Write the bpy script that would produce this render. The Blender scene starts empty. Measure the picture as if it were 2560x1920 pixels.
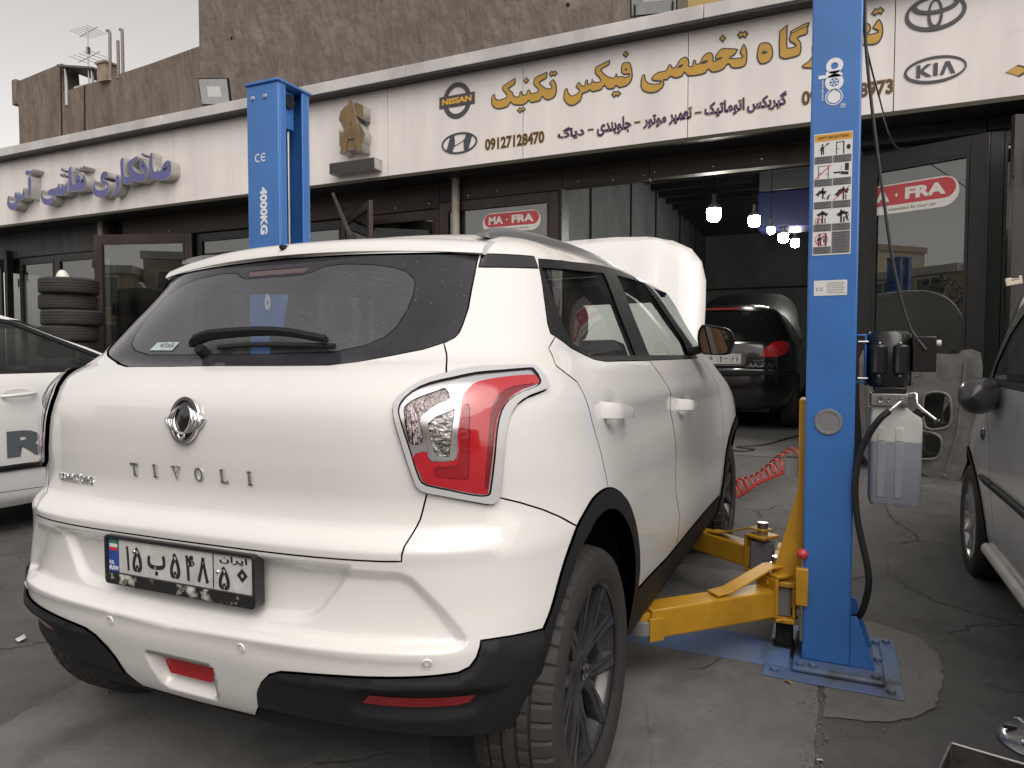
import bpy, bmesh, math, random, unicodedata
import numpy as np
from mathutils import Vector, Matrix, Euler
from mathutils.geometry import delaunay_2d_cdt, tessellate_polygon
R=math.radians
scene=bpy.context.scene
COL=scene.collection
# ---------------------------------------------------------------- camera
cam=bpy.data.cameras.new('camera'); cam.sensor_width=36; cam.lens=36*1760/2560; cam.clip_end=600; cam.clip_start=.05
co=bpy.data.objects.new('camera',cam); COL.objects.link(co); scene.camera=co
co.location=(1.449,-1.738,1.167); co.rotation_euler=(R(90-2.37),R(-0.03),R(24.9))
# ---------------------------------------------------------------- sky, sun, exposure
SUN_EL,SUN_ROT=R(50),R(135)
w=bpy.data.worlds.new('World'); scene.world=w; w.use_nodes=True
nt=w.node_tree; bg=nt.nodes['Background']
sky=nt.nodes.new('ShaderNodeTexSky'); sky.sky_type='NISHITA'; sky.sun_disc=False
sky.sun_elevation=SUN_EL; sky.sun_rotation=SUN_ROT; sky.air_density=1.0; sky.dust_density=5.0; sky.ozone_density=1.0; sky.altitude=1200
hs=nt.nodes.new('ShaderNodeHueSaturation'); hs.inputs['Saturation'].default_value=.20
mx=nt.nodes.new('ShaderNodeMix'); mx.data_type='RGBA'; mx.blend_type='MULTIPLY'; mx.inputs[0].default_value=1; mx.inputs[7].default_value=(1.10,1.01,.915,1)
nt.links.new(sky.outputs[0],hs.inputs['Color']); nt.links.new(hs.outputs[0],mx.inputs[6]); nt.links.new(mx.outputs[2],bg.inputs[0])
bg.inputs[1].default_value=.15
sl=bpy.data.lights.new('sun','SUN'); sl.energy=1.2; sl.angle=R(60); sl.color=(1,.96,.91)
so=bpy.data.objects.new('sun',sl); COL.objects.link(so)
so.rotation_euler=(R(90)-SUN_EL,0,math.pi-SUN_ROT)
so.location=(0,0,30)
scene.view_settings.view_transform='Standard'; scene.view_settings.look='None'
scene.view_settings.exposure=0.36; scene.view_settings.gamma=1; scene.view_settings.use_curve_mapping=False
scene.render.engine='CYCLES'
cy=scene.cycles; cy.use_denoising=True; cy.max_bounces=8; cy.diffuse_bounces=3; cy.glossy_bounces=4; cy.transmission_bounces=6; cy.transparent_max_bounces=12
cy.caustics_reflective=False; cy.caustics_refractive=False; cy.sample_clamp_indirect=6
random.seed(7); rng=np.random.default_rng(7)
# ---------------------------------------------------------------- helpers
def link(o,parent=None):
    COL.objects.link(o)
    if parent is not None: o.parent=parent
    return o
def tag(o,label=None,cat=None,group=None,kind=None):
    if label: o['label']=label
    if cat: o['category']=cat
    if group: o['group']=group
    if kind: o['kind']=kind
    return o
def thing(name,label,cat,loc=(0,0,0),rot=(0,0,0),group=None):
    o=bpy.data.objects.new(name,None); link(o); o.location=loc; o.rotation_euler=rot; o.empty_display_size=.2
    return tag(o,label,cat,group)
def mesh(name,verts,faces,smooth=None):
    m=bpy.data.meshes.new(name); m.from_pydata([tuple(map(float,v)) for v in verts],[],[tuple(int(i) for i in f) for f in faces]); m.update()
    if smooth is not None:
        m.shade_smooth()
        if smooth<179: m.set_sharp_from_angle(angle=R(smooth))
    return m
def put(name,m,mat,parent=None,loc=None,rot=None,bevel=0,seg=2):
    o=bpy.data.objects.new(name,m); link(o,parent)
    if mat is not None:
        if not len(m.materials): m.materials.append(mat)
    if loc is not None: o.location=loc
    if rot is not None: o.rotation_euler=rot
    if bevel:
        b=o.modifiers.new('bevel','BEVEL'); b.width=bevel; b.segments=seg; b.limit_method='ANGLE'; b.angle_limit=R(35)
        m.shade_smooth(); m.set_sharp_from_angle(angle=R(50))
    return o
class MB:
    def __init__(s): s.v=[];s.f=[]
    def add(s,v,f):
        n=len(s.v); s.v+=[tuple(p) for p in v]; s.f+=[tuple(i+n for i in q) for q in f]; return s
    def box(s,c,d,rz=0,M=None):
        x,y,z=[k/2 for k in d]
        P=[Vector((a*x,b*y,e*z)) for e in (-1,1) for b in (-1,1) for a in (-1,1)]
        if rz: P=[Matrix.Rotation(rz,3,'Z')@p for p in P]
        if M is not None: P=[M@p for p in P]
        P=[p+Vector(c) for p in P]
        return s.add(P,[(0,2,3,1),(4,5,7,6),(0,1,5,4),(2,6,7,3),(0,4,6,2),(1,3,7,5)])
    def b2(s,a,b): return s.box([(p+q)/2 for p,q in zip(a,b)],[abs(q-p) for p,q in zip(a,b)])
    def tube(s,path,r,n=10,cap=True,closed=False):
        path=[Vector(p) for p in path]; N=len(path); rr=r if hasattr(r,'__len__') else [r]*N
        t0=(path[1]-path[0]).normalized(); u=t0.orthogonal().normalized(); rings=[]
        for i,p in enumerate(path):
            if closed: t=(path[(i+1)%N]-path[i-1]).normalized()
            else: t=(path[min(i+1,N-1)]-path[max(i-1,0)]).normalized()
            u=(u-t*u.dot(t)).normalized(); w_=t.cross(u)
            rings.append([p+(u*math.cos(k*2*math.pi/n)+w_*math.sin(k*2*math.pi/n))*rr[i] for k in range(n)])
        b=len(s.v); s.v+=[tuple(p) for g in rings for p in g]
        for i in range(N if closed else N-1):
            for k in range(n):
                j=(i+1)%N; s.f.append((b+i*n+k,b+i*n+(k+1)%n,b+j*n+(k+1)%n,b+j*n+k))
        if cap and not closed:
            s.f.append(tuple(b+k for k in range(n))[::-1]); s.f.append(tuple(b+(N-1)*n+k for k in range(n)))
        return s
    def cyl(s,p0,p1,r0,r1=None,n=20): return s.tube([p0,p1],[r0,r0 if r1 is None else r1],n)
    def lathe(s,prof,n=32,M=None,arc=None):
        # prof: (radius, height) about z
        b=len(s.v); M=M or Matrix.Identity(4); full=arc is None; a1=2*math.pi if full else arc; cnt=n if full else n+1
        for k in range(cnt):
            c,sn=math.cos(a1*k/n),math.sin(a1*k/n)
            for r,h in prof: s.v.append(tuple(M@Vector((r*c,r*sn,h))))
        L=len(prof)
        for k in range(n):
            for i in range(L-1):
                a=b+k*L+i; c=b+((k+1)%cnt)*L+i; s.f.append((a,c,c+1,a+1))
        return s
    def prism(s,poly,h0,h1,M=None,holes=()):
        # poly in xy, from z=h0 to z=h1
        M=M or Matrix.Identity(4); loops=[list(poly)]+[list(h) for h in holes]
        flat=[p for l in loops for p in l]; tri=tessellate_polygon([[Vector((p[0],p[1],0)) for p in l] for l in loops])
        b=len(s.v); n=len(flat)
        s.v+=[tuple(M@Vector((p[0],p[1],h0))) for p in flat]+[tuple(M@Vector((p[0],p[1],h1))) for p in flat]
        for t in tri:
            a=[flat[i] for i in t]; ar=(a[1][0]-a[0][0])*(a[2][1]-a[0][1])-(a[2][0]-a[0][0])*(a[1][1]-a[0][1])
            t=t if ar>0 else (t[0],t[2],t[1])
            s.f.append(tuple(b+n+i for i in t)); s.f.append(tuple(b+i for i in t)[::-1])
        o=b
        for li,l in enumerate(loops):
            A=sum(l[i][0]*l[(i+1)%len(l)][1]-l[(i+1)%len(l)][0]*l[i][1] for i in range(len(l)))
            if li: A=-A
            for i in range(len(l)):
                j=(i+1)%len(l); q=(o+i,o+j,o+n+j,o+n+i); s.f.append(q if A>0 else q[::-1])
            o+=len(l)
        return s
    def mesh(s,name,smooth=None): return mesh(name,s.v,s.f,smooth)
    def build(s,name,mat,parent=None,smooth=None,bevel=0,seg=2,loc=None,rot=None):
        return put(name,s.mesh(name,smooth),mat,parent,loc,rot,bevel,seg)
def catmull(pts,n=4,closed=False):
    P=[np.array(p,float) for p in pts]; N=len(P); out=[]
    for i in range(N if closed else N-1):
        p0=P[(i-1)%N] if closed else P[max(i-1,0)]; p1=P[i]; p2=P[(i+1)%N]; p3=P[(i+2)%N] if closed else P[min(i+2,N-1)]
        for k in range(n):
            t=k/n; out.append(.5*((2*p1)+(-p0+p2)*t+(2*p0-5*p1+4*p2-p3)*t*t+(-p0+3*p1-3*p2+p3)*t**3))
    if not closed: out.append(P[-1])
    return out
def offset_poly(poly,d):
    # move outline outward (d>0) or inward
    P=[np.array(p,float) for p in poly]; n=len(P)
    A=sum(P[i][0]*P[(i+1)%n][1]-P[(i+1)%n][0]*P[i][1] for i in range(n)); sg=1 if A>0 else -1; out=[]
    for i in range(n):
        a=P[i]-P[i-1]; b=P[(i+1)%n]-P[i]; a=a/(np.linalg.norm(a)+1e-9); b=b/(np.linalg.norm(b)+1e-9)
        m=np.array([a[1]+b[1],-(a[0]+b[0])]); m=m/(np.linalg.norm(m)+1e-9); c=max(.5,abs(m@np.array([a[1],-a[0]])))
        out.append(P[i]+m*d*sg/c)
    return out
def ellipse(cx_,cy_,rx,ry,n=40,rot=0):
    return [(cx_+rx*math.cos(t)*math.cos(rot)-ry*math.sin(t)*math.sin(rot),cy_+rx*math.cos(t)*math.sin(rot)+ry*math.sin(t)*math.cos(rot)) for t in [2*math.pi*i/n for i in range(n)]]
def rrect(w_,h_,r,n=5):
    out=[]
    for cx_,cy_,a in ((w_/2-r,h_/2-r,0),(-w_/2+r,h_/2-r,90),(-w_/2+r,-h_/2+r,180),(w_/2-r,-h_/2+r,270)):
        for k in range(n+1): t=R(a+90*k/n); out.append((cx_+r*math.cos(t),cy_+r*math.sin(t)))
    return out
FA={}
for c_ in list(range(0xFB50,0xFDFF))+list(range(0xFE70,0xFEFD)):
    d_=unicodedata.decomposition(chr(c_)).split()
    if len(d_)==2 and d_[0] in('<isolated>','<initial>','<medial>','<final>'): FA.setdefault(chr(int(d_[1],16)),{})[d_[0][1:4]]=chr(c_)
def fa(t):
    # joined letter forms, in visual order
    out=[]
    for i,ch in enumerate(t):
        f=FA.get(ch)
        if not f: out.append(ch); continue
        pv=FA.get(t[i-1],{}) if i else {}; nx=FA.get(t[i+1],{}) if i+1<len(t) else {}
        j1=('ini' in pv); j2=('fin' in nx) and ('ini' in f)
        out.append(f.get('med' if j1 and j2 else 'fin' if j1 else 'ini' if j2 else 'iso') or f.get('iso') or ch)
    return ''.join(out[::-1])
def text_mesh(body,w_=None,h_=None,ext=.002,off=0.,space=1.,shear=0.,res=3,center=True):
    c=bpy.data.curves.new('t','FONT'); c.body=body; c.size=1; c.offset=off; c.space_character=space; c.shear=shear; c.resolution_u=res; c.extrude=.5
    o=bpy.data.objects.new('t',c); COL.objects.link(o); bpy.context.view_layer.update()
    m=bpy.data.meshes.new_from_object(o.evaluated_get(bpy.context.evaluated_depsgraph_get()))
    bpy.data.objects.remove(o); bpy.data.curves.remove(c)
    n=len(m.vertices); a=np.empty(n*3); m.vertices.foreach_get('co',a); a=a.reshape(-1,3)
    lo,hi=a.min(0),a.max(0); sx=sy=1
    if w_ and h_: sx=w_/(hi[0]-lo[0]); sy=h_/(hi[1]-lo[1])
    elif w_: sx=sy=w_/(hi[0]-lo[0])
    elif h_: sx=sy=h_/(hi[1]-lo[1])
    mid=(lo+hi)/2
    if center: a[:,:2]-=mid[:2]
    a[:,0]*=sx; a[:,1]*=sy; a[:,2]=np.where(a[:,2]>0,ext,0)
    m.vertices.foreach_set('co',a.ravel()); m.materials.clear(); m.update(); return m
def M3(x,y,z,o):
    # matrix whose local x,y,z axes are the given world directions
    m=Matrix.Identity(4)
    for i,a in enumerate((x,y,z)):
        for k in range(3): m[k][i]=a[k]
    for k in range(3): m[k][3]=o[k]
    return m
def FACE(x,y,z): return M3((1,0,0),(0,0,1),(0,-1,0),(x,y,z))   # sheet that faces -Y, upright
def setm(o,M): o.matrix_local=M; return o
# ---------------------------------------------------------------- materials
MAT={}
def pm(name,col,rough=.5,metal=0.,coat=0.,coat_r=.05,spec=.5,emit=None,es=0,noise=0.,nscale=8.,ncol=None,bump=0.,bscale=60.,detail=6,rvar=0.,alpha=1.,stretch=None,ior=1.5,trans=0.,stain=None):
    """procedural Principled material: base colour broken up by noise, optional relief"""
    if name in MAT: return MAT[name]
    m=bpy.data.materials.new(name); m.use_nodes=True; t=m.node_tree; b=t.nodes['Principled BSDF']; L=t.links.new
    b.inputs['Base Color'].default_value=(*col,1); b.inputs['Roughness'].default_value=rough; b.inputs['Metallic'].default_value=metal
    b.inputs['Coat Weight'].default_value=coat; b.inputs['Coat Roughness'].default_value=coat_r; b.inputs['Specular IOR Level'].default_value=spec
    b.inputs['Alpha'].default_value=alpha; b.inputs['IOR'].default_value=ior; b.inputs['Transmission Weight'].default_value=trans
    if emit: b.inputs['Emission Color'].default_value=(*emit,1); b.inputs['Emission Strength'].default_value=es
    if noise or bump or rvar or stain:
        tc=t.nodes.new('ShaderNodeTexCoord'); mp=t.nodes.new('ShaderNodeMapping'); L(tc.outputs['Object'],mp.inputs[0])
        if stretch: mp.inputs['Scale'].default_value=stretch
        if noise or rvar:
            n=t.nodes.new('ShaderNodeTexNoise'); n.inputs['Scale'].default_value=nscale; n.inputs['Detail'].default_value=detail; n.inputs['Roughness'].default_value=.6; L(mp.outputs[0],n.inputs['Vector'])
            rp=t.nodes.new('ShaderNodeMapRange'); rp.inputs[1].default_value=.32; rp.inputs[2].default_value=.68; L(n.outputs[0],rp.inputs[0])
        if noise:
            x=t.nodes.new('ShaderNodeMix'); x.data_type='RGBA'; nc=ncol or tuple(c*(1-noise) for c in col)
            x.inputs[6].default_value=(*col,1); x.inputs[7].default_value=(*nc,1)
            if ncol:
                k=t.nodes.new('ShaderNodeMath'); k.operation='MULTIPLY'; k.inputs[1].default_value=noise; L(rp.outputs[0],k.inputs[0]); L(k.outputs[0],x.inputs[0])
            else: L(rp.outputs[0],x.inputs[0])
            last=x.outputs[2]
            if stain:
                n3=t.nodes.new('ShaderNodeTexNoise'); n3.inputs['Scale'].default_value=stain[1]; n3.inputs['Detail'].default_value=5; L(tc.outputs['Object'],n3.inputs['Vector'])
                r3=t.nodes.new('ShaderNodeMapRange'); r3.inputs[1].default_value=stain[2]; r3.inputs[2].default_value=stain[2]+.14; L(n3.outputs[0],r3.inputs[0])
                x3=t.nodes.new('ShaderNodeMix'); x3.data_type='RGBA'; x3.inputs[7].default_value=(*stain[0],1); L(r3.outputs[0],x3.inputs[0]); L(last,x3.inputs[6]); last=x3.outputs[2]
            L(last,b.inputs['Base Color'])
        if rvar:
            q=t.nodes.new('ShaderNodeMapRange'); q.inputs[3].default_value=max(0,rough-rvar); q.inputs[4].default_value=min(1,rough+rvar); L(rp.outputs[0],q.inputs[0]); L(q.outputs[0],b.inputs['Roughness'])
        if bump:
            n2=t.nodes.new('ShaderNodeTexNoise'); n2.inputs['Scale'].default_value=bscale; n2.inputs['Detail'].default_value=8; L(mp.outputs[0],n2.inputs['Vector'])
            bp=t.nodes.new('ShaderNodeBump'); bp.inputs['Strength'].default_value=1; bp.inputs['Distance'].default_value=bump; L(n2.outputs[0],bp.inputs['Height']); L(bp.outputs[0],b.inputs['Normal'])
    MAT[name]=m; return m
def glass(name,tint=(.8,.85,.83),rough=.0,refl=1.5,dirt=0.,specks=0.,haze=(.5,.5,.5),hz=0.):
    """thin pane: what lies behind, tinted, under a Fresnel mirror, with dust; hz paints in reflection as an even film"""
    if name in MAT: return MAT[name]
    m=bpy.data.materials.new(name); m.use_nodes=True; t=m.node_tree; L=t.links.new
    for n in list(t.nodes):
        if n.type!='OUTPUT_MATERIAL': t.nodes.remove(n)
    out=[n for n in t.nodes if n.type=='OUTPUT_MATERIAL'][0]
    tr=t.nodes.new('ShaderNodeBsdfTransparent'); tr.inputs[0].default_value=(*tint,1)
    gl=t.nodes.new('ShaderNodeBsdfGlossy'); gl.inputs['Roughness'].default_value=rough; gl.inputs[0].default_value=(1,1,1,1)
    ge=t.nodes.new('ShaderNodeNewGeometry'); dt=t.nodes.new('ShaderNodeVectorMath'); dt.operation='DOT_PRODUCT'; L(ge.outputs['Normal'],dt.inputs[0]); L(ge.outputs['Incoming'],dt.inputs[1])
    def mt(op,a,b):
        k=t.nodes.new('ShaderNodeMath'); k.operation=op
        for i,z in enumerate((a,b)):
            if z is None: continue
            if hasattr(z,'links'): L(z,k.inputs[i])
            else: k.inputs[i].default_value=z
        return k.outputs[0]
    f0=((refl-1)/(refl+1))**2; fr=mt('ADD',mt('MULTIPLY',mt('POWER',mt('SUBTRACT',1.,mt('ABSOLUTE',dt.outputs['Value'],None)),5.),1-f0),f0)   # same from both sides of the pane
    mx=t.nodes.new('ShaderNodeMixShader'); L(fr,mx.inputs[0]); L(tr.outputs[0],mx.inputs[1]); L(gl.outputs[0],mx.inputs[2]); last=mx.outputs[0]
    if dirt or specks or hz:
        df=t.nodes.new('ShaderNodeBsdfDiffuse'); df.inputs[0].default_value=(*haze,1)
        tc=t.nodes.new('ShaderNodeTexCoord'); n=t.nodes.new('ShaderNodeTexNoise'); n.inputs['Scale'].default_value=3.; n.inputs['Detail'].default_value=6; L(tc.outputs['Object'],n.inputs['Vector'])
        a=t.nodes.new('ShaderNodeMapRange'); a.inputs[1].default_value=.35; a.inputs[2].default_value=.75; a.inputs[3].default_value=hz; a.inputs[4].default_value=hz+dirt; L(n.outputs[0],a.inputs[0]); fac=a.outputs[0]
        if specks:
            v=t.nodes.new('ShaderNodeTexVoronoi'); v.inputs['Scale'].default_value=150; L(tc.outputs['Object'],v.inputs['Vector'])
            c=t.nodes.new('ShaderNodeMapRange'); c.inputs[1].default_value=.16; c.inputs[2].default_value=.10; c.inputs[3].default_value=0; c.inputs[4].default_value=specks; L(v.outputs[0],c.inputs[0])
            n2=t.nodes.new('ShaderNodeTexNoise'); n2.inputs['Scale'].default_value=4.5; n2.inputs['Detail'].default_value=5; L(tc.outputs['Object'],n2.inputs['Vector'])
            g=t.nodes.new('ShaderNodeMapRange'); g.inputs[1].default_value=.50; g.inputs[2].default_value=.60; L(n2.outputs[0],g.inputs[0])
            k=t.nodes.new('ShaderNodeMath'); k.operation='MULTIPLY'; L(c.outputs[0],k.inputs[0]); L(g.outputs[0],k.inputs[1])
            s_=t.nodes.new('ShaderNodeMath'); s_.operation='ADD'; s_.use_clamp=True; L(fac,s_.inputs[0]); L(k.outputs[0],s_.inputs[1]); fac=s_.outputs[0]
        m2=t.nodes.new('ShaderNodeMixShader'); L(fac,m2.inputs[0]); L(last,m2.inputs[1]); L(df.outputs[0],m2.inputs[2]); last=m2.outputs[0]
    L(last,out.inputs[0]); MAT[name]=m; return m
WHITE=pm('white_paint',(.77,.765,.75),.32,coat=1.,coat_r=.03,noise=.05,nscale=2.5,rvar=.06)
BLKPL=pm('black_plastic',(.018,.018,.020),.6,spec=.22,noise=.25,nscale=14,bump=.0003,bscale=350)
GLOSSBLK=pm('gloss_black',(.012,.012,.014),.12,coat=.6)
RUBBER=pm('tyre_rubber',(.028,.026,.025),.75,noise=.3,nscale=12,ncol=(.05,.045,.04),bump=.0003,bscale=200)
CHROME=pm('chrome',(.85,.85,.87),.08,metal=1)
STEEL=pm('dull_steel',(.55,.55,.56),.35,metal=1,noise=.15)
DARK=pm('dark_inside',(.012,.012,.013),.9)
# ---------------------------------------------------------------- car bodies: smooth shells cut into panels
def hermite(xs,ys):
    xs=np.array(xs,float);ys=np.array(ys,float);d=np.diff(ys)/np.diff(xs)
    m=np.zeros(len(xs));m[0]=d[0];m[-1]=d[-1]
    for i in range(1,len(xs)-1):
        if d[i-1]*d[i]>0:
            w1=2*(xs[i+1]-xs[i])+(xs[i]-xs[i-1]);w2=(xs[i+1]-xs[i])+2*(xs[i]-xs[i-1])
            m[i]=(w1+w2)/(w1/d[i-1]+w2/d[i])
    def f(x):
        x=np.clip(np.asarray(x,float),xs[0],xs[-1]);i=np.clip(np.searchsorted(xs,x)-1,0,len(xs)-2)
        h=xs[i+1]-xs[i];t=(x-xs[i])/h
        return ys[i]*(1+2*t)*(1-t)**2+h*m[i]*t*(1-t)**2+ys[i+1]*t*t*(3-2*t)+h*m[i+1]*t*t*(t-1)
    return f
class Shell:
    """stack of plan outlines: rows (v,z,W,y0,yf); a = way round from rear centre, v = way up"""
    def __init__(s,rows,yc,yfc,q=1.35,n=4.0,nf=3.2,relief=None,lift=None,nv=None):
        s.nv=nv
        s.lift=lift
        r=np.array(rows,float);s.v=r[:,0]
        s.Z=hermite(s.v,r[:,1]);s.W=hermite(s.v,r[:,2]);s.R=hermite(s.v,r[:,3]);s.Fr=hermite(s.v,r[:,4])
        s.yc,s.yfc,s.q,s.n,s.nf,s.relief=yc,yfc,q,n,nf,relief
        
        th=np.linspace(0,np.pi/2,6001)
        th=np.pi/2*(.5-.5*np.cos(np.linspace(0,np.pi,6001)))
        def tab(n,Wd,D):
            k=2/n;X=np.sin(th)**k*Wd;Y=np.cos(th)**k*D
            L=np.concatenate([[0],np.cumsum(np.hypot(np.diff(X),np.diff(Y)))]);return L/L[-1],L[-1]
        s.tr,s.q=tab(n,.87,.75);s.tf,_=tab(nf,.87,1.1);s.th=th;q=s.q
        s.aside=q;s.afront=q+(yfc-yc);s.amax=s.afront+q
    def base(s,a,v):
        a=np.asarray(a,float);v=np.asarray(v,float);sg=np.where(a<0,-1.,1.);b=np.abs(a)
        W=s.W(v);y0=s.R(v);yf=s.Fr(v)
        yc=np.maximum(s.yc,y0+.02);yfc=np.minimum(s.yfc,yf-.02)
        th=np.interp(np.clip(b/s.q,0,1),s.tr,s.th);k=2/(s.n if s.nv is None else s.nv(v))
        xr=np.abs(np.sin(th))**k;yr=np.abs(np.cos(th))**k
        ph=np.pi/2-np.interp(1-np.clip((b-s.afront)/s.q,0,1),s.tf,s.th);kf=2/s.nf
        xf=np.abs(np.cos(ph))**kf;yfq=np.abs(np.sin(ph))**kf
        t=np.clip((b-s.aside)/(s.afront-s.aside),0,1)
        x=np.where(b<=s.aside,xr,np.where(b<=s.afront,1.,xf))*W
        y=np.where(b<=s.aside,yc-(yc-y0)*yr,np.where(b<=s.afront,yc+(yfc-yc)*t,yfc+(yf-yfc)*yfq))
        z=s.Z(v)
        if s.lift is not None: z=z+s.lift(v,y)
        return np.stack([x*sg,y,z],-1)
    def nrm0(s,a,v):
        e=2e-3;da=s.base(a+e,v)-s.base(a-e,v);dv=s.base(a,v+e)-s.base(a,v-e)
        n=np.cross(da,dv);l=np.linalg.norm(n,axis=-1,keepdims=True);return n/np.maximum(l,1e-12)
    def P(s,a,v,off=0.):
        p=s.base(a,v);n=s.nrm0(a,v)
        h=off if s.relief is None else off+s.relief(np.asarray(a,float),np.asarray(v,float),p)
        return p+n*(np.asarray(h)[...,None] if np.ndim(h) else h)
    def N(s,a,v):
        e=2e-3;da=s.P(a+e,v)-s.P(a-e,v);dv=s.P(a,v+e)-s.P(a,v-e)
        n=np.cross(da,dv);l=np.linalg.norm(n,axis=-1,keepdims=True);return n/np.maximum(l,1e-12)

def smooth01(t): t=np.clip(t,0,1); return t*t*(3-2*t)
def inpoly(P,poly):
    x,y=P[:,0],P[:,1]; r=np.zeros(len(P),bool); n=len(poly)
    for i in range(n):
        x0,y0=poly[i]; x1,y1=poly[(i+1)%n]
        c=((y0>y)!=(y1>y)); 
        with np.errstate(all='ignore'): r^=c&(x<(x1-x0)*(y-y0)/(y1-y0)+x0)
    return r
def segdist(P,poly,closed=True):
    d=np.full(len(P),1e9); n=len(poly)
    for i in range(n if closed else n-1):
        a=np.array(poly[i]); b=np.array(poly[(i+1)%n]); e=b-a; L=e@e+1e-12
        t=np.clip(((P-a)@e)/L,0,1); q=P-a-t[:,None]*e; d=np.minimum(d,np.hypot(q[:,0],q[:,1]))
    return d
def sdf(a,v,poly):
    # >0 inside
    sh=np.shape(a); P=np.stack([np.ravel(a),np.ravel(v)],1); d=segdist(P,poly); return np.where(inpoly(P,poly),d,-d).reshape(sh)
def densify(poly,step,closed=True):
    out=[]; n=len(poly)
    for i in range(n if closed else n-1):
        a=np.array(poly[i],float); b=np.array(poly[(i+1)%n],float); k=max(1,int(math.ceil(np.linalg.norm(b-a)/step)))
        out+=[tuple(a+(b-a)*j/k) for j in range(k)]
    if not closed: out.append(tuple(poly[-1]))
    return out
def mir(poly): return [(-a,v) for a,v in poly][::-1]
def cut(S,regions,dom,step=.035,estep=.03,fine=(),lines=()):
    """split the shell along region outlines; returns points and, for each region, its triangles"""
    a0,a1,v0,v1=dom; P=[];E=[]
    loops=[densify([(a0,v0),(a1,v0),(a1,v1),(a0,v1)],step)]+[densify(p,estep) for _,p in regions]
    for l in loops:
        b=len(P); P+=list(l); E+=[(b+i,b+(i+1)%len(l)) for i in range(len(l))]
    for l in lines:
        l=densify(l,estep); loops.append(l); b=len(P); P+=list(l); E+=[(b+i,b+(i+1)%len(l)) for i in range(len(l))]
    ga,gv=np.meshgrid(np.arange(a0+step/2,a1,step),np.arange(v0+step/2,v1,step)); ga=ga+(np.arange(ga.shape[0])%2)[:,None]*step/2
    G=np.stack([ga.ravel(),gv.ravel()],1); G=G[(G[:,0]<a1-.005)]
    for (fa0,fa1,fv0,fv1,fs) in fine:
        G=G[~((G[:,0]>fa0)&(G[:,0]<fa1)&(G[:,1]>fv0)&(G[:,1]<fv1))]
        xa,xv=np.meshgrid(np.arange(fa0,fa1,fs),np.arange(fv0,fv1,fs)); xa=xa+(np.arange(xa.shape[0])%2)[:,None]*fs/2
        G=np.concatenate([G,np.stack([xa.ravel(),xv.ravel()],1)])
    keep=np.ones(len(G),bool)
    for l in loops[1:]:
        L=np.array(l); bb=(G[:,0]>L[:,0].min()-.03)&(G[:,0]<L[:,0].max()+.03)&(G[:,1]>L[:,1].min()-.03)&(G[:,1]<L[:,1].max()+.03)
        ix=np.where(bb)[0]; d=segdist(G[ix],l); keep[ix[d<.006]]=False
    P+=[tuple(p) for p in G[keep]]
    r=delaunay_2d_cdt([Vector(p) for p in P],E,[],0,1e-5)
    V=np.array([tuple(p) for p in r[0]]); T=np.array([t for t in r[2] if len(t)==3])
    c=V[T].mean(1); lab=np.full(len(T),-1)
    for i in range(len(regions)-1,-1,-1): lab[inpoly(c,regions[i][1])]=i
    ok=(c[:,0]>a0)&(c[:,0]<a1)&(c[:,1]>v0)&(c[:,1]<v1); lab[~ok]=-2
    return V,T,lab
def panel(S,V,T,gap=.0022,depth=.02,off=0.,rim=True):
    """one panel of the shell: outer skin pulled back by the gap, edge turned inwards"""
    ids=np.unique(T); mp=-np.ones(len(V),int); mp[ids]=np.arange(len(ids)); t=mp[T]; uv=V[ids].copy()
    ar=(uv[t[:,1],0]-uv[t[:,0],0])*(uv[t[:,2],1]-uv[t[:,0],1])-(uv[t[:,2],0]-uv[t[:,0],0])*(uv[t[:,1],1]-uv[t[:,0],1])
    t[ar<0]=t[ar<0][:,[0,2,1]]
    ed={}
    for a,b,c in t:
        for e in ((a,b),(b,c),(c,a)): ed[e]=1
    bd=[e for e in ed if (e[1],e[0]) not in ed]
    if gap:
        cen=uv[t].mean(1); acc=np.zeros_like(uv); cnt=np.zeros(len(uv))
        for k in range(3): np.add.at(acc,t[:,k],cen-uv[t[:,k]])
        nb=np.zeros_like(uv)
        for a,b in bd:
            d=uv[b]-uv[a]; n=np.array([-d[1],d[0]]); n/=np.linalg.norm(n)+1e-9; nb[a]+=n; nb[b]+=n
        m=np.linalg.norm(nb,axis=1)>1e-6; nb[m]/=np.linalg.norm(nb[m],axis=1)[:,None]; uv=uv+nb*gap
    P=S.P(uv[:,0],uv[:,1],off); N=S.N(uv[:,0],uv[:,1])
    vs=list(P); ns=list(N); fs=[tuple(f) for f in t]
    if rim:
        for a,b in bd:
            i=len(vs); d=P[b]-P[a]; nn=np.cross(d,-(N[a]+N[b])); nn=nn/(np.linalg.norm(nn)+1e-9)
            vs+=[P[a],P[b],P[b]-N[b]*depth,P[a]-N[a]*depth]; ns+=[nn]*4; fs.append((i+1,i,i+3,i+2))
    return vs,fs,ns
def skin(name,S,V,T,mat,parent,**k):
    vs,fs,ns=panel(S,V,T,**k); m=mesh(name,vs,fs); m.shade_smooth(); m.normals_split_custom_set_from_vertices([tuple(n) for n in ns])
    return put(name,m,mat,parent)
def a_at(S,y,v,lo,hi):
    for _ in range(40):
        md=(lo+hi)/2
        if S.base(np.array(md),np.array(v))[1]<y: lo=md
        else: hi=md
    return (lo+hi)/2
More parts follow.
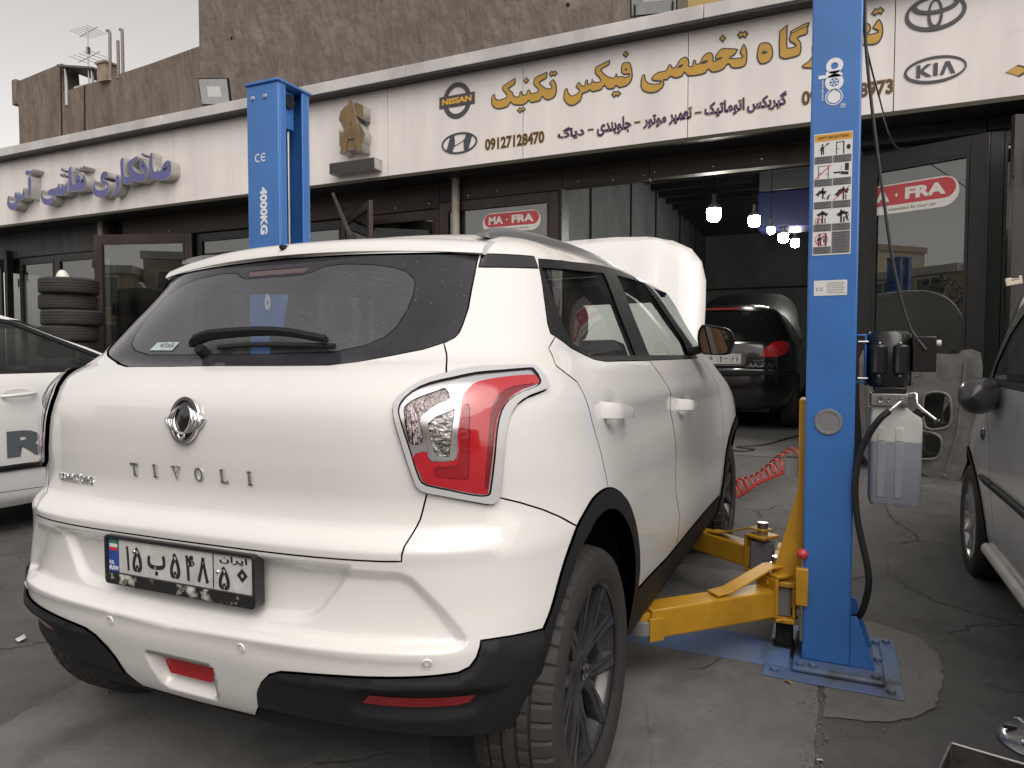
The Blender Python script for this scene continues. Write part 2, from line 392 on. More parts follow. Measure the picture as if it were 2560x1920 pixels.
PURPLE_WORDS=[[[(-6.579, 3.694), (-6.519, 3.734), (-6.519, 3.583), (-6.494, 3.504), (-6.454, 3.495), (-6.43, 3.532), (-6.415, 3.496), (-6.375, 3.502), (-6.318, 3.583), (-6.247, 3.607), (-6.196, 3.585), (-6.185, 3.503), (-6.201, 3.429), (-6.261, 3.387), (-6.348, 3.371), (-6.434, 3.383), (-6.473, 3.404), (-6.513, 3.388), (-6.553, 3.412), (-6.578, 3.513)],[(-7.133, 3.691), (-7.067, 3.734), (-7.064, 3.566), (-7.033, 3.493), (-6.941, 3.495), (-6.927, 3.516), (-6.997, 3.575), (-6.999, 3.659), (-6.969, 3.68), (-6.81, 3.727), (-6.807, 3.665), (-6.908, 3.616), (-6.841, 3.542), (-6.776, 3.507), (-6.679, 3.497), (-6.71, 3.533), (-6.759, 3.549), (-6.765, 3.6), (-6.736, 3.652), (-6.69, 3.666), (-6.64, 3.608), (-6.61, 3.522), (-6.629, 3.447), (-6.682, 3.401), (-6.78, 3.386), (-6.845, 3.404), (-6.877, 3.429), (-6.92, 3.394), (-6.995, 3.383), (-7.07, 3.396), (-7.113, 3.459)],[(-6.736, 3.738), (-6.703, 3.758), (-6.659, 3.725), (-6.689, 3.701)],[(-7.192, 3.529), (-7.159, 3.498), (-7.142, 3.417), (-7.165, 3.34), (-7.217, 3.283), (-7.312, 3.262), (-7.329, 3.277), (-7.25, 3.337), (-7.222, 3.402), (-7.237, 3.472)],[(-7.683, 3.402), (-7.653, 3.492), (-7.627, 3.489), (-7.638, 3.421), (-7.578, 3.369), (-7.473, 3.365), (-7.403, 3.386), (-7.402, 3.415), (-7.48, 3.428), (-7.522, 3.467), (-7.528, 3.536), (-7.491, 3.589), (-7.43, 3.603), (-7.379, 3.566), (-7.381, 3.512), (-7.442, 3.516), (-7.469, 3.496), (-7.383, 3.464), (-7.364, 3.405), (-7.379, 3.327), (-7.433, 3.275), (-7.529, 3.259), (-7.634, 3.288), (-7.677, 3.333)]],
[[(-8.189, 3.694), (-8.119, 3.733), (-8.115, 3.562), (-8.086, 3.495), (-8.055, 3.503), (-8.047, 3.567), (-8.017, 3.617), (-7.972, 3.618), (-7.937, 3.579), (-7.933, 3.52), (-7.903, 3.517), (-7.892, 3.568), (-7.851, 3.593), (-7.821, 3.532), (-7.82, 3.462), (-7.853, 3.408), (-7.917, 3.39), (-8.008, 3.393), (-8.081, 3.389), (-8.145, 3.401), (-8.179, 3.475)],[(-8.805, 3.404), (-8.779, 3.48), (-8.756, 3.471), (-8.758, 3.405), (-8.706, 3.364), (-8.619, 3.353), (-8.532, 3.366), (-8.522, 3.383), (-8.599, 3.384), (-8.655, 3.414), (-8.644, 3.455), (-8.585, 3.479), (-8.47, 3.486), (-8.431, 3.5), (-8.415, 3.534), (-8.389, 3.529), (-8.375, 3.482), (-8.347, 3.482), (-8.332, 3.526), (-8.308, 3.521), (-8.291, 3.486), (-8.258, 3.506), (-8.232, 3.551), (-8.211, 3.466), (-8.22, 3.396), (-8.286, 3.367), (-8.38, 3.37), (-8.474, 3.385), (-8.503, 3.369), (-8.499, 3.327), (-8.555, 3.278), (-8.652, 3.26), (-8.738, 3.282), (-8.789, 3.335)],[(-8.047, 3.698), (-8.013, 3.721), (-7.973, 3.682), (-7.997, 3.661)],[(-7.965, 3.693), (-7.931, 3.716), (-7.9, 3.694), (-7.924, 3.661)],[(-7.892, 3.7), (-7.868, 3.728), (-7.815, 3.699), (-7.852, 3.663)],[(-8.356, 3.718), (-8.323, 3.744), (-8.263, 3.702), (-8.307, 3.686)],[(-8.384, 3.644), (-8.349, 3.675), (-8.308, 3.653), (-8.341, 3.621)],[(-8.302, 3.635), (-8.265, 3.666), (-8.22, 3.626), (-8.258, 3.601)]],
[[(-9.087, 3.669), (-9.021, 3.699), (-9.017, 3.533), (-9.049, 3.396), (-9.077, 3.441)],[(-9.144, 3.742), (-9.121, 3.795), (-9.032, 3.779), (-8.932, 3.793), (-8.953, 3.758), (-9.024, 3.729), (-9.104, 3.723)],[(-9.596, 3.377), (-9.566, 3.469), (-9.535, 3.466), (-9.538, 3.397), (-9.488, 3.368), (-9.416, 3.367), (-9.373, 3.401), (-9.412, 3.436), (-9.411, 3.473), (-9.382, 3.513), (-9.354, 3.504), (-9.339, 3.466), (-9.307, 3.5), (-9.281, 3.491), (-9.262, 3.459), (-9.226, 3.48), (-9.192, 3.557), (-9.165, 3.486), (-9.169, 3.413), (-9.241, 3.383), (-9.312, 3.383), (-9.321, 3.328), (-9.368, 3.276), (-9.452, 3.256), (-9.534, 3.278), (-9.583, 3.326)]]]
PURPLE_EYES=[[(-6.328, 3.508), (-6.257, 3.529), (-6.262, 3.501), (-6.316, 3.483)], [(-6.717, 3.589), (-6.692, 3.601), (-6.668, 3.584), (-6.693, 3.575)], [(-8.002, 3.533), (-7.974, 3.542), (-7.963, 3.518), (-7.985, 3.508)], [(-7.926, 3.514), (-7.901, 3.552), (-7.867, 3.508), (-7.904, 3.494)]]
# outlines of the painted sign letters, metres along the fascia (x, z)
GOLD_WORDS=[[(-1.771, 3.715), (-1.768, 3.756), (-1.745, 3.781), (-1.729, 3.774), (-1.722, 3.745), (-1.698, 3.722), (-1.666, 3.718), (-1.63, 3.724), (-1.604, 3.73), (-1.599, 3.747), (-1.619, 3.775), (-1.645, 3.807), (-1.643, 3.843), (-1.588, 3.872), (-1.547, 3.888), (-1.504, 3.904), (-1.501, 3.89), (-1.506, 3.845), (-1.557, 3.816), (-1.57, 3.804), (-1.532, 3.771), (-1.518, 3.737), (-1.491, 3.719), (-1.465, 3.724), (-1.457, 3.755), (-1.445, 3.767), (-1.43, 3.76), (-1.425, 3.732), (-1.404, 3.724), (-1.384, 3.73), (-1.374, 3.76), (-1.359, 3.769), (-1.342, 3.755), (-1.332, 3.731), (-1.294, 3.73), (-1.262, 3.734), (-1.269, 3.762), (-1.304, 3.799), (-1.309, 3.831), (-1.294, 3.87), (-1.235, 3.891), (-1.164, 3.905), (-1.162, 3.884), (-1.17, 3.845), (-1.225, 3.822), (-1.238, 3.811), (-1.195, 3.768), (-1.155, 3.747), (-1.128, 3.747), (-1.121, 3.761), (-1.144, 3.792), (-1.126, 3.811), (-1.102, 3.827), (-1.078, 3.799), (-1.063, 3.756), (-1.064, 3.703), (-1.077, 3.661), (-1.111, 3.639), (-1.155, 3.632), (-1.195, 3.65), (-1.212, 3.674), (-1.234, 3.639), (-1.284, 3.633), (-1.334, 3.632), (-1.359, 3.658), (-1.379, 3.638), (-1.435, 3.624), (-1.526, 3.642), (-1.552, 3.669), (-1.578, 3.636), (-1.64, 3.622), (-1.703, 3.626), (-1.75, 3.656), (-1.768, 3.687)],
[(-0.995, 3.63), (-0.99, 3.692), (-0.971, 3.72), (-0.952, 3.711), (-0.942, 3.676), (-0.914, 3.643), (-0.876, 3.646), (-0.843, 3.665), (-0.843, 3.687), (-0.871, 3.713), (-0.862, 3.734), (-0.843, 3.759), (-0.827, 3.75), (-0.812, 3.726), (-0.784, 3.717), (-0.777, 3.755), (-0.763, 3.769), (-0.749, 3.759), (-0.743, 3.725), (-0.718, 3.73), (-0.712, 3.762), (-0.703, 3.765), (-0.692, 3.741), (-0.666, 3.731), (-0.629, 3.731), (-0.641, 3.764), (-0.68, 3.809), (-0.678, 3.861), (-0.662, 3.875), (-0.571, 3.903), (-0.536, 3.91), (-0.534, 3.888), (-0.543, 3.864), (-0.607, 3.84), (-0.614, 3.828), (-0.57, 3.778), (-0.515, 3.746), (-0.488, 3.75), (-0.479, 3.772), (-0.466, 3.774), (-0.457, 3.748), (-0.425, 3.746), (-0.385, 3.732), (-0.354, 3.737), (-0.358, 3.749), (-0.398, 3.75), (-0.425, 3.776), (-0.428, 3.819), (-0.413, 3.859), (-0.377, 3.865), (-0.346, 3.856), (-0.328, 3.819), (-0.317, 3.758), (-0.318, 3.715), (-0.334, 3.675), (-0.371, 3.646), (-0.442, 3.636), (-0.474, 3.662), (-0.487, 3.644), (-0.523, 3.637), (-0.564, 3.65), (-0.587, 3.68), (-0.615, 3.649), (-0.67, 3.641), (-0.707, 3.641), (-0.73, 3.66), (-0.744, 3.647), (-0.772, 3.645), (-0.8, 3.636), (-0.805, 3.611), (-0.823, 3.574), (-0.875, 3.546), (-0.923, 3.544), (-0.966, 3.573), (-0.99, 3.608)],
[(-0.243, 3.644), (-0.238, 3.694), (-0.218, 3.727), (-0.201, 3.718), (-0.194, 3.679), (-0.17, 3.645), (-0.118, 3.627), (-0.066, 3.626), (-0.06, 3.636), (-0.109, 3.646), (-0.139, 3.661), (-0.14, 3.686), (-0.118, 3.708), (-0.076, 3.726), (-0.025, 3.726), (-0.004, 3.739), (0.01, 3.77), (0.027, 3.777), (0.043, 3.76), (0.053, 3.74), (0.082, 3.758), (0.115, 3.806), (0.16, 3.82), (0.19, 3.797), (0.198, 3.763), (0.196, 3.733), (0.223, 3.732), (0.227, 3.766), (0.239, 3.78), (0.256, 3.765), (0.262, 3.74), (0.288, 3.749), (0.316, 3.799), (0.364, 3.822), (0.397, 3.805), (0.407, 3.775), (0.407, 3.741), (0.423, 3.739), (0.417, 3.766), (0.429, 3.796), (0.468, 3.833), (0.516, 3.83), (0.606, 3.808), (0.604, 3.785), (0.587, 3.76), (0.552, 3.74), (0.619, 3.732), (0.646, 3.734), (0.626, 3.763), (0.624, 3.777), (0.637, 3.807), (0.656, 3.841), (0.675, 3.816), (0.688, 3.774), (0.69, 3.71), (0.681, 3.664), (0.659, 3.644), (0.604, 3.64), (0.557, 3.652), (0.529, 3.688), (0.494, 3.652), (0.439, 3.637), (0.391, 3.642), (0.362, 3.67), (0.342, 3.645), (0.294, 3.635), (0.22, 3.636), (0.179, 3.647), (0.154, 3.678), (0.133, 3.646), (0.071, 3.642), (0.033, 3.662), (0.003, 3.638), (-0.026, 3.641), (-0.024, 3.609), (-0.039, 3.578), (-0.077, 3.552), (-0.132, 3.543), (-0.184, 3.555), (-0.224, 3.582), (-0.242, 3.619)],
[(0.765, 3.705), (0.768, 3.76), (0.783, 3.812), (0.817, 3.824), (0.862, 3.813), (0.889, 3.777), (0.899, 3.721), (0.89, 3.675), (0.864, 3.649), (0.819, 3.639), (0.785, 3.654)],
[(0.942, 3.697), (0.942, 3.884), (0.95, 3.898), (1.005, 3.934), (1.01, 3.921), (1.01, 3.763), (1.023, 3.744), (1.07, 3.747), (1.055, 3.766), (1.02, 3.8), (1.03, 3.86), (1.039, 3.881), (1.172, 3.925), (1.169, 3.879), (1.163, 3.827), (1.113, 3.817), (1.093, 3.806), (1.113, 3.775), (1.12, 3.735), (1.118, 3.69), (1.101, 3.662), (1.05, 3.652), (0.991, 3.65), (0.96, 3.667)],
[(1.127, 3.58), (1.174, 3.607), (1.202, 3.652), (1.197, 3.714), (1.222, 3.732), (1.251, 3.689), (1.273, 3.655), (1.301, 3.665), (1.308, 3.694), (1.325, 3.694), (1.336, 3.666), (1.357, 3.677), (1.364, 3.706), (1.391, 3.724), (1.419, 3.711), (1.434, 3.679), (1.482, 3.685), (1.516, 3.709), (1.515, 3.761), (1.528, 3.803), (1.561, 3.834), (1.593, 3.838), (1.614, 3.83), (1.633, 3.806), (1.635, 3.78), (1.626, 3.756), (1.604, 3.744), (1.68, 3.747), (1.662, 3.767), (1.644, 3.784), (1.661, 3.818), (1.689, 3.849), (1.712, 3.814), (1.722, 3.772), (1.722, 3.721), (1.71, 3.684), (1.69, 3.659), (1.654, 3.649), (1.594, 3.657), (1.544, 3.651), (1.496, 3.645), (1.475, 3.667), (1.442, 3.636), (1.393, 3.63), (1.368, 3.653), (1.351, 3.626), (1.317, 3.579), (1.232, 3.54), (1.16, 3.546), (1.129, 3.561)]]
GOLD_DOTS=[[(-1.487, 3.586), (-1.455, 3.613), (-1.438, 3.601), (-1.419, 3.614), (-1.389, 3.583), (-1.419, 3.556), (-1.434, 3.569), (-1.45, 3.546)],
[(-1.418, 3.858), (-1.384, 3.893), (-1.352, 3.856), (-1.384, 3.824)],
[(-1.148, 3.884), (-1.117, 3.91), (-1.097, 3.897), (-1.078, 3.908), (-1.054, 3.875), (-1.083, 3.847), (-1.102, 3.861), (-1.121, 3.844)],
[(-0.416, 3.936), (-0.384, 3.971), (-0.351, 3.933), (-0.384, 3.899)],
[(-0.521, 3.592), (-0.496, 3.624), (-0.474, 3.612), (-0.451, 3.621), (-0.422, 3.587), (-0.451, 3.559), (-0.471, 3.573), (-0.491, 3.555)],
[(0.449, 3.921), (0.481, 3.953), (0.513, 3.917), (0.482, 3.88)],
[(0.599, 3.925), (0.627, 3.957), (0.648, 3.939), (0.67, 3.951), (0.696, 3.919), (0.669, 3.88), (0.647, 3.9), (0.628, 3.885)],
[(1.631, 3.899), (1.659, 3.939), (1.677, 3.928), (1.699, 3.943), (1.73, 3.911), (1.706, 3.875), (1.683, 3.89), (1.662, 3.873)]]
GOLD_EYES=[[(-0.396, 3.796), (-0.381, 3.806), (-0.361, 3.794), (-0.372, 3.784)],
[(0.085, 3.731), (0.111, 3.753), (0.142, 3.756), (0.145, 3.741), (0.12, 3.729)],
[(0.287, 3.73), (0.317, 3.754), (0.355, 3.756), (0.359, 3.742), (0.333, 3.727)],
[(0.423, 3.747), (0.441, 3.758), (0.469, 3.761), (0.486, 3.753), (0.469, 3.742), (0.441, 3.739)],
[(0.803, 3.741), (0.825, 3.753), (0.857, 3.737), (0.837, 3.724), (0.814, 3.723)]]
GAF_BAR=[(1.036, 3.857), (1.165, 3.9), (1.166, 3.892), (1.036, 3.849)]
# ---------------------------------------------------------------- ground and street
def gz(x,y):
    t=min(max((y-2.2)/4.4,0),1); return .33*t if t<1 else .33
def ground_mat(name,lo,hi,tone=(1,.98,.95),crack=0.,streak=0.,seed=0.,bump=.004,rough=.85,cs=1.3):
    m=bpy.data.materials.new(name); m.use_nodes=True; t=m.node_tree; b=t.nodes['Principled BSDF']; L=t.links.new
    tc=t.nodes.new('ShaderNodeTexCoord'); mp=t.nodes.new('ShaderNodeMapping'); L(tc.outputs['Object'],mp.inputs[0]); mp.inputs['Location'].default_value=(seed,seed*1.7,0); mp.inputs['Rotation'].default_value=(0,0,R(25))
    if streak: mp.inputs['Scale'].default_value=(1,1+streak,1)
    def nz(s,d,r=.6,v=None):
        n=t.nodes.new('ShaderNodeTexNoise'); n.inputs['Scale'].default_value=s; n.inputs['Detail'].default_value=d; n.inputs['Roughness'].default_value=r; L(v or mp.outputs[0],n.inputs['Vector']); return n
    a=nz(.9,8,.65); c=nz(7,10,.7); f=nz(60,6,.7,tc.outputs['Object']); q=nz(2.6,6,.55)
    def mr(i,a0,a1,b0=0,b1=1):
        k=t.nodes.new('ShaderNodeMapRange'); k.inputs[1].default_value=a0;k.inputs[2].default_value=a1;k.inputs[3].default_value=b0;k.inputs[4].default_value=b1; L(i,k.inputs[0]); return k.outputs[0]
    def mth(op,x,y):
        k=t.nodes.new('ShaderNodeMath'); k.operation=op
        for i,z in enumerate((x,y)):
            if hasattr(z,'links'): L(z,k.inputs[i])
            else: k.inputs[i].default_value=z
        return k.outputs[0]
    v=mth('ADD',mth('MULTIPLY',mr(a.outputs[0],.32,.68),.55),mth('MULTIPLY',mr(c.outputs[0],.3,.7),.30)); v=mth('ADD',v,mth('MULTIPLY',mr(f.outputs[0],.3,.7),.22))
    st=mr(q.outputs[0],.60,.70); v=mth('MULTIPLY',v,mth('SUBTRACT',1,mth('MULTIPLY',st,.55)))     # oil stains
    if crack:
        dn=nz(3,5); mixv=t.nodes.new('ShaderNodeMix'); mixv.data_type='VECTOR'; mixv.inputs[0].default_value=.18; L(mp.outputs[0],mixv.inputs[4]); L(dn.outputs[1],mixv.inputs[5])
        vo=t.nodes.new('ShaderNodeTexVoronoi'); vo.feature='DISTANCE_TO_EDGE'; vo.inputs['Scale'].default_value=cs; L(mixv.outputs[1],vo.inputs['Vector'])
        ck=mth('MULTIPLY',mr(vo.outputs[0],.010,.002),mr(nz(.8,3).outputs[0],.47,.56)); v=mth('MULTIPLY',v,mth('SUBTRACT',1,mth('MULTIPLY',ck,crack)))
    rp=t.nodes.new('ShaderNodeMix'); rp.data_type='RGBA'; rp.inputs[6].default_value=(lo*tone[0],lo*tone[1],lo*tone[2],1); rp.inputs[7].default_value=(hi*tone[0],hi*tone[1],hi*tone[2],1); L(v,rp.inputs[0]); L(rp.outputs[2],b.inputs['Base Color'])
    L(mr(a.outputs[0],.3,.7,rough-.22,rough+.08),b.inputs['Roughness'])
    h=mth('ADD',mth('MULTIPLY',c.outputs[0],.7),mth('MULTIPLY',f.outputs[0],.5))
    if crack: h=mth('SUBTRACT',h,mth('MULTIPLY',ck,1.2))
    bp=t.nodes.new('ShaderNodeBump'); bp.inputs['Distance'].default_value=bump; bp.inputs['Strength'].default_value=.9; L(h,bp.inputs['Height']); L(bp.outputs[0],b.inputs['Normal'])
    return m
GRD=ground_mat('worn_asphalt',.028,.135,crack=.8,seed=3.,bump=.006)
SLAB=ground_mat('slab_concrete',.055,.205,tone=(1,.985,.95),crack=.5,streak=-.45,seed=11.,bump=.004)
PATCH=ground_mat('patch_concrete',.07,.21,tone=(1,.97,.91),seed=21.,bump=.008)
FLOORM=ground_mat('garage_concrete',.045,.15,crack=.6,seed=31.,bump=.003,rough=.6)
def gsheet(name,xs,ys,dz,mat):
    V=[(x,y,gz(x,y)+dz) for y in ys for x in xs]; n=len(xs)
    m=mesh(name,V,[(j*n+i,j*n+i+1,(j+1)*n+i+1,(j+1)*n+i) for j in range(len(ys)-1) for i in range(n-1)],180)
    return tag(put(name,m,mat),kind='structure')
gsheet('ground',[-160,-60,-30,-16,-8,-4,-2,0,2,4,8,16,30,60,160],[-160,-60,-30,-16,-8,-4,0,1,2.2,2.7,3.2,3.8,4.4,5,5.6,6.2,6.6,10,20,60,160],0,GRD)
def wob(pts,amp,step=.05,closed=True):
    o=densify(pts,step,closed); return [(x+random.uniform(-amp,amp),y+random.uniform(-amp,amp)) for x,y in o]
def flat(name,poly,z,mat):
    tri=tessellate_polygon([[Vector((x,y,0)) for x,y in poly]]); return tag(put(name,mesh(name,[(x,y,gz(x,y)+z) for x,y in poly],[t if ((poly[t[1]][0]-poly[t[0]][0])*(poly[t[2]][1]-poly[t[0]][1])-(poly[t[2]][0]-poly[t[0]][0])*(poly[t[1]][1]-poly[t[0]][1]))>0 else t[::-1] for t in tri]),mat),kind='structure')
flat('concrete_slab',wob([(-.86,-.75),(1.405,-1.2),(1.405,2.18),(-1.35,2.18),(-1.05,.2)],.006),.004,SLAB)
flat('concrete_patch',wob([(1.425,.70),(1.50,.715),(1.60,.745),(1.70,.83),(1.76,.93),(1.80,1.12),(1.825,1.34),(1.78,1.55),(1.62,1.66),(1.425,1.68)],.006,.03),.004,PATCH)
# grit and litter lying on the yard
gv=MB()
for k in range(520):
    x=random.uniform(-2.5,3.2); y=random.uniform(-.6,3.2) if random.random()<.7 else random.uniform(.2,1.2); s=random.uniform(.0015,.006)*(2 if random.random()<.05 else 1)
    if random.random()<.25: x=1.405+random.gauss(0,.03); y=random.uniform(.2,.9)
    z=gz(x,y)+.006; P=[Vector((random.uniform(.6,1.2)*s*math.cos(t),random.uniform(.6,1.2)*s*math.sin(t),0)) for t in (0,1.6,3.1,4.7)]
    gv.add([(x+p.x,y+p.y,z) for p in P]+[(x,y,z+s*.8)],[(0,1,4),(1,2,4),(2,3,4),(3,0,4)])
tag(gv.build('grit',pm('grit',(.22,.21,.19),.9,noise=.6,nscale=9)),'fine grit and crumbs scattered over the yard','grit',kind='stuff')
# ---------------------------------------------------------------- the workshop building
YF,YW,ZF=4.70,5.10,3.10
SIGNW=pm('sign_panel',(.80,.765,.745),.38,noise=1.,nscale=1.5,ncol=(.68,.645,.63),stretch=(2.2,1,.35),coat=.25,coat_r=.25,stain=((.56,.535,.525),3.2,.68))
CORN=pm('cornice_metal',(.62,.60,.59),.40,noise=1.,nscale=2.5,ncol=(.42,.41,.41),stretch=(1,1,.4),metal=.1)
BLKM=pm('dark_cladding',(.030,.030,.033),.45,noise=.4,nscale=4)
RUST=pm('brown_header',(.055,.032,.022),.55,noise=1.,nscale=3,ncol=(.018,.014,.013),stretch=(.4,1,6),stain=((.012,.011,.011),1.6,.55))
GREYH=pm('grey_header',(.075,.078,.080),.55,noise=1.,nscale=3,ncol=(.03,.03,.032),stretch=(5,1,.6))
FRAMEB=pm('door_frame_brown',(.040,.024,.020),.45,noise=.5,nscale=9,stretch=(1,1,.3))
FRAMEK=pm('door_frame_black',(.022,.021,.022),.42,noise=.5,nscale=9,stretch=(1,1,.3))
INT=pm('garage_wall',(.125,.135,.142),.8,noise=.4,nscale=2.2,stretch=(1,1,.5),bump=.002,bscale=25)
shop=thing('workshop_building','row of open workshops under a long white sign fascia','building',(0,YW,gz(0,YW)))
def sp(name,b,mat,bevel=0,par=None):
    # a part given in world coordinates
    o=b.build(name,mat,shop,bevel=bevel); o.location=(0,-YW,-gz(0,YW)); return o
xs=[-17.6,-16,-14.35,-12.75,-11.15,-9.55,-7.93,-6.31,-4.66,-3.024,-1.423,.186,1.805,3.42,5.03,6.65]
for a,b in zip(xs,xs[1:]): sp('fascia_panel',MB().b2((a+.003,YF,ZF),(b-.003,YF+.03,4.12)),SIGNW,.002)
sp('fascia_core',MB().b2((-17.7,YF+.031,ZF+.002),(6.65,YF+.10,4.10)),BLKM)
cs=[-17.7,-13.6,-9.95,-6.33,-2.70,.34,4.0,6.7]
for a,b in zip(cs,cs[1:]): sp('cornice',MB().b2((a+.002,4.55,4.055),(b-.002,4.95,4.175)),CORN,.006)
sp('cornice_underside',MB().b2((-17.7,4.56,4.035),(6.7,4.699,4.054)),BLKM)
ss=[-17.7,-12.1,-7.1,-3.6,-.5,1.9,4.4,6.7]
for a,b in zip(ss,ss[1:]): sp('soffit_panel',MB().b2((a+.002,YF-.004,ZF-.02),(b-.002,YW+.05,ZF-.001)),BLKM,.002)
sp('drip_edge',MB().b2((-17.7,YF-.010,ZF-.030),(6.7,YF-.0045,ZF+.004)),pm('drip_edge',(.05,.045,.03),.4,metal=.5))
sp('roof_slab',MB().b2((-17.7,YF+.15,3.96),(6.7,15.2,4.05)),pm('roof_slab',(.2,.2,.2),.9,noise=.3))
# headers, in lengths
for a,b,zb,mat in ((-17.7,-12.4,2.55,GREYH),(-12.4,-8.15,2.69,GREYH),(-7.85,-5.3,2.80,RUST),(-5.3,-3.95,2.80,RUST),(-3.95,-2.62,2.80,RUST),(-2.62,-1.16,2.86,RUST),(-1.16,-.255,2.875,RUST),(-.255,1.32,2.88,RUST),(1.32,2.5,2.96,BLKM),(2.5,6.7,2.98,BLKM)): sp('header_panel',MB().b2((a+.003,YW,zb),(b-.003,YW+.12,ZF-.021)),mat,.004)
for x,z in ((-.98,2.93),(-.62,2.90),(-.30,2.915),(-.20,2.935),(.35,2.93),(.78,2.95),(-1.9,2.92),(-2.25,2.90),(-2.75,2.86),(-3.2,2.85),(-6.9,2.86)):
    o=sp('rivet',MB().lathe([(0,.009),(.008,.007),(.011,0)],10,FACE(x,YW-.001,z)),CHROME)
sp('header_box',MB().b2((-17.6,YW+.12,2.95),(6.6,YW+.30,3.94)),BLKM)
# piers and blank walling between the bays
for a,b in ((-17.7,-15.5),(-1.255,-1.165),(1.325,1.60),(3.70,6.7)): sp('pier',MB().b2((a,YW+.01,.1),(b,YW+.22,2.94)),FRAMEK if b-a<.5 else GREYH)
# drain pipes
for x in (-8.21,-2.37): sp('drain_pipe',MB().cyl((x,YW-.07,.2),(x,YW-.07,ZF-.02),.043,n=18),pm('pipe_beige',(.42,.38,.33),.5,noise=.3,nscale=5))
# ---- garage behind the open bay
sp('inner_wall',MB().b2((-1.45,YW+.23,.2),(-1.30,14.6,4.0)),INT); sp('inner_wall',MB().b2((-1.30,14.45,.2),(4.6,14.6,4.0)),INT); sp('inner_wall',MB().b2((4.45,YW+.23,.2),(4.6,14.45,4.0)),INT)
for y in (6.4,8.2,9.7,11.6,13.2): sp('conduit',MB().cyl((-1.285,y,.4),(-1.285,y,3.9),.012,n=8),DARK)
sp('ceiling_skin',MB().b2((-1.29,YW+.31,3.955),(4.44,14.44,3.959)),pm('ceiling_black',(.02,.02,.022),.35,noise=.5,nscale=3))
FOIL=pm('ceiling_foil',(.30,.30,.30),.28,metal=.9,bump=.03,bscale=9)
for i in range(17):
    y=5.75+i*.52; sp('ceiling_beam',MB().b2((-1.28,y,3.76),(4.44,y+.09,3.954)),pm('beam_black',(.018,.018,.02),.3)); sp('ceiling_foil',MB().b2((-1.27,y+.10,3.930),(4.43,y+.50,3.952)),FOIL if i%2 else MAT['ceiling_black'])
sp('wall_rail',MB().b2((-1.29,14.41,2.60),(4.4,14.449,2.64)),DARK)
gsh=tag(put('garage_floor',mesh('gf',[(-1.3,YW+.05,gz(0,5.15)+.004),(4.5,YW+.05,gz(0,5.15)+.004),(4.5,6.6,.334),(-1.3,6.6,.334),(4.5,14.5,.334),(-1.3,14.5,.334)],[(0,1,2,3),(3,2,4,5)]),FLOORM),kind='structure')
# ---- dark shop interiors left of the bay
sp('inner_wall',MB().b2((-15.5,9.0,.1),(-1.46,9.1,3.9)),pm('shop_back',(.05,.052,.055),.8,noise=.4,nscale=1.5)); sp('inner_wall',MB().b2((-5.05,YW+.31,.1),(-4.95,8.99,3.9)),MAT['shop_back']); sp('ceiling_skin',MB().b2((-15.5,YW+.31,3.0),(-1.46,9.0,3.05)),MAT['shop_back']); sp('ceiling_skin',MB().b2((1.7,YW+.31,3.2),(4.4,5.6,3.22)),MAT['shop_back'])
# floors of the shops follow the ground sheet
# ---------------------------------------------------------------- sign lettering
GOLD=pm('sign_gold',(.56,.33,.052),.42,noise=.18,nscale=3); INKD=pm('sign_ink',(.045,.04,.042),.45); NAVY=pm('sign_navy',(.040,.022,.11),.45); TANK=pm('sign_tan',(.50,.33,.14),.5); BRN=pm('sign_brown',(.075,.045,.02),.45); SLATE=pm('sign_slate',(.062,.066,.075),.45,noise=.15,nscale=6)
def sheet(b,name,mat,par,y): o=b.build(name,mat,par); setm(o,par.matrix_world.inverted()@M3((1,0,0),(0,0,1),(0,-1,0),(0,y,0))); return o
bpy.context.view_layer.update()
t=thing('sign_lettering','large gold Persian headline with dark outline on the white fascia','lettering',(0,YF,3.5)); bpy.context.view_layer.update()
for w_ in GOLD_WORDS:
    P=catmull(w_,3,True); sheet(MB().prism(P,0,.004),'letter_outline',INKD,t,YF-.001); sheet(MB().prism(offset_poly(P,-.0115),0,.004),'letter_face',GOLD,t,YF-.0025)
for d in GOLD_DOTS: sheet(MB().prism(d,0,.004),'letter_outline',INKD,t,YF-.001); sheet(MB().prism(offset_poly(d,-.0115),0,.004),'letter_face',GOLD,t,YF-.0025)
for d in GOLD_EYES: sheet(MB().prism(d,0,.004),'letter_eye',INKD,t,YF-.0040)
sheet(MB().prism(GAF_BAR,0,.004),'letter_eye',INKD,t,YF-.0040)
def tline(name,label,items,mat,rim,off,roff,z0):
    t=thing(name,label,'lettering',(items[0][1],YF,z0)); bpy.context.view_layer.update(); mi=t.matrix_world.inverted()
    for s,xa,xb,z,h in items:
        for (o_,mt,y) in ((roff,rim,YF-.0005),(off,mat,YF-.0022)):
            if mt is None: continue
            m=text_mesh(s,None,None,.0025,o_); a=np.empty(len(m.vertices)*3); m.vertices.foreach_get('co',a); a=a.reshape(-1,3); e=0 if mt is mat else .006
            a[:,0]*=(xb-xa+2*e)/np.ptp(a[:,0]); a[:,1]*=(h+2*e)/np.ptp(a[:,1]); m.vertices.foreach_set('co',a.ravel()); m.update()
            o=put('lettering' if mt is mat else 'lettering_rim',m,mt,t); setm(o,mi@FACE((xa+xb)/2,y,z))
    return t
